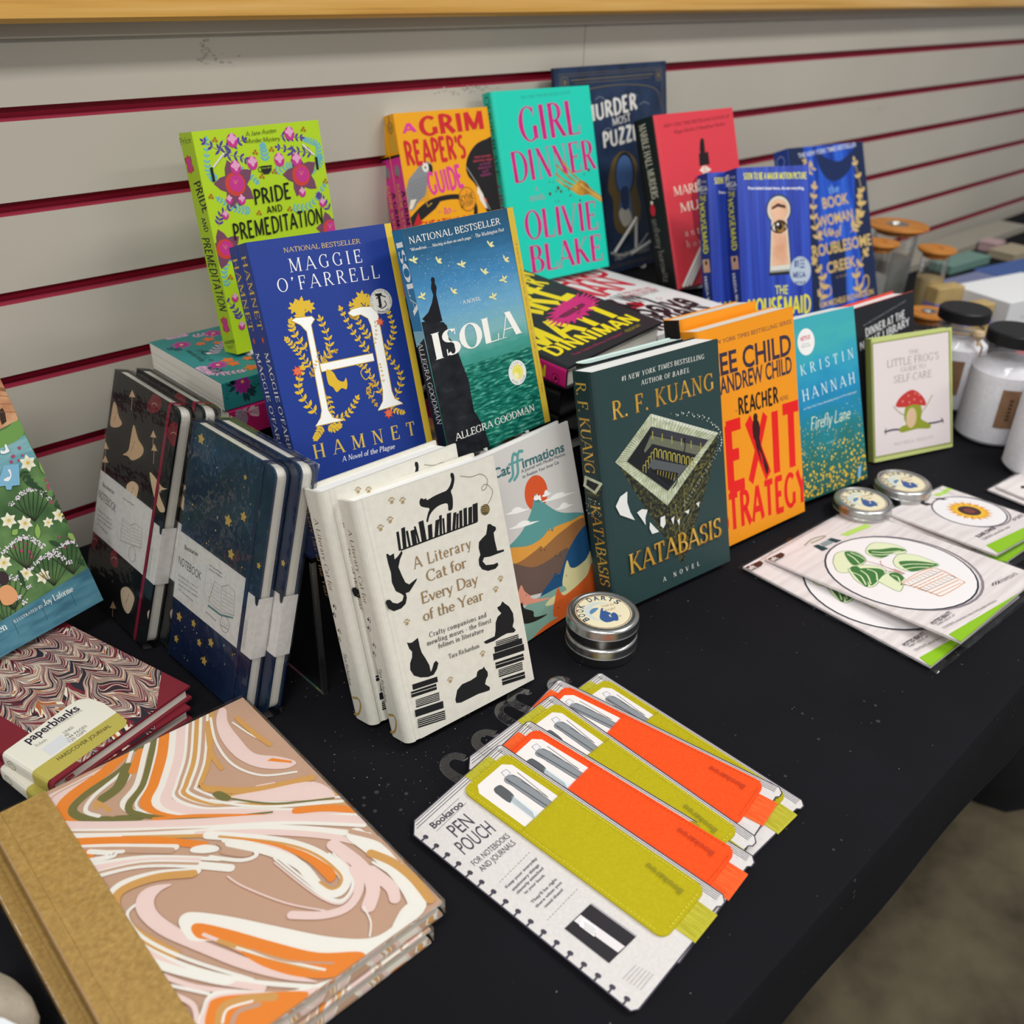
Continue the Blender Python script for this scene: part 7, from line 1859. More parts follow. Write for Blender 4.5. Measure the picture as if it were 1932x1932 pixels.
ART['navy'] = [
('e','#c8c8c4',25.3,201.5,0.38,0.38,0),
('e','#c9a955',70.1,23.3,0.45,0.45,0),
('e','#c9a955',97.8,48.5,0.69,0.69,0),
('e','#c8c8c4',47.1,98,0.6,0.6,0),
('e','#c9a955',22,174.7,0.35,0.35,0),
('e','#c9a955',26,10.1,0.46,0.46,0),
('e','#c8c8c4',42.3,189.2,0.53,0.53,0),
('e','#c9a955',14.7,58.5,0.89,0.89,0),
('e','#c9a955',9.9,132,0.53,0.53,0),
('e','#c8c8c4',66,74.8,0.71,0.71,0),
('e','#c9a955',50.7,138,0.84,0.84,0),
('e','#c9a955',58.6,34.9,0.34,0.34,0),
('e','#c8c8c4',92.8,105.3,0.42,0.42,0),
('e','#c9a955',92.8,123.6,0.74,0.74,0),
('e','#c9a955',86.7,64,0.51,0.51,0),
('e','#c8c8c4',86.4,33.4,0.76,0.76,0),
('e','#c9a955',13.2,146.2,0.72,0.72,0),
('e','#c9a955',93.1,177.3,0.6,0.6,0),
('e','#c8c8c4',22.5,36.5,0.62,0.62,0),
('e','#c9a955',51.8,20.5,0.84,0.84,0),
('e','#c9a955',51.6,148.5,0.43,0.43,0),
('e','#c8c8c4',26.9,8.4,0.51,0.51,0),
('e','#c9a955',29,92,0.53,0.53,0),
('e','#c9a955',82.3,187.1,0.41,0.41,0),
('e','#c8c8c4',41.2,39.8,0.7,0.7,0),
('e','#c9a955',95.5,47,0.76,0.76,0),
('e','#c9a955',32.2,8.7,0.76,0.76,0),
('e','#c8c8c4',36.1,40.6,0.56,0.56,0),
('e','#c9a955',25.7,89.3,0.57,0.57,0),
('e','#c9a955',43.2,125.5,0.47,0.47,0),
('e','#c8c8c4',12.9,23.3,0.36,0.36,0),
('e','#c9a955',52.9,79.2,0.78,0.78,0),
('e','#c9a955',51.4,149.9,0.89,0.89,0),
('e','#c8c8c4',9.9,9.4,0.38,0.38,0),
('e','#c9a955',40.3,122.5,0.75,0.75,0),
('e','#c9a955',37,202,0.3,0.3,0),
('e','#c8c8c4',82.4,48.7,0.83,0.83,0),
('e','#c9a955',7.1,202.1,0.76,0.76,0),
('e','#c9a955',96.9,123.8,0.41,0.41,0),
('e','#c8c8c4',95,95.7,0.35,0.35,0),
('e','#c9a955',60.8,107,0.58,0.58,0),
('e','#c9a955',18.5,30.8,0.65,0.65,0),
('e','#c8c8c4',46.5,31.7,0.56,0.56,0),
('e','#c9a955',72.1,151.3,0.58,0.58,0),
('e','#c9a955',40.9,79.3,0.44,0.44,0),
('e','#c8c8c4',22.5,96.6,0.36,0.36,0),
('f','#c9a955',15.7,204.3,5.1,5,0.3),
('f','#c9a955',66.8,153.1,5.4,5,0.3),
('f','#c9a955',86.5,164.2,4.5,5,0.3),
('f','#c9a955',76.3,128,4.8,5,0.3),
('f','#c9a955',82.4,195.4,2.4,5,0.3),
('f','#c9a955',63.7,42,4.5,5,0.3),
('f','#c9a955',12.1,41.5,4.8,5,0.3),
('f','#c9a955',35.2,46.1,3.9,5,0.3),
('f','#c9a955',11.4,19.5,3.9,5,0.3),
('f','#c9a955',57.2,21.4,4.5,5,0.3),
('f','#c9a955',47,33.6,3.9,5,0.3),
('f','#c9a955',114.5,134.5,3,5,0.3)]
ART['navy_s'] = []
ART['navy_b'] = [
('t','#4a4648','Bookaroo','bold',8.6,104.1,30,106.2,3.8),
('t','#4a4648','NOTEBOOK','sans',0.9,87.8,38,87.5,7.4,0,'stretch'),
('t','#6a6466','Scribble, list, note or','sans',3.7,76.8,34.9,78.6,2.04,0,'stretch'),
('t','#6a6466','sketch your important','sans',4.4,72.8,35.7,74.7,2.02,0,'stretch'),
('t','#6a6466','ideas in this useful','sans',5.2,68.7,36.5,70.7,2.14,0,'stretch'),
('t','#6a6466','A5 notebook.','sans',6,64.7,31.6,64.1,2.04,0,'stretch'),
('s','#5a5658',0.35,[(53.2,75.5),(58.5,96.3),(68.8,95.7),(71.8,74.5),(53.2,75.5)]),
('s','#5a5658',0.35,[(68.8,95.7),(77.7,101.5),(88.1,99.4),(90.3,79.8),(71.8,74.5),(68.8,95.7)]),
('s','#8a8688',0.25,[(52.3,91.8),(66.9,92.3)]),
('s','#8a8688',0.25,[(70.1,93.7),(86.4,95.2)]),
('s','#8a8688',0.25,[(53.6,88.5),(67.7,88.8)]),
('s','#8a8688',0.25,[(70.8,90.6),(87.1,92.1)]),
('s','#8a8688',0.25,[(54.8,85.2),(68.4,85.3)]),
('s','#8a8688',0.25,[(71.4,87.4),(87.7,89)]),
('s','#8a8688',0.25,[(56.1,81.9),(69.1,81.8)]),
('s','#8a8688',0.25,[(72.1,84.2),(88.4,85.8)]),
('s','#8a8688',0.25,[(57.4,78.6),(69.8,78.3)]),
('s','#8a8688',0.25,[(72.8,81.1),(89.1,82.7)]),
('s','#8a8688',0.25,[(58.6,75.3),(70.6,74.8)]),
('s','#8a8688',0.25,[(73.4,77.9),(89.7,79.6)]),
('p','#5f8a8a',[(52.9,72.6),(72.1,72.9),(90,78.3),(90.3,77.1),(71.9,71),(53.3,70.7)]),
('t','#6a6466','192 Lined Pages','sans',47.1,105.5,68,106.6,1.43,0,'stretch'),
('t','#6a6466','120mm Ribbon','sans',47.7,102.3,68.7,103.4,1.43,0,'stretch'),
('o','#6a6466',79.8,66.9,6.5,7,0.3),
('t','#6a6466','200','sans',75.9,65.9,83.8,67.1,1.32),
('t','#6a6466','Page Planner','sans',74.7,63.2,86,64.9,1.22,0,'stretch'),
('t','#6a6466','Ledger Your Own Contents Pages','sans',50.6,64.4,66.8,63.3,1.53,0,'stretch'),
('s','#8a8688',0.25,[(44.8,105),(44.7,103.8)]),
('s','#8a8688',0.25,[(44.7,102.3),(44.7,101.1)]),
('s','#8a8688',0.25,[(44.7,99.6),(44.6,98.4)]),
('s','#8a8688',0.25,[(44.6,96.9),(44.6,95.6)]),
('s','#8a8688',0.25,[(44.6,94.2),(44.5,92.9)]),
('s','#8a8688',0.25,[(44.5,91.4),(44.5,90.2)]),
('s','#8a8688',0.25,[(44.5,88.7),(44.4,87.5)]),
('s','#8a8688',0.25,[(44.4,86),(44.4,84.7)]),
('s','#8a8688',0.25,[(44.4,83.2),(44.3,82)]),
('s','#8a8688',0.25,[(44.3,80.5),(44.3,79.2)]),
('s','#8a8688',0.25,[(44.3,77.7),(44.2,76.4)]),
('s','#8a8688',0.25,[(44.2,74.9),(44.2,73.7)]),
('s','#8a8688',0.25,[(44.2,72.2),(44.1,70.9)]),
('s','#8a8688',0.25,[(44.1,69.4),(44.1,68.1)]),
('s','#8a8688',0.25,[(44.1,66.6),(44,65.3)]),
('s','#8a8688',0.25,[(44,63.8),(44,62.5)])]
ART['black'] = [
('q','#d9b48e',[(6,191.4),(11.1,191.2),(18.6,182.7),(26.5,178),(18.7,171.8),(5.7,169.3),(4.6,180)]),
('c','#2a1c1c',0.5,[(10.7,175.3),(13.1,180.6),(14.7,185.7)]),
('c','#f0dcc0',0.35,[(7.3,178.8),(12.7,181.9),(18.3,181.2)]),
('q','#7c2430',[(66.3,205.9),(74.4,220.4),(88.8,220.6),(87.8,210.1),(75.8,203.7)]),
('c','#2a1c1c',0.5,[(76.7,207.2),(78.7,212.2),(80.1,216.9)]),
('c','#f0dcc0',0.35,[(73.6,210.6),(78.3,213.4),(83.4,212.6)]),
('q','#d9b48e',[(46.6,180.1),(49.3,183.7),(59.3,174.6),(70.9,169.7),(68.5,161.8),(54.6,152.9),(45,153.5),(36,151.8),(44.6,158.8),(45.9,170)]),
('c','#2a1c1c',0.5,[(50,160.5),(52.2,165.8),(53.7,170.8)]),
('c','#f0dcc0',0.35,[(46.7,163.9),(51.8,167.1),(57.2,166.4)]),
('q','#e8c8a8',[(50.5,128),(59.8,135.2),(71,134.8),(71.5,126.9),(68.4,118.4),(57.8,116.1),(52.5,121.4)]),
('c','#2a1c1c',0.5,[(59.5,120.4),(61.7,125.8),(63.2,131)]),
('c','#f0dcc0',0.35,[(56.3,123.8),(61.3,127.2),(66.7,126.7)]),
('q','#7c2430',[(105.3,197.1),(113.6,208.3),(122.5,206.2),(124.7,193.5),(116.4,188.1)]),
('c','#2a1c1c',0.5,[(114.7,193.8),(116.5,198.7),(117.8,203.3)]),
('c','#f0dcc0',0.35,[(111.7,197),(116.2,199.9),(121,199.2)]),
('q','#e0c4a0',[(87.4,152.6),(94.3,153.4),(111.2,149.2),(119.3,150.5),(107.9,142.6),(121.4,132.1),(112.4,127.6),(99,137.4)]),
('c','#2a1c1c',0.5,[(104.7,138),(106.7,143.2),(108,148.1)]),
('c','#f0dcc0',0.35,[(101.7,141.3),(106.3,144.4),(111.3,143.9)]),
('q','#7c2430',[(38.4,55),(45.8,63.9),(54,56),(53.6,48),(42.7,47.1)]),
('c','#2a1c1c',0.5,[(44.6,48.1),(46.9,54),(48.5,59.5)]),
('c','#f0dcc0',0.35,[(41.3,51.5),(46.5,55.4),(52.1,55.1)]),
('q','#d9c4a8',[(67.1,30.9),(76.4,39.1),(87.9,38.7),(93.2,33.5),(86.7,16.9),(74.5,18.8)]),
('c','#2a1c1c',0.5,[(78.9,23.8),(81.1,29.7),(82.5,35.2)]),
('c','#f0dcc0',0.35,[(75.6,27.1),(80.7,31),(86,30.9)]),
('q','#d9c4a8',[(118.8,34.3),(130.4,43.7),(140.6,44.9),(139.9,35.3),(124.4,27.6)]),
('c','#2a1c1c',0.5,[(129,31.6),(130.9,37.2),(132.2,42.5)]),
('c','#f0dcc0',0.35,[(125.9,34.8),(130.5,38.5),(135.5,38.3)]),
('q','#7c2430',[(-1.5,57.6),(5.5,62.5),(12.6,59.6),(5.8,46.8),(0.2,48.4)]),
('c','#2a1c1c',0.5,[(2,48.9),(4.6,55),(6.3,60.7)]),
('c','#f0dcc0',0.35,[(-1.5,52.4),(4.2,56.4),(10.1,56.1)]),
('p','#d9b48e',[(37.1,212.7),(44.4,207.9),(33.4,205.2)]),
('s','#d9b48e',0.7,[(38.3,208.5),(40.8,195.1)]),
('p','#d9b48e',[(83.2,190.7),(90.1,186.1),(79.7,183.3)]),
('s','#d9b48e',0.7,[(84.4,186.6),(86.9,173.6)]),
('p','#d9b48e',[(1.4,152.3),(9.1,147.5),(-2.8,144.1)]),
('s','#d9b48e',0.7,[(2.6,147.8),(5,133.7)]),
('p','#d9b48e',[(4,140.1),(11.8,135.3),(-0.1,131.8)]),
('s','#d9b48e',0.7,[(5.3,135.6),(7.7,121.4)]),
('p','#d9b48e',[(55.9,15),(63.5,10.8),(52,6)]),
('s','#d9b48e',0.7,[(57.2,10.5),(59.8,-4.1)]),
('p','#d9b48e',[(88,180.2),(95,175.7),(84.6,172.8)]),
('s','#d9b48e',0.7,[(89.3,176.1),(91.7,163)])]
ART['black_s'] = []
ART['black_b'] = [
('t','#4a4648','Bookaroo','bold',6.4,110.4,30.3,111,4),
('t','#4a4648','NOTEBOOK','sans',0.6,97.6,37.4,95.8,8,0,'stretch'),
('t','#6a6466','Scribble, list, note or','sans',2.6,84.8,32.4,85.6,2.18,0,'stretch'),
('t','#6a6466','sketch your important','sans',3.7,80.6,33.6,81.5,2.18,0,'stretch'),
('t','#6a6466','ideas in this useful','sans',4.9,76.4,34.8,77.4,2.18,0,'stretch'),
('t','#6a6466','A5 notebook.','sans',6.1,72.2,28.8,70.3,2.18,0,'stretch'),
('s','#5a5658',0.35,[(53.6,74.9),(51.9,96.9),(68.2,96.1),(72.4,79.1),(53.6,74.9)]),
('s','#5a5658',0.35,[(68.2,96.1),(75.4,100.9),(89,100.9),(91.9,83.7),(72.4,79.1),(68.2,96.1)]),
('s','#8a8688',0.25,[(52,94.1),(66.4,94.4)]),
('s','#8a8688',0.25,[(70.7,95.2),(87.8,97.7)]),
('s','#8a8688',0.25,[(52.9,90.8),(67.3,91.4)]),
('s','#8a8688',0.25,[(71.5,92.2),(88.5,95.1)]),
('s','#8a8688',0.25,[(53.9,87.4),(68.1,88.4)]),
('s','#8a8688',0.25,[(72.4,89.2),(89.3,92.4)]),
('s','#8a8688',0.25,[(54.9,84),(69,85.4)]),
('s','#8a8688',0.25,[(73.3,86.3),(90.1,89.8)]),
('s','#8a8688',0.25,[(55.9,80.6),(69.9,82.4)]),
('s','#8a8688',0.25,[(74.2,83.3),(90.8,87.2)]),
('s','#8a8688',0.25,[(56.8,77.2),(70.8,79.4)]),
('s','#8a8688',0.25,[(75,80.3),(91.6,84.5)]),
('o','#6a6466',78.2,72.2,6.5,7,0.3),
('t','#6a6466','192 Lined Pages','sans',47,113.7,69.4,115.1,1.55,0,'stretch')]
ART['paper_b'] = [
('t','#2a2238','paperblanks','bold',15.9,49,61.7,49.1,8.5,0,'stretch'),
('t','#8a8078','COCKERELL MARBLED PAPER','sans',29.4,47.9,61.7,45.9,2.3,0,'stretch'),
('t','#4a444a','Rubedo','hand',17.4,40.8,26.4,40.5,3.4),
('p','#dfe0e2',[(17.8,36.8),(35.7,37.3),(35.3,24.5),(17.6,23.8)]),
('s','#b4b6bc',0.25,[(17.6,35.4),(35.3,36.2)]),
('s','#b4b6bc',0.25,[(17.6,33.7),(35.2,34.4)]),
('s','#b4b6bc',0.25,[(17.5,32),(35.1,32.7)]),
('s','#b4b6bc',0.25,[(17.4,30.3),(35,30.9)]),
('s','#b4b6bc',0.25,[(17.3,28.5),(34.9,29.1)]),
('s','#b4b6bc',0.25,[(17.3,26.8),(34.8,27.4)]),
('s','#b4b6bc',0.25,[(17.2,25.1),(34.7,25.7)]),
('t','#6a6468','LINED','sans',37.2,35.7,45.6,35.1,3.1,0,'stretch'),
('t','#6a6468','MIDI','sans',35.8,31.8,39.4,31.5,3,0,'stretch'),
('t','#6a6468','144 PAGES','sans',34.4,27.9,52,28.2,3,0,'stretch'),
('t','#6a6468','120 GSM','sans',33.1,24.1,48,24.3,3,0,'stretch'),
('t','#4a4220','HARDCOVER JOURNAL','sans',17.1,15.1,61.7,12.8,4.1,0,'stretch')]
ART['marb'] = [
('q','#f1d7d0',[(21.5,248.5),(51.4,249.1),(78.1,249.7),(63.7,241.2),(50.6,238.9),(40.4,234.6),(36.1,222.9),(42.6,213.5),(25.4,226),(20.4,236.6)]),
('c','#cba68d',1,[(32,236.7),(42.6,245.9),(69.3,247.4)]),
('c','#ef8f38',9,[(94.1,253.3),(76,244.5),(51.8,238),(42.2,230.4),(43.6,216.3)]),
('c','#7b7846',6,[(107.6,253.6),(88.3,239.4),(60.5,233),(46.5,224.1),(53.6,207.6),(78.8,188.2)]),
('c','#f4f1e8',3,[(100.4,252.4),(87.4,237.3),(63.2,228),(53.2,218.2),(58.1,207.6)]),
('c','#cba68d',5,[(101.8,248.1),(88,231.2),(64.7,224.1),(58.5,216.2),(66.6,202.7)]),
('c','#f4f1e8',2,[(100,243.8),(86.3,227.1),(70.3,219.1)]),
('c','#7b7846',8,[(91.6,239.5),(79.1,225),(66.5,221.1)]),
('c','#ef8f38',6,[(105.2,248.2),(92.7,232.7)]),
('c','#d8a560',3,[(65.6,207.5),(61.9,221.1),(59.6,215.3)]),
('c','#f4f1e8',4,[(112.4,252.2),(107,244.6),(89.5,218.7),(74.3,206.4),(84.8,187.6),(130.8,144.2),(157.2,116.7),(188.9,92.1)]),
('c','#7b7846',5,[(117.8,252.2),(110.5,240.6),(93.2,215.5),(75.9,201),(86.5,182.7),(130.4,143.3),(157.7,117.6),(189.5,92.9)]),
('c','#f4f1e8',2,[(120.9,252.2),(112.5,238.3),(95.3,213.6),(80.7,199.5),(91.1,180.9),(131.3,145.1),(158.7,119.2),(190.6,94.6)]),
('c','#ef8f38',9,[(126.4,252.2),(116.1,234.3),(99,210.4),(87.2,196.5),(97.5,177.7),(131.6,145.7),(158.4,118.7),(190.2,94.1)]),
('c','#f4f1e8',8,[(134.3,252.3),(121.1,228.6),(104.3,205.9),(93.3,192.5),(103.5,173.6),(132.5,147.3),(159.8,120.9),(191.7,96.2)]),
('c','#f1d7d0',8,[(139.8,252.3),(124.5,224.7),(107.9,202.7),(98.3,189.4),(108.5,170.5),(133.5,149),(161.3,123.5),(193.4,98.7)]),
('c','#f4f1e8',3,[(144.4,252.3),(127.4,221.5),(110.9,200.1),(104.2,188.3),(114.2,169),(134.7,151.3),(162.3,125.2),(194.5,100.3)]),
('c','#cba68d',3,[(146.9,252.3),(128.9,219.7),(112.5,198.7),(106.8,188.7),(116.7,169.1),(135.6,153),(163.4,126.9),(195.6,102)]),
('c','#f4f1e8',2,[(149.1,252.3),(130.2,218.2),(113.9,197.5),(108.7,188.4),(118.6,168.7),(136.1,153.9),(163.9,127.8),(196.2,102.8)]),
('c','#d8a560',4,[(152.3,252.3),(132.2,216),(116,195.6),(111.1,187.6),(121,167.8),(136.6,154.8),(164.4,128.6),(196.7,103.6)]),
('c','#f4f1e8',2.4,[(155.2,252.3),(134,214),(117.9,194),(113.6,186.8),(123.3,166.9),(137.2,156),(165.3,130),(197.7,105)]),
('c','#cba68d',3,[(158.2,252.3),(135.7,212),(119.7,192.4),(116.6,186.9),(126.2,166.8),(138.3,158),(166.5,132.1),(199,107)]),
('c','#f4f1e8',2,[(160.7,252.3),(137.3,210.2),(121.4,191),(119.3,185.9),(129,165.6),(138.8,158.9),(167.1,133),(199.6,107.9)]),
('c','#d8a560',4,[(164,252.3),(139.3,208),(123.5,189.2),(123.7,186.2),(133.1,165.6),(140.3,161.7),(168.7,135.6),(201.4,110.4)]),
('c','#7b7846',4,[(79.2,189.1),(107,161),(148.2,133.3)],0.6),
('c','#ef8f38',3,[(84.7,180.5),(108.3,163.7),(147.7,129.4)]),
('c','#ef8f38',6,[(161.3,123.5),(177.4,112.6),(192.5,97.3)]),
('q','#f1d7d0',[(170.4,251.8),(161.5,239.8),(155.5,219.7),(155.3,195.8),(162.4,176.5),(176.2,163.1),(185.7,163.6),(178.9,176.8),(167.2,191.4),(166.6,213.3),(168.4,233.8),(174.3,248.4)]),
('c','#f4f1e8',2,[(160.6,247.1),(151.4,220.3),(149.7,191.9),(159.8,168.7),(180.5,155.1)]),
('c','#d8a560',3.4,[(156.4,244.2),(144,214.5),(141.6,193.1)]),
('c','#f4f1e8',1.4,[(170.9,231.6),(175.2,208.9),(180.3,198.3)]),
('c','#d8a560',4,[(175.9,233.9),(177.6,210),(180.4,192.1)]),
('p','#ef8f38',[(170,178.7),(174.4,178.6),(183.8,166.6),(182.7,164.7)]),
('c','#f1d7d0',1.6,[(152.2,161.4),(163.1,156)]),
('c','#d8a560',6,[(124.3,182.4),(148,160.1),(185.7,142.8)]),
('q','#f1d7d0',[(133.3,164.3),(153.6,154.7),(184.8,138.6),(188.6,116.1),(172,126.6),(148.5,145.7)]),
('q','#7b7846',[(125.3,175.3),(130.1,174.3),(133.1,167.1),(132.9,162),(128.1,164),(125.3,169.9)]),
('c','#7b7846',1.6,[(131.6,164.4),(153.2,138.9),(186.9,116.2)]),
('c','#f4f1e8',2.4,[(121.5,170.5),(146,141.3),(189.8,109.7)]),
('c','#f1d7d0',9,[(21.7,227.9),(59.8,193.4),(105.1,157.2),(151.8,122),(190.1,86)]),
('c','#f4f1e8',3,[(23.4,220.3),(58.5,190.3),(103.5,154),(150,118.9),(189,81.8)]),
('c','#cba68d',2.4,[(24,218),(63.3,183.7),(102.6,152.3),(186.3,80.5)]),
('c','#f4f1e8',5,[(23.9,213.7),(67.7,176.6),(101.8,150.5),(147.8,115.3),(186.4,72.9)]),
('c','#f1d7d0',5,[(100.9,148.8),(134.8,121.7),(166,89.5),(185,60.8)]),
('c','#d8a560',3,[(62.6,178.6),(100.3,147.4),(116.5,132.8)]),
('c','#ef8f38',6,[(25.1,204.9),(49.6,186.4),(76.8,163.1),(100,137.5)]),
('c','#f4f1e8',5,[(25.4,198),(53,176.7),(85.1,148.1)]),
('c','#cba68d',5,[(25.3,195.7),(52,174.3),(81.8,147.5)]),
('c','#f4f1e8',3,[(28,189.8),(42.5,179.5),(57.8,167.3)]),
('c','#ef8f38',9,[(25.7,187.2),(32.5,182.9),(39.7,179.6)]),
('c','#f4f1e8',4,[(28.6,180),(47.3,169.9),(52.8,169.3),(41.8,181.3)]),
('c','#f4f1e8',3,[(28.3,175.7),(59.9,158.4),(81.5,140.6),(102.1,120.3)]),
('c','#f1d7d0',5,[(29.5,171.3),(63,152),(90.8,128.5)]),
('c','#f4f1e8',6,[(30.3,162.7),(57.4,152.5),(79.2,135.7),(104.1,109.3)]),
('c','#cba68d',2,[(33.4,163.4),(62.2,150.3),(89.8,126.4)]),
('q','#f4f1e8',[(93.7,140.6),(101.2,136.9),(106.3,130),(104.1,127.2),(96.8,131.2),(90.9,137.9)]),
('q','#cba68d',[(107.3,133.5),(116.7,124.1),(121.2,111.8),(115.7,110.7),(105.2,123.4),(107.4,127.5)]),
('c','#f4f1e8',3,[(111.5,132.3),(121.2,117.7),(122,107.6),(112.3,110.2),(98.6,125.7)]),
('c','#f1d7d0',6,[(127.1,113.8),(137.8,90.2),(138.2,67)]),
('c','#f4f1e8',7,[(106,143.2),(136.6,110.3),(150.8,87.1),(156,63.8),(153.6,51.3),(144.3,48.5),(139.2,59.5),(138.9,81.1),(129.8,104.3),(113.9,127.8)]),
('c','#d8a560',2,[(110.9,137.2),(138.7,105.5),(151.1,82.1),(154.2,59.7),(150,52.2),(144,53.1),(141.5,61.9)]),
('q','#ef8f38',[(115,132.9),(133.6,111),(146.2,90.4),(152.7,69),(151.7,59.2),(146.2,57.7),(145.5,65.5),(143.9,81.3),(135.1,104.9)]),
('c','#f4f1e8',1.6,[(130.6,100),(134.9,72.1),(138.2,51.6),(144.7,41.7),(154.8,45.8),(159.9,57),(158,77.2)]),
('c','#f4f1e8',1.4,[(129,97.2),(133.3,69.5),(137.3,50.1),(143.9,40.4),(155.6,45.1),(160.8,56.2),(160,75.5)]),
('c','#f1d7d0',1.2,[(127.5,94.8),(131.9,67.2),(136.4,48.8),(143.1,39.4),(156.2,44.5),(161.7,55.4),(161.7,74)]),
('c','#f1d7d0',9,[(164.1,81.4),(168.1,56.6),(164.7,37.1),(154.2,26.9)]),
('c','#f4f1e8',12,[(179.8,78.7),(182.9,57.8),(183.3,31.9),(178.7,9.6),(168.9,5.6),(160.3,0.9)]),
('c','#f1d7d0',9,[(170.5,47.7),(173.1,29.7),(169.8,20.6)],0.2),
('c','#d8a560',6,[(178.8,59.5),(185.2,44),(187.6,25.9),(185.9,5.5)]),
('c','#f4f1e8',2,[(175.6,52.5),(179.1,35.6),(177.5,17.1)]),
('c','#cba68d',4,[(179.1,83),(190.3,63.3),(190.6,41.6)]),
('c','#f1d7d0',1.3,[(99.7,104.1),(103.4,90.9),(116.8,63),(132.1,42.1)]),
('c','#f1d7d0',6,[(115.3,52.7),(130.4,39.5),(145.1,34.9),(158.5,42.6),(163,56.6)],0.1),
('c','#f4f1e8',1.2,[(151.7,29.1),(148.9,17),(142.3,8.7)]),
('c','#f4f1e8',5,[(87,120.8),(67.3,135.5),(48.9,142.7),(38.7,140.1),(34.6,132),(35,113.2),(39.7,99)]),
('c','#d8a560',6,[(84,120.8),(66.1,132.9),(49.7,138),(40.2,135.5),(36.1,122.4),(39,103.6),(50.1,74.3)]),
('c','#f4f1e8',2.2,[(50.1,122.6),(40.1,118.8),(40.7,98.2),(53.7,67.5),(75.8,30.3)]),
('c','#cba68d',3,[(30.3,148.5),(25.5,129.6),(32.8,95.4)]),
('q','#f1d7d0',[(70.5,121.9),(61.2,128.4),(52.8,128.8),(46.5,121.5),(45.5,109),(49.8,91.2),(60.7,67.9),(74.5,40.6),(89.9,17.8),(103.3,4.2),(92.4,22),(78.6,48.3),(64.8,76),(57,97.8),(54.9,110),(57.3,118.4),(63.2,121.8)]),
('q','#f4f1e8',[(61.5,93.9),(66.4,96.7),(72.9,92.5),(86.5,76.4),(103.3,53.1),(124.1,24.8),(142.4,7.6),(158.6,5.4),(169.7,9.1),(167.1,1),(149.7,-4.7),(131.5,-1.2),(111.2,16.7),(90.1,43),(73.5,65.4),(61.8,75.7),(60.1,85.1)]),
('q','#ef8f38',[(65.1,84.7),(70.4,84.4),(82.1,68.1),(97.6,43.2),(113.4,20.1),(133,3.2),(127.2,-3),(111.4,0.7),(96.5,14.4),(84.7,33.5),(78.1,52.6),(71.5,67.1),(64.8,76)]),
('c','#f1d7d0',2.4,[(68.7,75.5),(77,58.4),(80.4,51.5)]),
('c','#d8a560',3,[(73.5,65.4),(88.3,39.8),(107.4,10.7)]),
('c','#f4f1e8',1.6,[(79.2,54.5),(92,33.6),(110.3,8.1)]),
('c','#cba68d',1.4,[(85.2,47.2),(96.1,28.2),(116.4,8.3)]),
('c','#f4f1e8',3,[(33.1,108.8),(41.2,84.2),(55.2,56.7),(75.1,29.1),(101.5,1.3)]),
('c','#f1d7d0',4,[(31.6,118.1),(36.6,92),(53.3,52.9),(77.8,21.3)]),
('c','#f4f1e8',5,[(31.3,91.9),(42.6,69.7),(61.4,42.1),(67.4,37.8)]),
('c','#f1d7d0',3,[(35.7,72.1),(50.2,46.6),(76.1,18.4)]),
('c','#f4f1e8',2,[(34.6,64),(53,38.8)]),
('c','#f1d7d0',3,[(37.3,52.7),(43.5,38.5),(40.5,27.2)]),
('q','#f4f1e8',[(41.6,21.6),(47,33.6),(53.9,38),(63.2,32.5),(86.1,11.4),(106.2,1.7),(115.6,-2.1),(91.2,-3.7),(70.2,-3.8)]),
('q','#f1d7d0',[(42,21.2),(47.6,32.2),(54.5,35.3),(67.2,27.2),(90.7,7.2),(100.8,0.2),(69.3,-3)]),
('q','#ef8f38',[(43.3,18.5),(49.3,31.6),(55.4,33.2),(68.5,24.6),(95.3,2.9),(83.4,-0.2),(65.1,-0.9)]),
('c','#d8a560',5,[(49.5,19.2),(55.7,26),(67.1,22),(79.7,12.5)]),
('c','#f4f1e8',1.6,[(50.9,18),(56.9,23.2),(69.2,18.4)]),
('c','#cba68d',3,[(54.9,14.4),(60.8,18),(71,14.2)])]
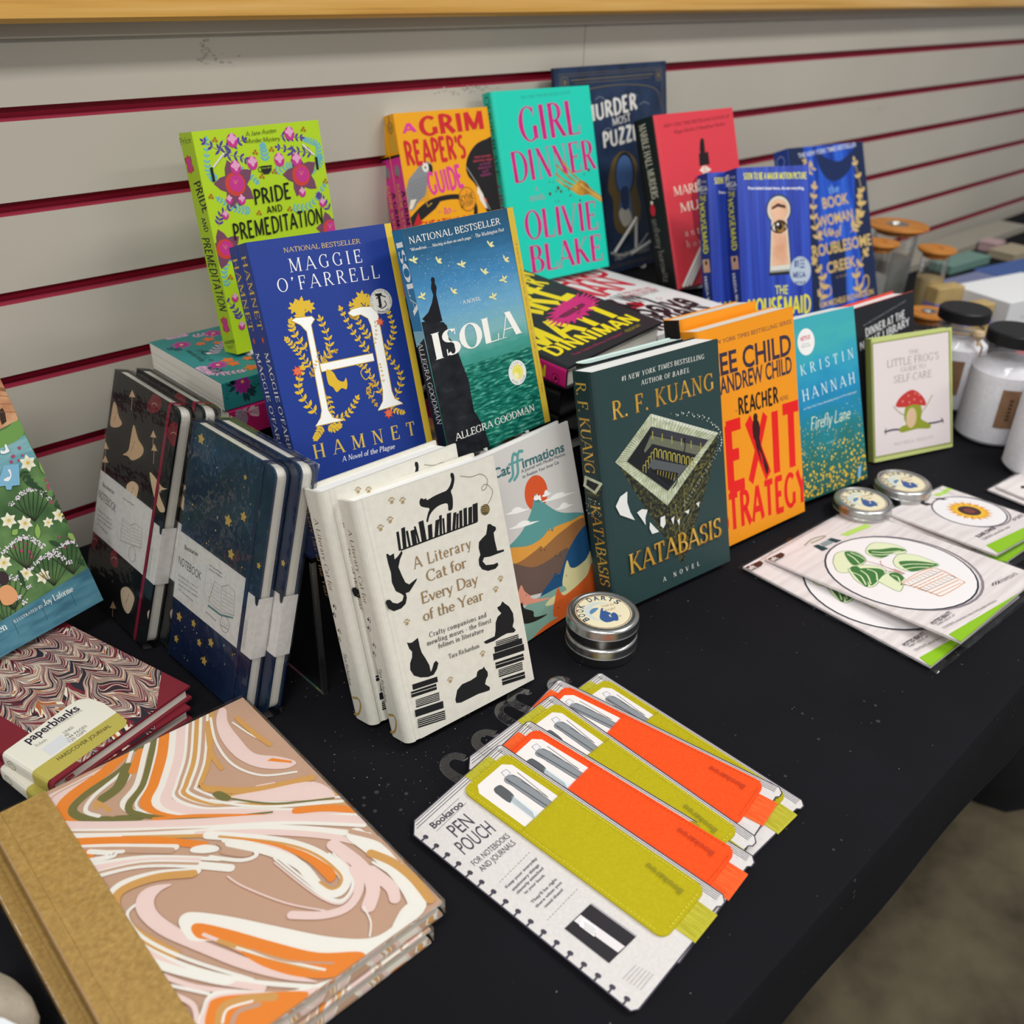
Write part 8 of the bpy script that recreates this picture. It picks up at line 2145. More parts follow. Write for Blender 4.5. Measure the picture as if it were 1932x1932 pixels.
ART['pen_card'] = [
('t','#4b4650','Bookaroo','bold',17.8,185.4,47.3,184.4,5.8,0,'stretch'),
('s','#4b4650',0.3,[(18.6,190.3),(49.1,191.4)]),
('s','#4b4650',0.3,[(17.8,182.7),(49.5,184.3)]),
('t','#4b4650','PEN','sans',22.9,167.9,41.8,166.9,12.4,0,'stretch'),
('t','#4b4650','POUCH','sans',16.5,153.6,46.7,150.8,12.7,0,'stretch'),
('t','#4b4650','FOR NOTEBOOKS','sans',15,142,49,139.8,4.9,0,'stretch'),
('t','#4b4650','AND JOURNALS','sans',15.3,134.8,47.5,133,4.9,0,'stretch'),
('s','#4b4650',0.3,[(16.9,120.7),(18.4,120.7)]),
('s','#4b4650',0.3,[(19.5,120.7),(21.1,120.8)]),
('s','#4b4650',0.3,[(22.2,120.8),(23.8,120.8)]),
('s','#4b4650',0.3,[(24.8,120.8),(26.4,120.9)]),
('s','#4b4650',0.3,[(27.5,120.9),(29.1,120.9)]),
('s','#4b4650',0.3,[(30.2,120.9),(31.8,121)]),
('s','#4b4650',0.3,[(32.9,121),(34.5,121)]),
('s','#4b4650',0.3,[(35.6,121),(37.3,121)]),
('s','#4b4650',0.3,[(38.4,121.1),(40,121.1)]),
('s','#4b4650',0.3,[(41.1,121.1),(42.8,121.1)]),
('s','#4b4650',0.3,[(43.9,121.2),(45.6,121.2)]),
('s','#4b4650',0.3,[(46.7,121.2),(48.4,121.2)]),
('s','#4b4650',0.3,[(16.8,78.4),(18.3,78.4)]),
('s','#4b4650',0.3,[(19.4,78.4),(20.9,78.4)]),
('s','#4b4650',0.3,[(21.9,78.4),(23.5,78.4)]),
('s','#4b4650',0.3,[(24.6,78.4),(26.1,78.4)]),
('s','#4b4650',0.3,[(27.2,78.4),(28.8,78.4)]),
('s','#4b4650',0.3,[(29.8,78.4),(31.4,78.4)]),
('s','#4b4650',0.3,[(32.5,78.4),(34.1,78.4)]),
('s','#4b4650',0.3,[(35.1,78.4),(36.7,78.4)]),
('s','#4b4650',0.3,[(37.8,78.4),(39.4,78.3)]),
('s','#4b4650',0.3,[(40.5,78.3),(42.1,78.3)]),
('s','#4b4650',0.3,[(43.2,78.3),(44.8,78.3)]),
('s','#4b4650',0.3,[(45.9,78.3),(47.6,78.3)]),
('t','#6a6670','Keep your everyday','bold',16.7,113.8,47.8,113.7,2.13,0,'stretch'),
('t','#6a6670','stationery things','bold',18.2,109.1,44.8,109.1,2.19,0,'stretch'),
('t','#6a6670','cleverly attached','bold',18.4,105.4,44.8,105.2,2.13,0,'stretch'),
('t','#6a6670','to your book.','bold',21.9,101.5,41.7,100.9,2.13,0,'stretch'),
('t','#6a6670',"They'll be right",'bold',19.8,93.4,44.2,92.9,2.13,0,'stretch'),
('t','#6a6670','there when you','bold',19.3,89.2,44.5,88.8,2.06,0,'stretch'),
('t','#6a6670','need them!','bold',23.1,84.9,41,84.5,2.06,0,'stretch'),
('p','#2e2c30',[(44.9,64.7),(45.7,28.6),(20.1,30.6),(19.9,66.3)]),
('p','#e8e2e4',[(28,65.1),(34.2,64.7),(35.4,29.9),(29.3,30.8)]),
('s','#a8a2a8',1.2,[(44.9,64.7),(45.7,28.6)]),
('p','#fbf8f8',[(33,61.9),(33.9,50.6),(27.9,48.5),(27.6,60.4)]),
('s','#55525a',0.3,[(31.6,60.1),(32.5,50.7)]),
('s','#55525a',0.3,[(30.5,59.2),(31.4,49.9)]),
('s','#55525a',0.3,[(29.4,58.3),(30.3,49)]),
('s','#55525a',0.3,[(28.4,57.5),(29.3,48.2)]),
('s','#9a949a',0.35,[(17.5,18.2),(30,17.4)]),
('s','#9a949a',0.35,[(17.8,15.8),(30.5,15.1)]),
('s','#9a949a',0.35,[(18.1,13.3),(31,12.9)]),
('s','#9a949a',0.35,[(18.4,10.9),(31.5,10.6)]),
('s','#9a949a',0.35,[(18.7,8.5),(32,8.3)]),
('s','#9a949a',0.35,[(19,6.1),(32.5,6.1)])]
ART['pen_window'] = [
('q','#8d9297',[(83.6,177.7),(88.9,176.4),(90.9,169.4),(89.8,135.1),(87.6,133.1),(82.2,134.8),(81.8,165.5),(80.8,174.5)]),
('p','#e8e6ea',[(85.8,183.2),(90.5,182.4),(90.2,177.6),(84.5,177.7)]),
('s','#4b4650',0.4,[(85.8,183.2),(90.5,182.4),(90.2,177.6),(84.5,177.7),(85.8,183.2)]),
('s','#4b4650',0.4,[(83.6,177.7),(81.8,165.5),(82.2,134.8)]),
('s','#4b4650',0.4,[(88.9,176.4),(90.9,169.4),(89.8,135.1)]),
('s','#4b4650',0.5,[(93.8,174.1),(91.2,141.1),(89.7,166)]),
('s','#5a5c62',1,[(83.7,176),(84.9,134)]),
('q','#5b5e62',[(71.3,176.8),(75.6,176.3),(77.1,173.3),(76,161.3),(69.3,158.9),(68.8,171),(69.4,174.7)]),
('p','#dfe6ea',[(69.3,158.9),(76,161.3),(75.5,135.9),(72.2,132.9),(69.2,134.9)]),
('s','#3a7a8a',0.5,[(69.3,158.9),(76,161.3)]),
('s','#9aa4aa',0.3,[(70.7,158.6),(70,134.6)]),
('s','#9aa4aa',0.3,[(71.3,159.1),(70.5,135.4)]),
('s','#9aa4aa',0.3,[(71.9,159.6),(71,136.3)]),
('s','#9aa4aa',0.3,[(72.4,160.2),(71.5,137.2)]),
('s','#9aa4aa',0.3,[(73,160.7),(72,138)]),
('s','#9aa4aa',0.3,[(73.6,161.3),(72.5,138.9)]),
('s','#9aa4aa',0.3,[(74.2,161.8),(73.1,139.8)]),
('s','#9aa4aa',0.3,[(74.8,162.4),(73.6,140.7)])]
ART['pouch_logo'] = [
('t','@pouch_emboss','Bookaroo','bold',91.1,23.3,93.3,54,4.3)]
ART['emb'] = [
('s','#c4bcba',0.35,[(4,10),(169,12)]),
('s','#c4bcba',0.35,[(7,32),(169,34)]),
('s','#c4bcba',0.35,[(10,54),(169,56)]),
('s','#c4bcba',0.35,[(13,76),(169,78)]),
('s','#c4bcba',0.35,[(16,98),(169,100)]),
('s','#c4bcba',0.35,[(19,120),(169,122)]),
('s','#c4bcba',0.35,[(22,142),(169,144)]),
('s','#c4bcba',0.35,[(25,164),(169,166)]),
('s','#c4bcba',0.35,[(28,186),(169,188)]),
('s','#b8aeac',0.3,[(80.7,53.7),(108.9,54.1)]),
('s','#d8cccb',0.3,[(85.9,99),(94.2,99.4)]),
('s','#cfc6c4',0.3,[(40.6,168.8),(52.8,169.2)]),
('s','#d8cccb',0.3,[(80.3,145.7),(98.8,146.1)]),
('s','#d8cccb',0.3,[(25.2,130.7),(36.6,131.1)]),
('s','#cfc6c4',0.3,[(59,185.8),(81.8,186.2)]),
('s','#d8cccb',0.3,[(110.9,20.3),(119.9,20.7)]),
('s','#b8aeac',0.3,[(120.1,157.8),(138.5,158.2)]),
('s','#d8cccb',0.3,[(127.9,146),(153.3,146.4)]),
('s','#d8cccb',0.3,[(106.7,90),(124.4,90.4)]),
('s','#cfc6c4',0.3,[(127.9,187.6),(136.7,188)]),
('s','#d8cccb',0.3,[(40.4,103),(58,103.4)]),
('s','#d8cccb',0.3,[(46.4,128.3),(72.8,128.7)]),
('s','#b8aeac',0.3,[(79.3,118.2),(100.2,118.6)]),
('s','#cfc6c4',0.3,[(100.2,181.6),(127,182)]),
('s','#cfc6c4',0.3,[(98.6,198.3),(122,198.7)]),
('s','#d8cccb',0.3,[(80.4,70.7),(100.9,71.1)]),
('s','#d8cccb',0.3,[(33.8,145.1),(47.6,145.5)]),
('s','#d8cccb',0.3,[(72,31.9),(101.7,32.3)]),
('s','#b8aeac',0.3,[(116.9,25),(144.6,25.4)]),
('s','#b8aeac',0.3,[(64.2,11.9),(91.4,12.3)]),
('s','#cfc6c4',0.3,[(90.6,16.5),(107,16.9)]),
('s','#b8aeac',0.3,[(81.7,120.6),(100.8,121)]),
('s','#cfc6c4',0.3,[(47.7,199.7),(58,200.1)]),
('s','#b8aeac',0.3,[(137.8,110.8),(152.2,111.2)]),
('s','#b8aeac',0.3,[(101.3,58.6),(116.2,59)]),
('s','#b8aeac',0.3,[(130.4,192.1),(146.7,192.5)]),
('s','#d8cccb',0.3,[(58.5,175),(81.4,175.4)]),
('s','#d8cccb',0.3,[(141.2,27.7),(155.1,28.1)]),
('s','#b8aeac',0.3,[(104.9,129.8),(122.5,130.2)]),
('p','#8fc31f',[(3.8,13.5),(-0.3,0.5),(123.3,-17.3),(158.7,-3.5)]),
('p','#b9dd66',[(105.6,183.1),(149,177.9),(150.3,169.7),(109.1,175.8)]),
('o','#8a8088',82.4,97.6,75,74,2.5),
('e','#f3eff0',79.4,100.1,74,73,0),
('o','#1e2a34',79.4,100.1,74,73,1.8),
('p','#263c42',[(84.1,186.3),(91.5,185.7),(94.9,174.8),(85.3,176.1)]),
('p','#263c42',[(61.1,189.2),(67.6,187.2),(67.9,174.5),(57.9,176.3)]),
('p','#8a9a9c',[(70.6,187),(85.4,185.1),(83.3,177.9),(67.9,179.5)]),
('c','#a49a80',1.6,[(55.6,195.8),(72.3,198.1),(86.9,195),(90.2,192),(78.9,192.1),(65.7,194)]),
('q','#e4ecc4',[(44.1,155.5),(61.7,163.1),(75.3,160.4),(82.6,151.2),(78.2,138.4),(68.7,133),(48.1,133.4),(36.4,134.1),(31.1,142.1)]),
('c','#3a6a3a',0.6,[(44.1,155.5),(61.7,163.1),(75.3,160.4),(82.6,151.2),(78.2,138.4),(68.7,133),(48.1,133.4),(36.4,134.1),(31.1,142.1),(44.1,155.5)]),
('q','#e4ecc4',[(99.3,148.2),(113.4,149.3),(123.2,141.3),(128.4,129),(125.2,117.1),(116.5,115.4),(102,126.2),(88.7,126.4),(85.9,136.1),(88.7,143.3)]),
('c','#3a6a3a',0.6,[(99.3,148.2),(113.4,149.3),(123.2,141.3),(128.4,129),(125.2,117.1),(116.5,115.4),(102,126.2),(88.7,126.4),(85.9,136.1),(88.7,143.3),(99.3,148.2)]),
('q','#e4ecc4',[(91.7,114.3),(108,118.3),(118,112.5),(123.7,99.1),(120.3,78.7),(101.5,84.5),(85.5,92.3),(83.5,105.5)]),
('c','#3a6a3a',0.6,[(91.7,114.3),(108,118.3),(118,112.5),(123.7,99.1),(120.3,78.7),(101.5,84.5),(85.5,92.3),(83.5,105.5),(91.7,114.3)]),
('q','#e4ecc4',[(43.3,137.8),(56.7,134.7),(68.3,126.4),(71.7,111.8),(57.4,106.8),(34,102.1),(25,106.9),(30,123.1)]),
('c','#3a6a3a',0.6,[(43.3,137.8),(56.7,134.7),(68.3,126.4),(71.7,111.8),(57.4,106.8),(34,102.1),(25,106.9),(30,123.1),(43.3,137.8)]),
('q','#e4ecc4',[(44.1,105.8),(59.6,107.1),(73.2,103.6),(69.7,91.2),(64.2,87.4),(41.7,80.1),(40.7,91.7)]),
('c','#3a6a3a',0.6,[(44.1,105.8),(59.6,107.1),(73.2,103.6),(69.7,91.2),(64.2,87.4),(41.7,80.1),(40.7,91.7),(44.1,105.8)]),
('q','#3f7a38',[(72,158.5),(81,151.3),(77.2,138.4),(67.4,134.2),(54.5,139)]),
('q','#3f7a38',[(95.6,144.3),(106.9,136.3),(121.9,127.5),(124.2,116.6),(110.5,123.3),(92.9,125),(87.9,135.3)]),
('q','#3f7a38',[(94.4,109.4),(105.3,104.1),(115,92.9),(120,79.5),(100.2,85.6),(86.2,92.6)]),
('q','#3f7a38',[(45,131.7),(57.1,127.5),(67.9,115.2),(61.1,107.9),(31.6,104.3),(34.4,110.3),(40.3,118.1)]),
('q','#3f7a38',[(64.8,104.5),(73.5,100.2),(69.1,90.8),(53.3,84.4),(56.9,89.8),(59.3,96.3)]),
('q','#3f7a38',[(45,136.3),(54.9,131.8),(31.5,108.7),(25.6,109.8)]),
('c','#dfe9c0',1.5,[(71.3,154.3),(68.4,145),(62.7,136.2)]),
('c','#dfe9c0',1.5,[(76.5,153.5),(76.4,143.9),(74.4,137.2)]),
('c','#dfe9c0',1.5,[(95.5,139.5),(102.8,130.3),(119,120.3)]),
('c','#dfe9c0',1.5,[(89.2,137.9),(95.2,130),(104.6,123.9)]),
('c','#dfe9c0',1.5,[(91.1,104.1),(102.5,97.4),(116.2,82.9)]),
('c','#dfe9c0',1.5,[(86.6,98.1),(98.5,91.8),(107.2,83.8)]),
('c','#dfe9c0',1.5,[(50,127.1),(45.8,117.5),(33.3,107)]),
('c','#dfe9c0',1.5,[(57.4,124),(57.4,114.9),(44.1,105.8)]),
('c','#dfe9c0',1.5,[(64.2,100.6),(65.4,95.1),(55.1,87.1)]),
('c','#dfe9c0',1.5,[(40.1,130.7),(39.4,121.2),(28.2,109.5)]),
('c','#c0705a',0.7,[(71.2,135.4),(74.9,122.6),(76.5,98.3)]),
('c','#c0705a',0.7,[(83.8,123.8),(76.1,116.9),(75.9,94.4)]),
('c','#c0705a',0.7,[(77.9,106.1),(78.1,99.1),(77.1,93.2)]),
('c','#c0705a',0.7,[(68.5,110.1),(72.8,101.7),(74.3,93.6)]),
('q','#f4efec',[(57.2,87.3),(78.9,87.1),(108.1,80.7),(108.6,75.7),(106.1,49),(102.6,45.7),(93,43.8),(65.3,48.2),(61.4,53.8),(60.8,71.1)]),
('c','#d9853a',0.8,[(57.2,87.3),(108.1,80.7),(106.1,49),(101,45),(65.3,48.2),(61.4,53.8),(60.8,71.1),(56.3,86)]),
('s','#d9853a',0.7,[(56.3,86),(107.1,79.3)]),
('s','#a5683c',0.9,[(57.2,78.7),(109,70.7)]),
('s','#d9853a',0.7,[(57.2,74.4),(108.3,66.9)]),
('s','#d9853a',0.9,[(58.1,70.6),(108.1,62.6)]),
('s','#a5683c',0.7,[(58.7,63.3),(107.2,54.6)]),
('s','#d9853a',0.9,[(59.3,58.6),(104.9,51)]),
('s','#d9853a',0.7,[(61.1,53.6),(101.1,47)]),
('s','#7a4a34',0.6,[(56.9,84.6),(56.5,81.4)]),
('s','#7a4a34',0.6,[(58.4,69.1),(59.9,64.7)]),
('s','#7a4a34',0.6,[(62.4,83.8),(62.4,80.4)]),
('s','#7a4a34',0.6,[(64.2,68.1),(65.8,63.6)]),
('s','#7a4a34',0.6,[(67.9,83.1),(68.3,79.3)]),
('s','#7a4a34',0.6,[(70,67.2),(71.6,62.5)]),
('s','#7a4a34',0.6,[(73.5,82.3),(74.3,78.2)]),
('s','#7a4a34',0.6,[(75.8,66.2),(77.5,61.3)]),
('s','#7a4a34',0.6,[(79.1,81.6),(80.3,77.1)]),
('s','#7a4a34',0.6,[(81.7,65.3),(83.5,60.2)]),
('s','#7a4a34',0.6,[(84.8,80.9),(86.3,75.9)]),
('s','#7a4a34',0.6,[(87.6,64.3),(89.4,59.1)]),
('s','#7a4a34',0.6,[(90.5,80.1),(92.3,74.8)]),
('s','#7a4a34',0.6,[(93.6,63.3),(95.4,57.9)]),
('s','#7a4a34',0.6,[(96.2,79.3),(98.4,73.7)]),
('s','#7a4a34',0.6,[(99.5,62.4),(101.5,56.7)]),
('s','#7a4a34',0.6,[(102,78.6),(104.6,72.6)]),
('s','#7a4a34',0.6,[(105.6,61.4),(107.6,55.6)]),
('e','#d9853a',60.5,73.5,0.7,0.7,0),
('e','#d9853a',67.3,72.5,0.7,0.7,0),
('e','#d9853a',74.1,71.4,0.7,0.7,0),
('e','#d9853a',80.9,70.3,0.7,0.7,0),
('e','#d9853a',87.8,69.3,0.7,0.7,0),
('e','#d9853a',94.8,68.2,0.7,0.7,0),
('e','#d9853a',101.8,67.1,0.7,0.7,0),
('t','#4a4650','POTTED BEAUTY','bold',8.3,29.6,40.8,27.2,4.1,0,'stretch'),
('t','#6a6468','FABRIC SIZE: 8" x 8"','sans',10,26.2,39.4,23.1,2.64,0,'stretch'),
('t','#6a6468','CONTENTS: printed fabric, hoop, thread, needles, instructions','sans',8.7,20,93.6,7.8,2.64,0,'stretch'),
('t','#5a565c','INTERMEDIATE','sans',128.8,19.5,161.4,15.2,4.2,0,'stretch'),
('s','#2a2a30',0.9,[(118.6,22.5),(124.6,25.5)]),
('s','#2a2a30',0.9,[(122.8,21.5),(128.9,24.6)]),
('s','#2a2a30',0.9,[(126.8,20.6),(132.9,23.7)]),
('p','#4a2a24',[(-16,206),(22,203.4),(21.9,198.7),(16,196.4),(-17.4,198)]),
('t','#f0e8e4','craft','bold',-9.1,198.7,9.2,197.9,5.7)]
ART['sun'] = [
('s','#b8aeac',0.35,[(77,100.4),(101.7,100.8)]),
('s','#d8cccb',0.35,[(16.1,10.4),(34.4,10.8)]),
('s','#cfc6c4',0.35,[(36.6,96.4),(50.6,96.8)]),
('s','#b8aeac',0.35,[(68.7,101.4),(96.7,101.8)]),
('s','#d8cccb',0.35,[(11.5,70.2),(31.7,70.6)]),
('s','#d8cccb',0.35,[(26.9,101.8),(50,102.2)]),
('s','#cfc6c4',0.35,[(33.2,106.5),(49.2,106.9)]),
('s','#d8cccb',0.35,[(25.5,54.8),(35.6,55.2)]),
('s','#b8aeac',0.35,[(60.1,29.5),(70.3,29.9)]),
('s','#d8cccb',0.35,[(84.2,11.4),(112.3,11.8)]),
('s','#cfc6c4',0.35,[(77.9,63.9),(97.3,64.3)]),
('s','#d8cccb',0.35,[(65.8,82.7),(95.3,83.1)]),
('s','#d8cccb',0.35,[(35.5,9.4),(53,9.8)]),
('s','#d8cccb',0.35,[(13.8,48.5),(41.1,48.9)]),
('s','#d8cccb',0.35,[(13.5,68.5),(27.4,68.9)]),
('s','#cfc6c4',0.35,[(37.2,91.6),(48.2,92)]),
('s','#d8cccb',0.35,[(80.9,31),(100.4,31.4)]),
('s','#d8cccb',0.35,[(18.2,28.5),(33.5,28.9)]),
('s','#b8aeac',0.35,[(58.8,113.6),(75.1,114)]),
('s','#d8cccb',0.35,[(29,68.8),(59,69.2)]),
('s','#d8cccb',0.35,[(41.1,12.4),(71,12.8)]),
('s','#cfc6c4',0.35,[(42.7,17.4),(70.3,17.8)]),
('s','#b8aeac',0.35,[(83.1,85.8),(108.3,86.2)]),
('s','#b8aeac',0.35,[(9.9,51.2),(28.2,51.6)]),
('s','#cfc6c4',0.35,[(39.8,90),(52,90.4)]),
('s','#d8cccb',0.35,[(43.6,86.9),(68.9,87.3)]),
('p','#8fc31f',[(12,18.1),(5.2,1.1),(81,-2.8),(114.1,13.1)]),
('p','#b9dd66',[(87,123.8),(126.2,124.2),(129,118.4),(91.4,116.9)]),
('o','#8a8088',81.5,71.6,41,40,2),
('e','#f3eff0',79,73.6,40.5,39.5,0),
('o','#2a2e3c',79,73.6,40.5,39.5,1.5),
('f','#e08a24',80.5,74.1,26,17,0.1),
('f','#f2b42c',80.5,74.1,25,17,0.23),
('f','#f6c83e',80.5,74.1,22,17,0.36),
('e','#4a2c34',80.5,74.1,12.5,12.5,0),
('e','#7a4438',80.5,74.1,6.5,6.5,0),
('p','#3a3640',[(53.1,119.4),(61.7,116.2),(63.3,109.2),(54.1,111.7)]),
('p','#3a3640',[(78.2,117.6),(87,114.3),(91.3,106.4),(84,108.4)]),
('t','#4a4650','SUNFLOWER','bold',23.2,31.4,62.1,31.9,5.2,0,'stretch'),
('t','#6a6468','CONTENTS: printed fabric, hoop','sans',21.8,25.1,76.1,23.9,3.9,0,'stretch'),
('t','#5a565c','EASY','sans',104.2,28.7,120,29,5.7),
('s','#2a2a30',0.9,[(95.2,30.2),(101.3,33.6)]),
('s','#2a2a30',0.9,[(97,28.8),(103,32.2)])]

A_ = lambda n: dict(arts=ART[n], spine_arts=ART[n + '_s'])
def lean_frame(p): return frame(p[0], p[1], p[2], p[3], p[4], p[7] * max(0, math.sin(p[4])))
r = book('hardcover_book', 'cream cat-silhouette hardcover in front of its twin, nearest upright book', POSE['lit'], '@linen_white', '@linen_white', hard=True, pages='page_edges_white', group='cream cat-silhouette hardcovers', hinge=True, rad=.007, rough=.8, **A_('lit'))
clone(r, lean_frame(POSE['lit2']), 'cream cat-silhouette hardcover mostly hidden behind its twin')
book('hardcover_book', 'grey journal with an orange sun and cat-shaped hills, beside the cream cat books', POSE['catf'], '#cdcac7', '#cdcac7', hard=True, pages='page_edges_white', rough=.45, rad=.003, edge_col='#dcdad8', **A_('catf'))
book('hardcover_book', 'dark green hardcover with gold lettering and an open stone court on its cover', POSE['kata'], '#2c4344', '#223637', hard=True, pages='page_edges_white', rough=.45, rad=.008, edge_col='#1f2f30', ov=.0008, **A_('kata'))
book('hardcover_book', 'black hardcover with mint page edges standing behind the dark green gold-lettered one', POSE['kata2'], '#16191c', '#16191c', hard=True, pages='page_edges_mint', rough=.45, rad=.008, edge_col='#d4e8e2', ov=.0008)
GE = 'orange thriller hardcovers'
r = book('hardcover_book', 'orange hardcover with giant red letters, front one of the pair', POSE['exit'], '#f2981a', '#f2981a', hard=True, pages='page_edges', group=GE, rad=.008, edge_col='#e89220', ov=.001, **A_('exit'))
book('hardcover_book', 'orange hardcover with a black spine, just visible as a strip behind its twin', POSE['exit2'], '#f2981a', '#201d20', hard=True, pages='page_edges', group=GE, rad=.008, edge_col='#e89220', ov=.001)
book('paperback_book', 'turquoise paperback with yellow specks and a round white sticker', POSE['fire'], '@teal_wash', '@teal_wash', pages='page_edges_white', **A_('fire'))
book('hardcover_book', 'black mystery book with white capitals and a red back cover, behind the little green book', POSE['dinner'], '#202127', '#202127', back='#d5432f', hard=True, pages='page_edges_white', rad=.003, **A_('dinner'))
book('hardcover_book', 'small pale green gift book with a mushroom-capped frog', POSE['frog'], '#c3cd80', '#8a9450', hard=True, pages='page_edges', rad=.003, edge_col='#cdd68c', **A_('frog'))
GH = 'royal-blue paperbacks with a large white letter'
r = book('paperback_book', 'royal-blue paperback with a large white letter wrapped in gold leaves, front of its pair', POSE['hamnet'], '#1f3b8f', '#213c8c', group=GH, edge_col='#d9bc48', **A_('hamnet'))
clone(r, lean_frame(POSE['hamnet2']), 'royal-blue paperback showing only its spine behind its twin')
book('paperback_book', 'sea-and-cliff paperback with a dark standing figure and gold birds', POSE['isola'], '@sky_to_sea', '#1a1e26', edge_col='#cdb040', **A_('isola'))
book('paperback_book', 'lime-green paperback with purple and pink flowers, standing on flat books by the wall', POSE['pride'], '#b6d828', '#a9ca22', **A_('pride'))
GG = 'orange-yellow mystery paperbacks with a parrot'
r = book('paperback_book', 'orange-yellow paperback with a grey parrot, front of its pair', POSE['grim'], '#f3a912', '#f3a912', group=GG, **A_('grim'))
clone(r, lean_frame(POSE['grim2']), 'orange-yellow paperback of which only the pink-and-orange spine shows')
book('hardcover_book', 'turquoise hardcover with tall pink lettering and a golden fork', POSE['girl'], '#20d4bb', '#18b8a2', hard=True, rad=.006, **A_('girl'))
book('hardcover_book', 'large navy puzzle book with a keyhole and white lettering, tallest against the wall', POSE['murder'], '@navy_cover', '#223048', hard=True, rad=.004, **A_('murder'))
book('hardcover_book', 'red hardcover with a black spine and a dropper bottle', POSE['marble'], '#e2424f', '#1d1b1d', hard=True, rad=.006, edge_col='#d23a48', **A_('marble'))
GM = 'blue keyhole paperbacks'
r = book('paperback_book', 'bright blue paperback with an eye in a keyhole, front of its pair', POSE['house'], '@blue_stripe', '#24388f', group=GM, **A_('house'))
clone(r, lean_frame(POSE['house2']), 'bright blue keyhole paperback partly covered by its twin on the right')
book('paperback_book', 'deep blue satin paperback with gold vines and lettering', POSE['woman'], '@satin_blue', '#2a4bab', **A_('woman'))
def flat_book(n, name, label, front, spine, hard, group=None, **k):
    x, y, z, yaw, b, t, w, h, T = FLAT[n]
    return book(name, label, (0, 0, 0, 0, 0, w, h, T), front, spine, hard=hard, group=group, mat=lying(x, y, z, yaw) @ Matrix.Rotation(b, 4, 'Y') @ Matrix.Rotation(t, 4, 'X'), **k)
flat_book('pink', 'paperback_book', 'magenta flowery paperback lying under the teal one', '#b0205e', '#a81d59', False, arts=[], spine_arts=ART['pink_s'])
flat_book('teal', 'paperback_book', 'teal flowery paperback lying under the lime-green book', '#2f8888', '#287b7c', False, **A_('teal'))
GS = 'plain black books under the flat books'
pages_mat('page_edges_dark', '#2c2b2d', '#161517')
def plain(x, y, z, yaw, w, h, T, label, group=GS, **k):
    return book('hardcover_book', label, (0, 0, 0, 0, 0, w, h, T), '#1b1b1e', '#1b1b1e', hard=True, group=group, mat=lying(x, y, z, yaw), **k)
plain(.683, .622, .1265, .03, .155, .23, .0275, 'black book lying lowest under the yellow-lettered book', pages='page_edges_dark')
plain(.680, .618, .1560, .05, .155, .23, .0285, 'black book lying directly under the yellow-lettered book', pages='page_edges_dark')
plain(.872, .640, .1215, -.01, .158, .226, .0225, 'black book lying lowest under the white flat book', pages='page_edges_dark')
MATS['dotted_edges'] = None
m, nt, b = principled('dotted_edges'); vo = node(nt, 'ShaderNodeTexVoronoi', Scale=190.); nt.links.new(coords(nt), vo.inputs['Vector'])
nt.links.new(ramp(nt, vo.outputs['Distance'], [(0, '#c03048'), (.28, '#c03048'), (.36, '#1a1618')], 'CONSTANT'), b.inputs['Base Color']); MATS['dotted_edges'] = m
plain(.866, .642, .1510, -.02, .166, .232, .0285, 'black book with red-dotted page edges directly under the white flat book', pages='dotted_edges')
flat_book('matt', 'hardcover_book', 'black hardcover with jagged yellow lettering and a pink spine, lying tilted', '#26262b', '#d3247c', True, **A_('matt'))
flat_book('osman', 'paperback_book', 'white book with red and black lettering lying flat', '#f0edee', '#e8e4e4', False, pages='page_edges_white', **A_('osman'))


# ------------------------------------------------------------------ display risers and plate stands
black_board = noisy('black_board', [(.3, '#111113'), (.7, '#1a1a1d')], nscale=20, rough=.6)
def riser(x0, x1, y0, y1, z, label):
    t = thing('display_riser', label, 'riser', loc=((x0 + x1) / 2, (y0 + y1) / 2, 0)); w, d = (x1 - x0) / 2, (y1 - y0) / 2; T = .006
    for nm, a, b in (('top_panel', (-w, -d, z - T), (w, d, z)), ('side_panel', (-w, -d, 0), (-w + T, d, z - T)), ('side_panel', (w - T, -d, 0), (w, d, z - T)), ('front_panel', (-w + T, -d, 0), (w - T, -d + T, z - T))):
        mb = MB(); mb.box(a, b, MATS['black_board']); mb.build(nm, t, bevel=.0008)
riser(.675, 1.03, .635, .866, .098, 'low black display block under the stacks of flat books')
riser(.645, .972, .876, .951, .166, 'tall narrow black block against the wall behind the flat books')
riser(1.045, 1.33, .735, .951, .145, 'black display block behind the flat books, under the red hardcover')
riser(1.048, 1.22, .585, .722, .127, 'black display block behind the orange thrillers')
riser(1.355, 1.57, .69, .80, .052, 'small black display block near the wooden-lidded candles')
riser(.385, .58, .775, .935, .1425, 'black display block under the two flowery paperbacks lying by the wall')
acr = glass('acrylic', '#eef4f2')
t = thing('acrylic_riser', 'clear acrylic riser with see-through sides under the two tilted paperbacks', 'riser', loc=(.49, .64, 0))
for nm, a, b in (('top_panel', (-.165, -.094, .132), (.165, .09, .136)), ('side_panel', (-.165, -.094, 0), (-.161, -.03, .132)), ('side_panel', (.161, -.094, 0), (.165, -.03, .132))):
    mb = MB(); mb.box(a, b, acr)
    if nm == 'side_panel':
        ed = clear_film('acrylic_edge', gloss=.22, rough=.3, edge=.2); mb.box((a[0], a[1] - .0004, a[2]), (b[0], a[1] - .0001, b[2]), ed); mb.box((a[0] - .0004, a[1], a[2]), (a[0] - .0001, b[1], a[2] + .0025), ed); mb.box((a[0] - .0004, a[1], a[2]), (a[0] - .0001, a[1] + .0025, b[2]), ed)
    mb.build(nm, t)
white_wire = M('#e4e4e0', .35)
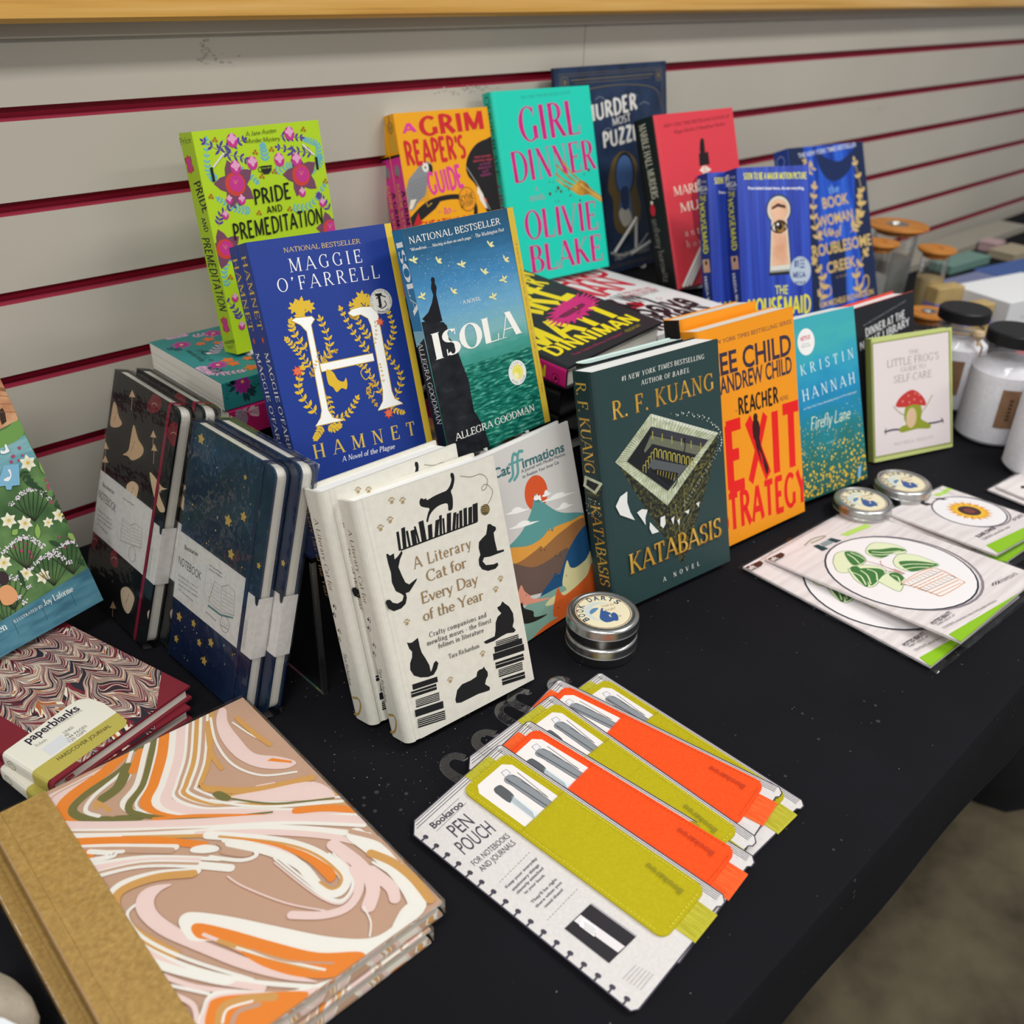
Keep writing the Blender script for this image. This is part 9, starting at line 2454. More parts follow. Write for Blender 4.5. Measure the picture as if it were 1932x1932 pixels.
def stand(pose, depth, foot, label, prongs=(), xs=(.3, .72), hk=.0015, top=.55, zb=None):
    """white wire plate stand: two bent wires up the back of the books, one strut behind, sometimes front prongs"""
    m = frame(pose[0], pose[1], pose[2], pose[3], pose[4], pose[7] * max(0, math.sin(pose[4]))); t = thing('plate_stand', label, 'stand', m); w, h = pose[5], pose[6]; D = depth + .0035
    for fx in xs:
        x = w * fx; mb = MB(); mb.tube([(x, hk, .004), (x, -.001, .0045), (x, -.0035, .001), (x, -.0035, -D + .003), (x, .001, -D), (x, h * top, -D)], .002, white_wire, 8); mb.build('wire_arm', t, True)
    mb = MB(); mb.tube([(w * xs[0], h * top, -D), (w * xs[1], h * top, -D)], .002, white_wire, 8); mb.build('crossbar', t, True)
    mi = m.inverted(); f = mi @ Vector((foot[0], foot[1], foot[2] + TZ))
    mb = MB(); mb.tube([(w * .5, h * top, -D), tuple(f)], .0022, white_wire, 8); mb.build('back_strut', t, True)
    for a, b in prongs:
        mb = MB(); mb.tube([a, b], .0022, white_wire, 8); mb.build('front_prong', t, True)
P_ = POSE
stand(P_['hamnet'], P_['hamnet'][7] * 2 + .001, (.42, .725, .1385), 'white wire stand behind the royal-blue paperbacks', top=.5)
stand(P_['isola'], P_['isola'][7], (.56, .72, .1385), 'white wire stand behind the sea-and-cliff paperback', top=.5)
stand(P_['pride'], P_['pride'][7], (.49, .93, .2), 'white wire stand behind the lime-green flowery paperback', top=.45, xs=(.1, .8))
stand(P_['marble'], P_['marble'][7], (1.12, .92, .147), 'white wire stand with front prongs crossing the red hardcover', prongs=[((.006 + .007 * k, .002, .004), (.046 + .007 * k, .062, .022)) for k in range(3)], top=.4)
stand(P_['house'], P_['house'][7] * 2 + .001, (1.13, .735, .129), 'white wire stand behind the keyhole paperbacks', top=.5)
stand(P_['murder'], P_['murder'][7], (1.1, .949, .15), 'white wire stand with front prongs across the big navy book', prongs=[((.10, .03, .004), (.135, .072, .016)), ((.15, .03, .004), (.137, .075, .016))], top=.25)

# ------------------------------------------------------------------ shrink-wrapped notebooks leaning in two pairs
def notebook(pose, label, front, arts, strap, bandarts, group, bx=(.24, .5)):
    x, y, z, yaw, lean, w, h, T = pose; bd = .0016
    root = thing('notebook', label, 'notebook', frame(x, y, z, yaw, lean, T * math.sin(lean)), group=group)
    mf = MATS[front]; mb = MB()
    def board(za, zb):
        P = [(0, 0)] + rrect(.01, 0, w, h, .009, 5)[0:12] + [(0, h)]; mb.prism(P, za, zb, mf)
    board(-bd, 0); board(-T, -T + bd); mb.box((-.0004, 0, -T + .0008), (.0012, h, -.0008), mf)
    Print(mb, (0, 0, 0), rough=.3, clip=(.2, .2, w * 1000 - .2, h * 1000 - .2)).draw(arts); mb.build('cover', root)
    pb = MB(); pb.prism([(.0016, .002)] + rrect(.01, .002, w - .0022, h - .002, .008, 5)[0:12] + [(.0016, h - .002)], -T + bd + .0001, -bd - .0001, MATS['page_edges']); pb.build('page_block', root)
    e = MB(); ew, ex = .0042, w * .84; sm = M(strap, .6)
    e.box((ex, -.0004, .0003), (ex + ew, h + .0004, .0008), sm); e.box((ex, -.0004, -T - .0006), (ex + ew, h + .0004, -T - .0002), sm); e.box((ex, h + .0001, -T - .0004), (ex + ew, h + .0006, .0006), sm); e.box((ex, -.0006, -T - .0004), (ex + ew, -.0001, .0006), sm)
    e.build('elastic_strap', root)
    b = MB(); pm = noisy('kraft_white', [(.35, '#dcd8d4'), (.6, '#e6e3e0'), (.75, '#cfcac6')], nscale=140, rough=.75); y0, y1 = h * bx[0], h * bx[1]
    b.box((-.0009, y0, .0001), (ex - .0006, y1, .00025), pm); b.box((ex + ew + .0006, y0, .0001), (w + .0006, y1 - .009, .00025), pm); b.box((-.0009, y0, -T - .0002), (-.0006, y1, .0001), pm); b.box((w + .0003, y0, -T - .0002), (w + .0006, y1 - .009, .0001), pm)
    p = Print(b, (0, 0, .00025), rough=.7); p.draw(bandarts)
    x1 = w * 1000; yt = (y1 - .009) * 1000
    p.draw([('q', '#1c2436', [(x1 - 9, yt + 6), (x1 - 5, yt + 1), (x1 - 3, yt - 5), (x1 - 1, yt - 6), (x1 + .2, yt - 4), (x1 + .2, yt + 6)])] + [('s', '#8a8688', .25, [(x1 - 12 + 2 * k, y0 * 1000 + 4), (x1 - 12 + 2 * k, y0 * 1000 + 30)]) for k in range(2)])
    b.build('paper_band', root)
    f = MB(); g = .0012; f.box((-g, -.0008, -T - g), (w + g, h + g, g), clear_film('wrap_film', gloss=.05, rough=.08)); f.build('shrink_wrap', root)
    return root
notebook(P_['navy'], 'navy starry notebook with a white paper band, nearer the camera of its pair', 'night_sky', ART['navy'], '#1d2b4d', ART['navy_b'], 'starry navy notebooks', (.256, .544))
notebook(P_['navy2'], 'navy starry notebook half hidden behind another starry notebook', 'night_sky', ART['navy'], '#1d2b4d', ART['navy_b'], 'starry navy notebooks', (.256, .544))
notebook(P_['black'], 'black moth-patterned notebook with a dark red elastic strap in front of its twin', 'night_leaf', ART['black'], '#8e1f3c', ART['black_b'], 'moth-patterned black notebooks', (.281, .561))
notebook(P_['black2'], 'black moth-patterned notebook peeking out behind its twin', 'night_leaf', ART['black'], '#8e1f3c', ART['black_b'], 'moth-patterned black notebooks', (.281, .561))

# ------------------------------------------------------------------ marbled things lying on the left
def marble_swirl():
    m, nt, b = principled('marble_swirl'); v = coords(nt)
    n1 = node(nt, 'ShaderNodeTexNoise', Scale=5.5, Detail=1.2, Distortion=1.6); nt.links.new(v, n1.inputs['Vector'])
    n2 = node(nt, 'ShaderNodeTexNoise', Scale=160., Detail=3.); nt.links.new(v, n2.inputs['Vector'])
    s = node(nt, 'ShaderNodeSeparateXYZ'); nt.links.new(v, s.inputs[0])
    a = node(nt, 'ShaderNodeMath', operation='MULTIPLY_ADD'); nt.links.new(n2.outputs['Fac'], a.inputs[0]); a.inputs[1].default_value = .022; nt.links.new(n1.outputs['Fac'], a.inputs[2])
    c = node(nt, 'ShaderNodeMath', operation='MULTIPLY_ADD'); nt.links.new(s.outputs[1], c.inputs[0]); c.inputs[1].default_value = .9; nt.links.new(a.outputs[0], c.inputs[2])
    k = node(nt, 'ShaderNodeMath', operation='MULTIPLY'); nt.links.new(c.outputs[0], k.inputs[0]); k.inputs[1].default_value = 5.2
    f = node(nt, 'ShaderNodeMath', operation='FRACT'); nt.links.new(k.outputs[0], f.inputs[0])
    W, Pk, Tn, Og, Gd, Ol = '#f4efe4', '#f0d6cf', '#cda98f', '#f0913a', '#dca765', '#7d7445'
    st = [(0, Tn), (.13, W), (.17, Pk), (.30, W), (.33, Tn), (.36, W), (.40, Gd), (.46, W), (.48, Tn), (.55, Pk), (.60, W), (.66, Og), (.76, Ol), (.785, W), (.82, Tn), (.97, W)]
    nt.links.new(ramp(nt, f.outputs[0], st, 'CONSTANT'), b.inputs['Base Color']); b.inputs['Roughness'].default_value = .4
    b.inputs['Coat Weight'].default_value = .35; b.inputs['Coat Roughness'].default_value = .12
    MATS['marble_swirl'] = m
def feather_comb():
    m, nt, b = principled('feather_comb'); v = coords(nt); s = node(nt, 'ShaderNodeSeparateXYZ')
    wn = node(nt, 'ShaderNodeTexNoise', Scale=14., Detail=2.); nt.links.new(v, wn.inputs['Vector'])
    sub = node(nt, 'ShaderNodeVectorMath', operation='MULTIPLY_ADD'); nt.links.new(wn.outputs['Color'], sub.inputs[0]); sub.inputs[1].default_value = (.05, .07, 0); nt.links.new(v, sub.inputs[2]); nt.links.new(sub.outputs[0], s.inputs[0])
    pp = node(nt, 'ShaderNodeMath', operation='PINGPONG'); nt.links.new(s.outputs[0], pp.inputs[0]); pp.inputs[1].default_value = .0095
    pw = node(nt, 'ShaderNodeMath', operation='POWER'); d1 = node(nt, 'ShaderNodeMath', operation='DIVIDE'); nt.links.new(pp.outputs[0], d1.inputs[0]); d1.inputs[1].default_value = .0095; nt.links.new(d1.outputs[0], pw.inputs[0]); pw.inputs[1].default_value = .6
    k = node(nt, 'ShaderNodeMath', operation='MULTIPLY_ADD'); nt.links.new(pw.outputs[0], k.inputs[0]); k.inputs[1].default_value = .018; nt.links.new(s.outputs[1], k.inputs[2])
    cx = node(nt, 'ShaderNodeCombineXYZ'); nt.links.new(k.outputs[0], cx.inputs[0]); x2 = node(nt, 'ShaderNodeMath', operation='MULTIPLY'); nt.links.new(s.outputs[0], x2.inputs[0]); x2.inputs[1].default_value = .10; nt.links.new(x2.outputs[0], cx.inputs[1])
    n = node(nt, 'ShaderNodeTexNoise', Scale=230., Detail=0.); nt.links.new(cx.outputs[0], n.inputs['Vector'])
    C, D, R_, O, G = '#e8dfcc', '#262530', '#7b2433', '#ad6438', '#8b8790'
    nt.links.new(ramp(nt, n.outputs['Fac'], [(0, D), (.36, R_), (.42, C), (.455, D), (.49, R_), (.515, C), (.55, O), (.59, C), (.615, D), (.65, G), (.68, R_)], 'CONSTANT'), b.inputs['Base Color']); b.inputs['Roughness'].default_value = .45
    MATS['feather_comb'] = m
marble_swirl(); feather_comb(); noisy('gold_cloth', [(.3, '#a88648'), (.6, '#bd9a58'), (.8, '#cbaa68')], nscale=300, rough=.5)
def flat_pose(n): x, y, z, yaw, b, t, w, h, T = FLAT[n]; return lying(x, y, z, yaw) @ Matrix.Rotation(b, 4, 'Y') @ Matrix.Rotation(t, 4, 'X'), (0, 0, 0, 0, 0, w, h, T)
for n, lab in (('marb2', 'swirl-marbled notebook with a gold spine lying underneath its twin'), ('marb', 'swirl-marbled notebook in orange, pink and tan with a gold spine, on top')):
    m, p = flat_pose(n); h = p[6] * 1000
    r = book('notebook', lab, p, '#cba68d' if n == 'marb' else '@marble_swirl', '@gold_cloth', hard=True, mat=m, rad=.0035, board=.002, pages='page_edges', cat='notebook', group='marbled notebooks with gold spines', back='@marble_swirl',
             arts=(ART['marb'] if n == 'marb' else []) + [('p', '@gold_cloth', [(0, 0), (40, 0), (39, h), (0, h)]), ('s', '#8f6f38', .3, [(9, 0), (9, h)])])
    f = MB(); f.box((-.0012, -.0012, -p[7] + .0004), (p[5] + .0012, p[6] + .0012, .0017), clear_film('thin_film', gloss=.015, rough=.06)); f.build('shrink_wrap', r)
MAR = '#7c2431'
for n, lab in (('paper2', 'maroon feather-marbled journal underneath its twin'), ('paper', 'maroon feather-marbled journal with a cream paper label, on top of its twin')):
    m, p = flat_pose(n)
    r = book('notebook', lab, p, MAR, MAR, hard=True, mat=m, rad=.0045, board=.0022, cat='notebook', group='feather-marbled journals', back=MAR,
             arts=[('p', '@feather_comb', [(24, 0), (93, 0), (127, 33), (127, 145), (93, 178), (24, 178)])])
    b = MB(); cr, ol = M('#e6e2d4', .6), M('#b9ac54', .6); T = p[7]; z = .0004
    b.prism([(.0028, .0220), (.074, .0225), (.0757, .0400), (.0735, .0535), (.068, .0595), (.060, .0605), (.0028, .0565)], .0001, z, cr); b.prism([(.0028, .0046), (.068, .0046), (.0725, .009), (.074, .0225), (.0028, .0220)], .0001, z, ol)
    pts = [(.0029, z), (.0012, .0001), (-.0002, -.0016), (-.0006, -.004), (-.0006, -T + .004), (-.0002, -T + .0016), (.0014, -T - .0002)]
    for (xa, za), (xb, zb) in zip(pts, pts[1:]):
        b.add([(xa, .0220, za), (xa, .0565, za), (xb, .0565, zb), (xb, .0220, zb)], [(0, 1, 2, 3)], cr); b.add([(xa, .0046, za), (xa, .0220, za), (xb, .0220, zb), (xb, .0046, zb)], [(0, 1, 2, 3)], ol)
    pr = Print(b, (0, 0, z), rough=.6)
    if n == 'paper': pr.draw(ART['paper_b'])
    Print(b, (-.0006, 0, -T), (0, 0, 1), (0, 1, 0), .6).draw([('o', '#8f8648', T * 500, 47, 3.6, 4.6, .7), ('c', '#8f8648', .6, [(T * 500 - 1, 44), (T * 500 + 1.5, 47), (T * 500, 50)])])
    b.build('paper_band', r)
    e = MB(); e.box((.012, .0006, -T * .55), (.018, .0032, -T * .45), M('#8e2436', .6)); e.build('ribbon', r)

# puzzle box leaning at the left edge
p = P_['joy']; t = thing('puzzle_box', 'tall illustrated puzzle box with white meadow flowers and a blue lower band', 'box', frame(p[0], p[1], p[2], p[3], p[4], p[7] * math.sin(p[4])))
mb = MB(); mb.prism(rrect(0, 0, p[5], p[6], .002, 3), -p[7], 0, M('#4f7a8a', .4), top=MATS['meadow']); Print(mb, rough=.38, clip=(.1, .1, p[5] * 1000 - .1, p[6] * 1000 - .1)).draw(ART['joy']); mb.build('lid', t)
mb = MB(); mb.box((.001, .001, -p[7] - .002), (p[5] - .001, p[6] - .001, -p[7]), M('#d9d4c8', .7)); mb.build('base', t)

# ------------------------------------------------------------------ pen pouches on cards, fanned
card_mat = noisy('speckled_card', [(.3, '#d8d2d0'), (.5, '#dcd7d5'), (.7, '#e0dcda')], nscale=400, rough=.75)
INK = '#474350'
def pen_pack(x, y, yaw, z, tilt, col, emboss, label, group):
    """card (x across, y along), elastic strap, felt pouch, clear hang tab"""
    felt = noisy('felt_' + col[0], [(.35, col[1]), (.65, col[2])], nscale=500, rough=.8, bump=.12, bscale=900); MATS['pouch_emboss'] = M(emboss, .7)
    root = thing('pen_pouch_pack', label, 'pen pouch', lying(x, y, z, yaw, tilt), group=group); L = 201.5; X0, X1 = 5.0, 107.5
    out = [(X0 + 4, 0)] + [(X1 - 20, 0), (X1 - 18, 2.2), (X1 - 10, 2.2), (X1 - 8, 0), (X1 - 4, 0), (X1, 4), (X1, L + 1), (X1 - 2.5, L + 3)] + [(X0 + 9, L), (X0, L - 9), (X0, 3)]
    c = MB(); c.prism([(a * .001, b * .001) for a, b in out], 0, .0006, card_mat)
    pr = Print(c, (0, 0, .0006), rough=.75)
    pr.draw([('s', INK, 1.0, out + [out[0]])] + [('s', INK, .6, [(X0 + 3 * k * .0 + 8.4 - k * 1.6, L - 1.6 - k * 2.4), (X1 - 4, L + 1.4 - k * 2.2)]) for k in range(3)] + [('s', INK, .5, [(X1 - 1.6 - 1.5 * k, 5), (X1 - 1.6 - 1.5 * k, L)]) for k in range(4)])
    pr.draw([('q', INK, [(X0 + .4, yy), (X0 + 3.2, yy), (X0 + 3.6, yy - 1), (X0 + 5.6, yy - .8), (X0 + 6, yy + 1.4), (X0 + 5, yy + 3), (X0 + 3.4, yy + 2.6), (X0 + 2.6, yy + 1.4), (X0 + .4, yy + 1.4)]) for yy in range(8, 190, 11)])
    pr.draw(ART['pen_card']); c.build('backing_card', root)
    s = MB(); sm = noisy('elastic_' + col[0], [(.35, col[3]), (.65, col[4])], scale=(900, 60, 1), nscale=1, rough=.8)
    prof = [(-1.2, -.0006), (-1.4, .0004), (0, .0009), (20, .0011), (190, .0011), (201.5, .0010), (203.6, .0005), (203.2, -.0006)]
    for (ya, za), (yb, zb) in zip(prof, prof[1:]): s.add([(.0665, ya * .001, za), (.0925, ya * .001, za), (.0925, yb * .001, zb), (.0665, yb * .001, zb)], [(0, 1, 2, 3)], sm)
    s.build('elastic_strap', root)
    p = MB(); z0, z1 = .0012, .0028; p.prism(rrect(.0545, .0135, .103, .194, .0075, 6), z0, z1, felt)
    p.prism(rrect(.0552, .0142, .1023, .136, .0068, 6)[:13] + [(.0552, .136)], z1, z1 + .0008, felt) if False else None
    q = Print(p, (0, 0, z1), rough=.8)
    w = [(60.5, 136), (97, 136), (97, 182), (92, 188.5), (65.5, 188.5), (60.5, 182)]
    q.draw([('p', '#efe9e6', w), ('s', col[1], .5, w + [w[0]])]); q.draw(ART['pen_window']); q.draw([('p', '@felt_' + col[0], [(58, 100), (99, 100), (99, 136), (58, 136)])])
    st = [(56.6, 22 + 3.0 * k) for k in range(56)] + [(100.9, 22 + 3.0 * k) for k in range(56)]
    q.draw([('s', col[5], .42, [(a, b), (a, b + 1.7)]) for a, b in st] + [('s', col[5], .42, [(63 + 3 * k, b), (64.7 + 3 * k, b)]) for k in range(11) for b in (15.6, 191.9)] + [('s', col[1], .5, [(54.6, 136), (102.9, 136)])])
    q.draw(ART['pouch_logo']); p.build('felt_pouch', root, bevel=.0006)
    h = MB(); mid = smooth_pts([(63, 198), (61.5, 212), (63, 221), (69, 225.5), (76, 223.5), (79.5, 216)], False, 5); wd = [8.5 - 2.2 * min(1, i / 18) for i in range(len(mid))]; A = []; B = []
    for i, (mx, my) in enumerate(mid):
        a, b = mid[max(i - 1, 0)], mid[min(i + 1, len(mid) - 1)]; d = math.hypot(b[0] - a[0], b[1] - a[1]); nx, ny = -(b[1] - a[1]) / d * wd[i] / 2, (b[0] - a[0]) / d * wd[i] / 2; A.append((mx + nx, my + ny)); B.append((mx - nx, my - ny))
    tip = [(mid[-1][0] + 2.6 * math.cos(t), mid[-1][1] + 2.6 * math.sin(t)) for t in (-.6, -1.3, -2.0, -2.6)]
    h.prism([(a * .001, b * .001) for a, b in (A + tip[::-1] + B[::-1])], -.0007, -.0001, clear_film('tab_film', gloss=.02, rough=.06)); e = M('#77777b', .4)
    for side in (A, B): Print(h, (0, 0, -.0001)).draw([('s', '#55555a', .25, side)])
    h.build('hang_tab', root); return root
OR_ = ('orange', '#f04c14', '#f5541a', '#e8501a', '#f26a30', '#c8380c'); YL_ = ('yellow', '#b3a60a', '#bbae0c', '#a8a21c', '#c4bc40', '#e2dc50')
GRP = 'pen pouches fanned out on the table'
for k, col, em, lab, z, tl in ((1, YL_, '#8f8820', 'yellow-green pen pouch on its card, farthest back in the fan', .0012, .006), (2, OR_, '#c03c1c', 'orange pen pouch on its card, second from the back of the fan', .0022, .05), (3, YL_, '#8f8820', 'yellow-green pen pouch on its card, in the middle of the fan between two orange ones', .0026, .07), (4, OR_, '#c03c1c', 'orange pen pouch on its card, just behind the front yellow one', .0028, .075), (5, YL_, '#8f8820', 'yellow-green pen pouch on its card, front-most in the fan with its text showing', .0028, .082)):
    cx, cy, yaw = PENS[k]; pen_pack(cx - .105 * math.cos(yaw), cy - .105 * math.sin(yaw), yaw, z, tl, col, em, lab, GRP)

# ------------------------------------------------------------------ stitching-kit packs in clear sleeves
noisy('whitewash_print', [(.3, '#d9cfce'), (.5, '#e6dddc'), (.7, '#eee7e6')], scale=(8, 120, 1), nscale=1, detail=4, rough=.5)
def kit(m, w, h, arts, label, group, T=.002):
    root = thing('stitching_kit', label, 'craft kit', m, group=group)
    c = MB(); c.box((0, 0, -T), (w, h, 0), MATS['whitewash_print']); Print(c, rough=.45, clip=(.1, .1, w * 1000 - .1, h * 1000 - .1)).draw(arts); c.build('backing_card', root)
    f = MB(); R = random.Random(len(label)); fm = clear_film('sleeve_film', gloss=.05, rough=.16); N = 26; ring = []
    for i in range(N): ring.append((-.004 + (w + .008) * i / N, -.008))
    for i in range(N): ring.append((w + .004, -.008 + (h + .012) * i / N))
    for i in range(N): ring.append((w + .004 - (w + .008) * i / N, h + .004))
    for i in range(N): ring.append((-.004, h + .004 - (h + .012) * i / N))
    vs = []; fs = []; n = len(ring)
    for i, (x, y) in enumerate(ring):
        ix, iy = min(max(x, .001), w - .001), min(max(y, .001), h - .001); vs += [(x, y, -T * .6 + R.uniform(-.0008, .0014)), ((x + ix) / 2, (y + iy) / 2, .0008 + R.uniform(-.0006, .0012)), (ix, iy, .0007)]
    for i in range(n):
        j = (i + 1) % n; fs += [(3 * i, 3 * j, 3 * j + 1, 3 * i + 1), (3 * i + 1, 3 * j + 1, 3 * j + 2, 3 * i + 2)]
    f.add(vs, fs, fm); f.build('clear_sleeve', root, True); return root
for n, art, lab in (('emb2', 'emb', 'large stitching kit lying underneath another potted-plant kit'), ('emb', 'emb', 'large stitching kit with a potted plant in a hoop, on top of its twin')):
    m, p = flat_pose(n); kit(m, p[5], p[6], ART[art], lab, 'potted-plant stitching kits')
m, p = flat_pose('sun'); kit(lying(.945, .236, .004, -.08), p[5], p[6], ART['sun'], 'small stitching kit lying underneath another sunflower kit', 'sunflower stitching kits')
kit(m, p[5], p[6], ART['sun'], 'small stitching kit with a yellow sunflower in a hoop, on top of its twin', 'sunflower stitching kits')
third = [i for i in ART['sun'] if i[0] == 's' and len(i[3]) == 2 and i[2] < .5][:26] + [('o', '#2a2e3c', 62, 66, 40.5, 39.5, 1.5), ('p', '#3a3640', [(20, 110), (34, 104), (40, 108), (26, 114)]), ('p', '#8fc31f', [(0, 6), (123, 6), (123, 18), (0, 18)])]
kit(lying(1.112, .185, .0035, -.10), .123, .1312, third, 'stitching kit at the right edge of the picture, lower of its pair', 'stitching kits at the right edge')
kit(lying(1.118, .180, .0068, -.12), .123, .1312, third, 'stitching kit at the right edge of the picture, upper of its pair', 'stitching kits at the right edge')

# ------------------------------------------------------------------ round tins
tin_metal = noisy('tin_metal', [(.3, '#b4b4b2'), (.7, '#c8c8c6')], nscale=40, rough=.27, metal=1., bump=.02, bscale=300)
def tin(x, y, z, rot, label, group, r=.0325, h=.0205):
    t = thing('tin', label, 'tin', loc=(x, y, z), rotz=rot, group=group)
    b = MB(); b.lathe([(0, 0), (r - .003, 0), (r - .0012, .0006), (r - .0005, .002), (r - .0005, .009), (r - .0002, .0096), (r - .0008, .0102), (r - .0018, .0104)], tin_metal, 64); b.build('base', t, True)
    l = MB(); l.lathe([(r - .0006, .0098), (r + .0003, .0100), (r + .0005, .0106), (r + .0002, .0112), (r, .0116), (r, h - .003), (r - .0006, h - .0014), (r - .002, h - .0003), (r - .0036, h), (r - .0046, h - .0004), (r - .0056, h - .0011), (r - .0066, h - .0012), (0, h - .0012)], tin_metal, 64)
    R_ = (r - .0072) * 1000; pr = Print(l, (0, 0, h - .0012), rough=.45)
    it = [('e', '#ece2bf', 0, 0, R_, R_, 0), ('o', '#8a4a2c', 0, 0, R_ - 1, R_ - 1, .7), ('e', '#cfd8d4', -3, 1, 14, 14, 0), ('e', '#ece2bf', 1, -1, 12.6, 12.6, 0)]
    def arc(txt, col, rad, a0, a1, hh):
        for i, ch in enumerate(txt):
            if ch == ' ': continue
            a = math.radians(a0 + (a1 - a0) * i / (len(txt) - 1)); tx, ty = math.sin(a), -math.cos(a); bx, by = rad * math.cos(a), rad * math.sin(a)
            it.append(('t', col, ch, 'bold', bx - tx * hh * .4, by - ty * hh * .4, bx + tx * hh * .4, by + ty * hh * .4, hh, 0, 'stretch'))
    arc('BOOK DARTS', '#2c4660', R_ - 7.6, 205, 35, 6.2)
    it += [('t', '#a05a38', '"Hold the', 'hand', 0, 6, 13, 8, 3.2, .2), ('t', '#a05a38', 'thought"', 'hand', 1, 0, 13, 2, 3.2, .2), ('q', '#3a5a94', [(-4, -3), (-1, 4), (1, 5), (2, 1), (6, -4), (3, -7), (6, -14), (-2, -16), (-6, -10)]), ('q', '#3a5a94', [(5, -6), (9, -3), (11, -8), (9, -15), (5, -14)]), ('q', '#5c88b0', [(-12, 2), (-8, 6), (-3, 6), (-6, 2), (-12, -2)]), ('e', '#ece2bf', 1, 2, .8, 1.4, 0), ('t', '#6a6a6a', '125', 'sans', 10, -10, 14, -10, 2, 0)]
    pr.draw(it); l.build('lid', t, True)
ra = -.55
tin(.5480, .4310, 0, ra, 'round silver tin, the lower of the two stacked by the dark green hardcover', 'stacked round tins'); tin(.5478, .4312, .0207, ra, 'round silver tin with a cream printed lid, top one of the stack of two', 'stacked round tins')
tin(.9560, .3920, 0, ra, 'single round silver tin nearer the sunflower kit, left of another tin', 'single round tins'); tin(1.0340, .3820, 0, ra, 'single round silver tin directly below the little green book', 'single round tins')

# ------------------------------------------------------------------ far right: jars, candles, soaps, boxes
salt = noisy('bath_salts', [(.3, '#eeedf4'), (.55, '#f5f4fa'), (.75, '#fcfbff')], nscale=220, rough=.5, bump=.4, bscale=320); jar_glass = clear_film('jar_glass', gloss=.02, rough=.05, edge=.25); black_cap = M('#1b1b1d', .45); kraft = noisy('kraft_paper', [(.3, '#8a6a50'), (.7, '#9c7a5c')], nscale=60, rough=.8)
twine = noisy('twine', [(.3, '#a98c6a'), (.7, '#c4a884')], nscale=300, rough=.9)
def jar(x, y, r, h, label, twined=True, lab=215):
    t = thing('jar', label, 'jar', loc=(x, y, 0), group='jars of white bath salts')
    rn = r * .70
    b = MB(); b.lathe([(0, 0), (r - .004, 0), (r, .004), (r, h * .60), (r * .97, h * .66), (rn, h * .76), (rn, h * .90)], jar_glass, 48); b.build('glass_body', t, True)
    s = MB(); s.lathe([(0, .002), (r - .005, .002), (r - .0018, .006), (r - .0018, h * .595), (r * .95, h * .645), (rn - .004, h * .73), (0, h * .735)], salt, 48); s.build('bath_salts', t, True)
    c = MB(); R_ = r * .80; c.lathe([(0, h * .89), (R_ - .001, h * .89), (R_, h * .895), (R_, h - .002), (R_ - .002, h), (0, h)], black_cap, 48); c.build('lid', t, True)
    l = MB(); a0 = math.radians(lab); z0, z1 = h * .2, h * .55; n = 10
    pt = lambda a, z: (math.cos(a) * (r + .0004), math.sin(a) * (r + .0004), z)
    for i in range(n): a, b_ = a0 + .75 * i / n, a0 + .75 * (i + 1) / n; l.add([pt(a, z0), pt(b_, z0), pt(b_, z1), pt(a, z1)], [(0, 1, 2, 3)], kraft)
    Print(l, rough=.8, map3=lambda u, v, e: (math.cos(a0 + u) * (r + .0006 + e), math.sin(a0 + u) * (r + .0006 + e), v)).raw([[(.24, z0 + (z1 - z0) * q), (.34, z0 + (z1 - z0) * q), (.34, z0 + (z1 - z0) * (q + .07)), (.24, z0 + (z1 - z0) * (q + .07))] for q in (.2, .3, .4, .5, .6, .7)], '#5a4232'); l.build('paper_label', t)
    if twined:
        w = MB(); w.tube([(rn * 1.03 * math.cos(a), rn * 1.03 * math.sin(a), h * .80) for a in [2 * PI * k / 24 for k in range(25)]], .0016, twine, 6); a = math.radians(lab + 60)
        w.tube([(rn * 1.05 * math.cos(a), rn * 1.05 * math.sin(a), h * .80), (r * 1.06 * math.cos(a + .1), r * 1.06 * math.sin(a + .1), h * .70), (r * 1.03 * math.cos(a + .1), r * 1.03 * math.sin(a + .1), h * .55)], .0014, twine, 6); w.build('twine', t, True)
        sc = MB(); ca, sa = rn * 1.22 * math.cos(a), rn * 1.22 * math.sin(a); sc.lathe([(0, -.007), (.006, -.006), (.0085, 0), (.007, .005), (0, .007)], M('#d8bd96', .6), 16, (ca, sa, h * .81)); sc.tube([(ca, sa, h * .8), (ca * 1.15, sa * 1.15, h * .71)], .0024, M('#d8bd96', .6), 8); sc.build('wooden_scoop', t, True)
jar(1.356, .478, .043, .142, 'jar of white bath salts with a black lid, farthest back of the three', lab=180)
jar(1.294, .384, .046, .149, 'jar of white bath salts with black lid and kraft label beside the little green book', lab=200, twined=False)
jar(1.236, .296, .046, .149, 'jar of white bath salts cut off by the right edge of the picture', lab=200)
wood_lid = noisy('orange_wood', [(.3, '#b06a22'), (.5, '#c88034'), (.7, '#d8923e')], scale=(60, 8, 8), nscale=1, detail=4, rough=.45); tumbler = clear_film('tumbler_glass', gloss=.10, rough=.04)
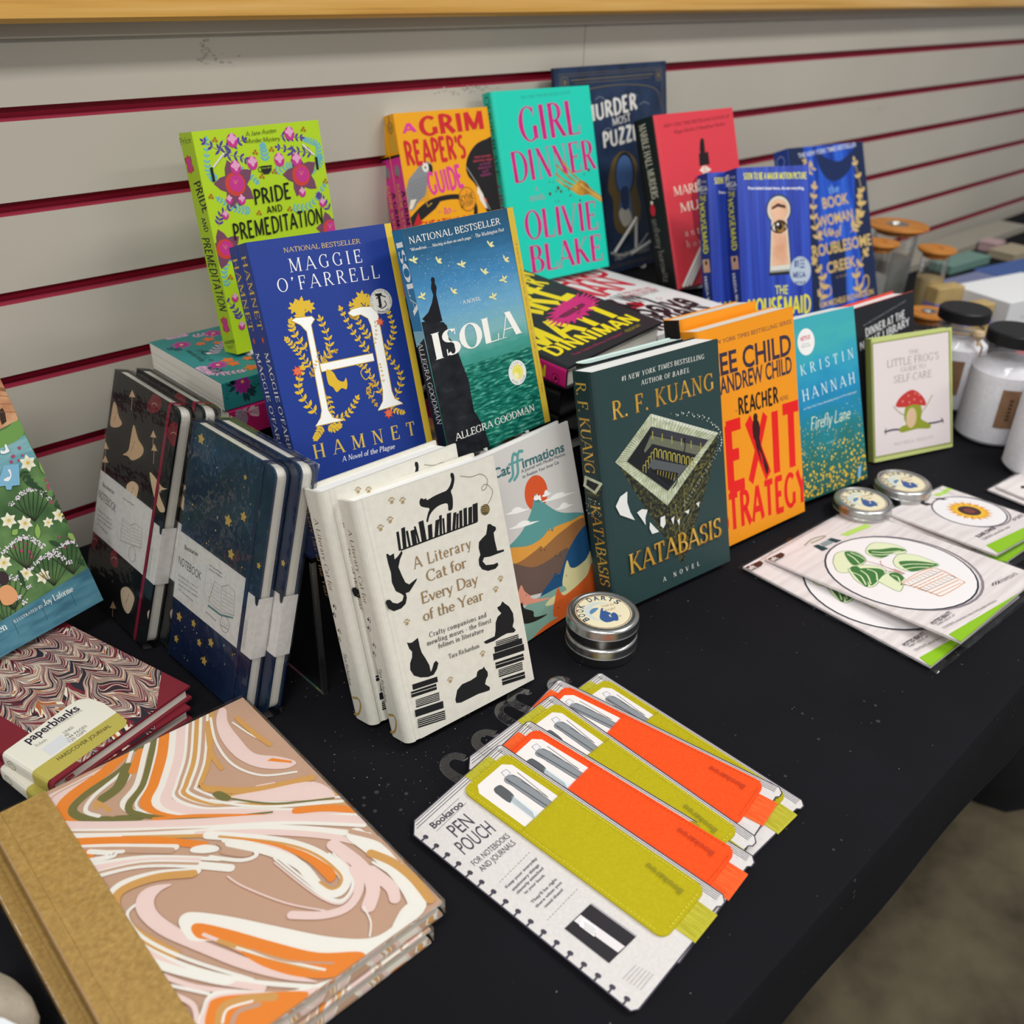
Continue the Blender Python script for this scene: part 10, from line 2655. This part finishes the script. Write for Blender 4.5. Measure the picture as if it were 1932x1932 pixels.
def candle(x, y, z, rl, label, wax, hole=True, rb=None, fill=.62):
    t = thing('candle', label, 'candle', loc=(x, y, 0), group='candles with wooden lids'); rb = rb or rl * .72; top = z - .012
    g = MB(); g.lathe([(0, 0), (rb * .9, 0), (rb * .94, .003), (rb, top)], tumbler, 40); g.build('glass_tumbler', t, True)
    w = MB(); w.lathe([(0, .004), (rb * .89, .004), (rb * .93 + (rb * .06) * fill, top * fill), (0, top * fill)], noisy('wax_' + wax.strip('#'), [(.3, wax), (.7, wax)], nscale=20, rough=.5), 40); w.build('wax', t, True)
    l = MB(); prof = [(0, top - .004), (rb * .9, top - .004), (rb * .9, top + .001), (rb * 1.02, top + .002), (rl * .93, z - .006), (rl, z - .003), (rl - .001, z), (rl * .3, z), (rl * .3, z - .002), (0, z - .002)]; l.lathe(prof, wood_lid, 44); l.build('wooden_lid', t, True)
    if hole: k = MB(); k.lathe([(rl * .36, z - .0005), (rl * .36, z + .0012), (rl * .27, z + .0014), (rl * .25, z - .001), (0, z - .001)], tin_metal, 32); k.build('metal_inset', t, True)
candle(1.772, .785, .140, .056, 'largest candle, pale grey with a wide wooden lid, by the wall', '#b6b8b4', True, .040)
candle(1.742, .690, .120, .0335, 'small candle with cream wax and a plain wooden lid, right of the largest one', '#d2bd8c', False)
candle(1.500, .583, .080, .033, 'low candle whose wooden lid has a metal inset, behind the black jar lids', '#cfc6b4', True)
candle(1.640, .748, .136, .031, 'small candle with a plain wooden lid, half hidden behind the blue satin paperback', '#b6b8b4', False)
for x, y, lab in ((1.735, .655, 'kraft-wrapped soap bar with a lilac ribbon, left of its twin'), (1.672, .575, 'kraft-wrapped soap bar with a lilac ribbon, beside the white box')):
    t = thing('soap_bar', lab, 'soap', loc=(x, y, 0), rotz=-.35, group='kraft-wrapped soap bars'); sk = noisy('soap_wrap', [(.3, '#b09560'), (.7, '#c4aa74')], nscale=40, rough=.7)
    mb = MB(); mb.box((-.032, -.014, 0), (.032, .014, .062), sk); mb.build('wrapper', t, bevel=.003)
    mb = MB(); mb.box((-.0324, -.0144, .026), (.0324, .0144, .034), M('#8a7ab0', .5)); mb.build('ribbon', t)
t = thing('carton', 'plain white carton beyond the kraft-wrapped soap bars', 'box', loc=(1.845, .56, 0), rotz=-.25)
mb = MB(); mb.box((-.10, -.045, 0), (.10, .075, .055), M('#e9eaec', .5)); Print(mb, (0, -.045, 0), (1, 0, 0), (0, 0, 1)).draw([('t', '#9aa4c0', 'handmade', 'sans', -60, 22, 20, 22, 7)]); mb.build('carton_body', t, bevel=.001)
mb = MB(); mb.box((-.10, -.0455, .054), (.10, .075, .0556), M('#f2f3f4', .5)); mb.build('carton_lid', t, bevel=.0008)
R = random.Random(21)
for x, y, w, d, h, c, rz, lab in ((1.60, .44, .16, .07, .012, '#a8323f', .1, 'flat dark red packet lying in front of the white carton'), (1.50, .37, .14, .10, .010, '#d8cfd4', .05, 'flat pale pink packet behind the black-lidded jars'), (1.56, .335, .16, .08, .022, '#e2e2ea', -.1, 'flat white packet at the right edge behind the jars'),
                              (2.02, .705, .24, .06, .012, '#7a80a4', -.15, 'grey-blue folder lying behind the wooden-lidded candles'), (2.15, .66, .18, .12, .014, '#41609f', -.2, 'bright blue folder lying beyond the white carton'), (2.12, .785, .16, .05, .018, '#6d8f86', -.1, 'grey-green packet lying left of the bright blue folder at the far right'), (2.30, .745, .10, .06, .018, '#a89c84', -.1, 'tan packet lying beyond the bright blue folder'), (2.27, .86, .62, .07, .016, '#9c968a', -.02, 'long pale grey packet lying against the wall at the far right'), (2.32, .80, .05, .04, .022, '#b79a9c', 0, 'small dusty pink packet near the wall at the far right')):
    t = thing('packet' if h < .03 else 'storage_box', lab, 'packet' if h < .03 else 'box', loc=(x, y, 0), rotz=rz); mb = MB(); mb.box((-w / 2, -d / 2, 0), (w / 2, d / 2, h * .8), M(c, .5)); mb.build('body', t, bevel=.0015)
    mb = MB(); mb.box((-w / 2 - .0008, -d / 2 - .0008, h * .8), (w / 2 + .0008, d / 2 + .0008, h), M(c, .45)); mb.build('cover', t, bevel=.001)

# ------------------------------------------------------------------ near-left corner and the floor
t = thing('knitted_pouch', 'soft beige knitted pouch with a white tag in the near left corner', 'pouch', loc=(.008, .395, 0)); mb = MB(); km = noisy('beige_knit', [(.3, '#a89c8a'), (.7, '#bcb09e')], nscale=60, rough=.9, bump=.5, bscale=400)
for cx, cy, cz, rx, ry, rz in ((-.004, .020, .022, .039, .042, .022), (-.002, -.034, .019, .038, .040, .020), (-.05, -.02, .024, .05, .06, .026)):
    n, q = 24, 12; vs = []; fs = []
    for i in range(q + 1):
        ph = PI * i / q
        for k in range(n):
            th = 2 * PI * k / n; rr = 1 + .07 * math.sin(3 * th + cx * 90) + .05 * math.sin(5 * th + 2 * ph); vs.append((cx + rx * rr * math.sin(ph) * math.cos(th), cy + ry * rr * math.sin(ph) * math.sin(th), max(.0008, cz + rz * math.cos(ph) * rr)))
    for i in range(q):
        for k in range(n): fs.append((i * n + k, (i + 1) * n + k, (i + 1) * n + (k + 1) % n, i * n + (k + 1) % n))
    mb.add(vs, fs, km)
mb.build('pouch_body', t, True)
mb = MB(); mb.prism([(.0008, -.0203), (.0205, -.0263), (.0263, -.018), (.0171, .0027), (.0085, .0140), (-.02, .021)], .0455, .0462, M('#e8ecee', .5)); mb.build('paper_tag', t)
t = thing('fabric_bag', 'black fabric bag slumped on the floor under the table', 'bag', loc=(1.70, .36, -TZ)); mb = MB(); bm = noisy('bag_black', [(.3, '#0a0a0b'), (.7, '#131315')], nscale=12, rough=.9)
n, q = 28, 12; vs = []; fs = []
for i in range(q + 1):
    ph = PI / 2 * i / q
    for k in range(n):
        th = 2 * PI * k / n; rr = 1 + .05 * math.sin(3 * th + 2) + .04 * math.sin(7 * th + 3 * ph); vs.append((.26 * rr * math.cos(ph) ** .6 * math.cos(th), .2 * rr * math.cos(ph) ** .6 * math.sin(th), .30 * math.sin(ph)))
for i in range(q):
    for k in range(n): fs.append((i * n + k, i * n + (k + 1) % n, (i + 1) * n + (k + 1) % n, (i + 1) * n + k))
mb.add(vs, fs, bm); mb.build('bag_body', t, True)
mb = MB(); mb.tube([(-.1, 0, .27), (-.09, 0, .36), (0, 0, .40), (.09, 0, .36), (.1, 0, .27)], .012, bm, 8); mb.build('handle', t, True)
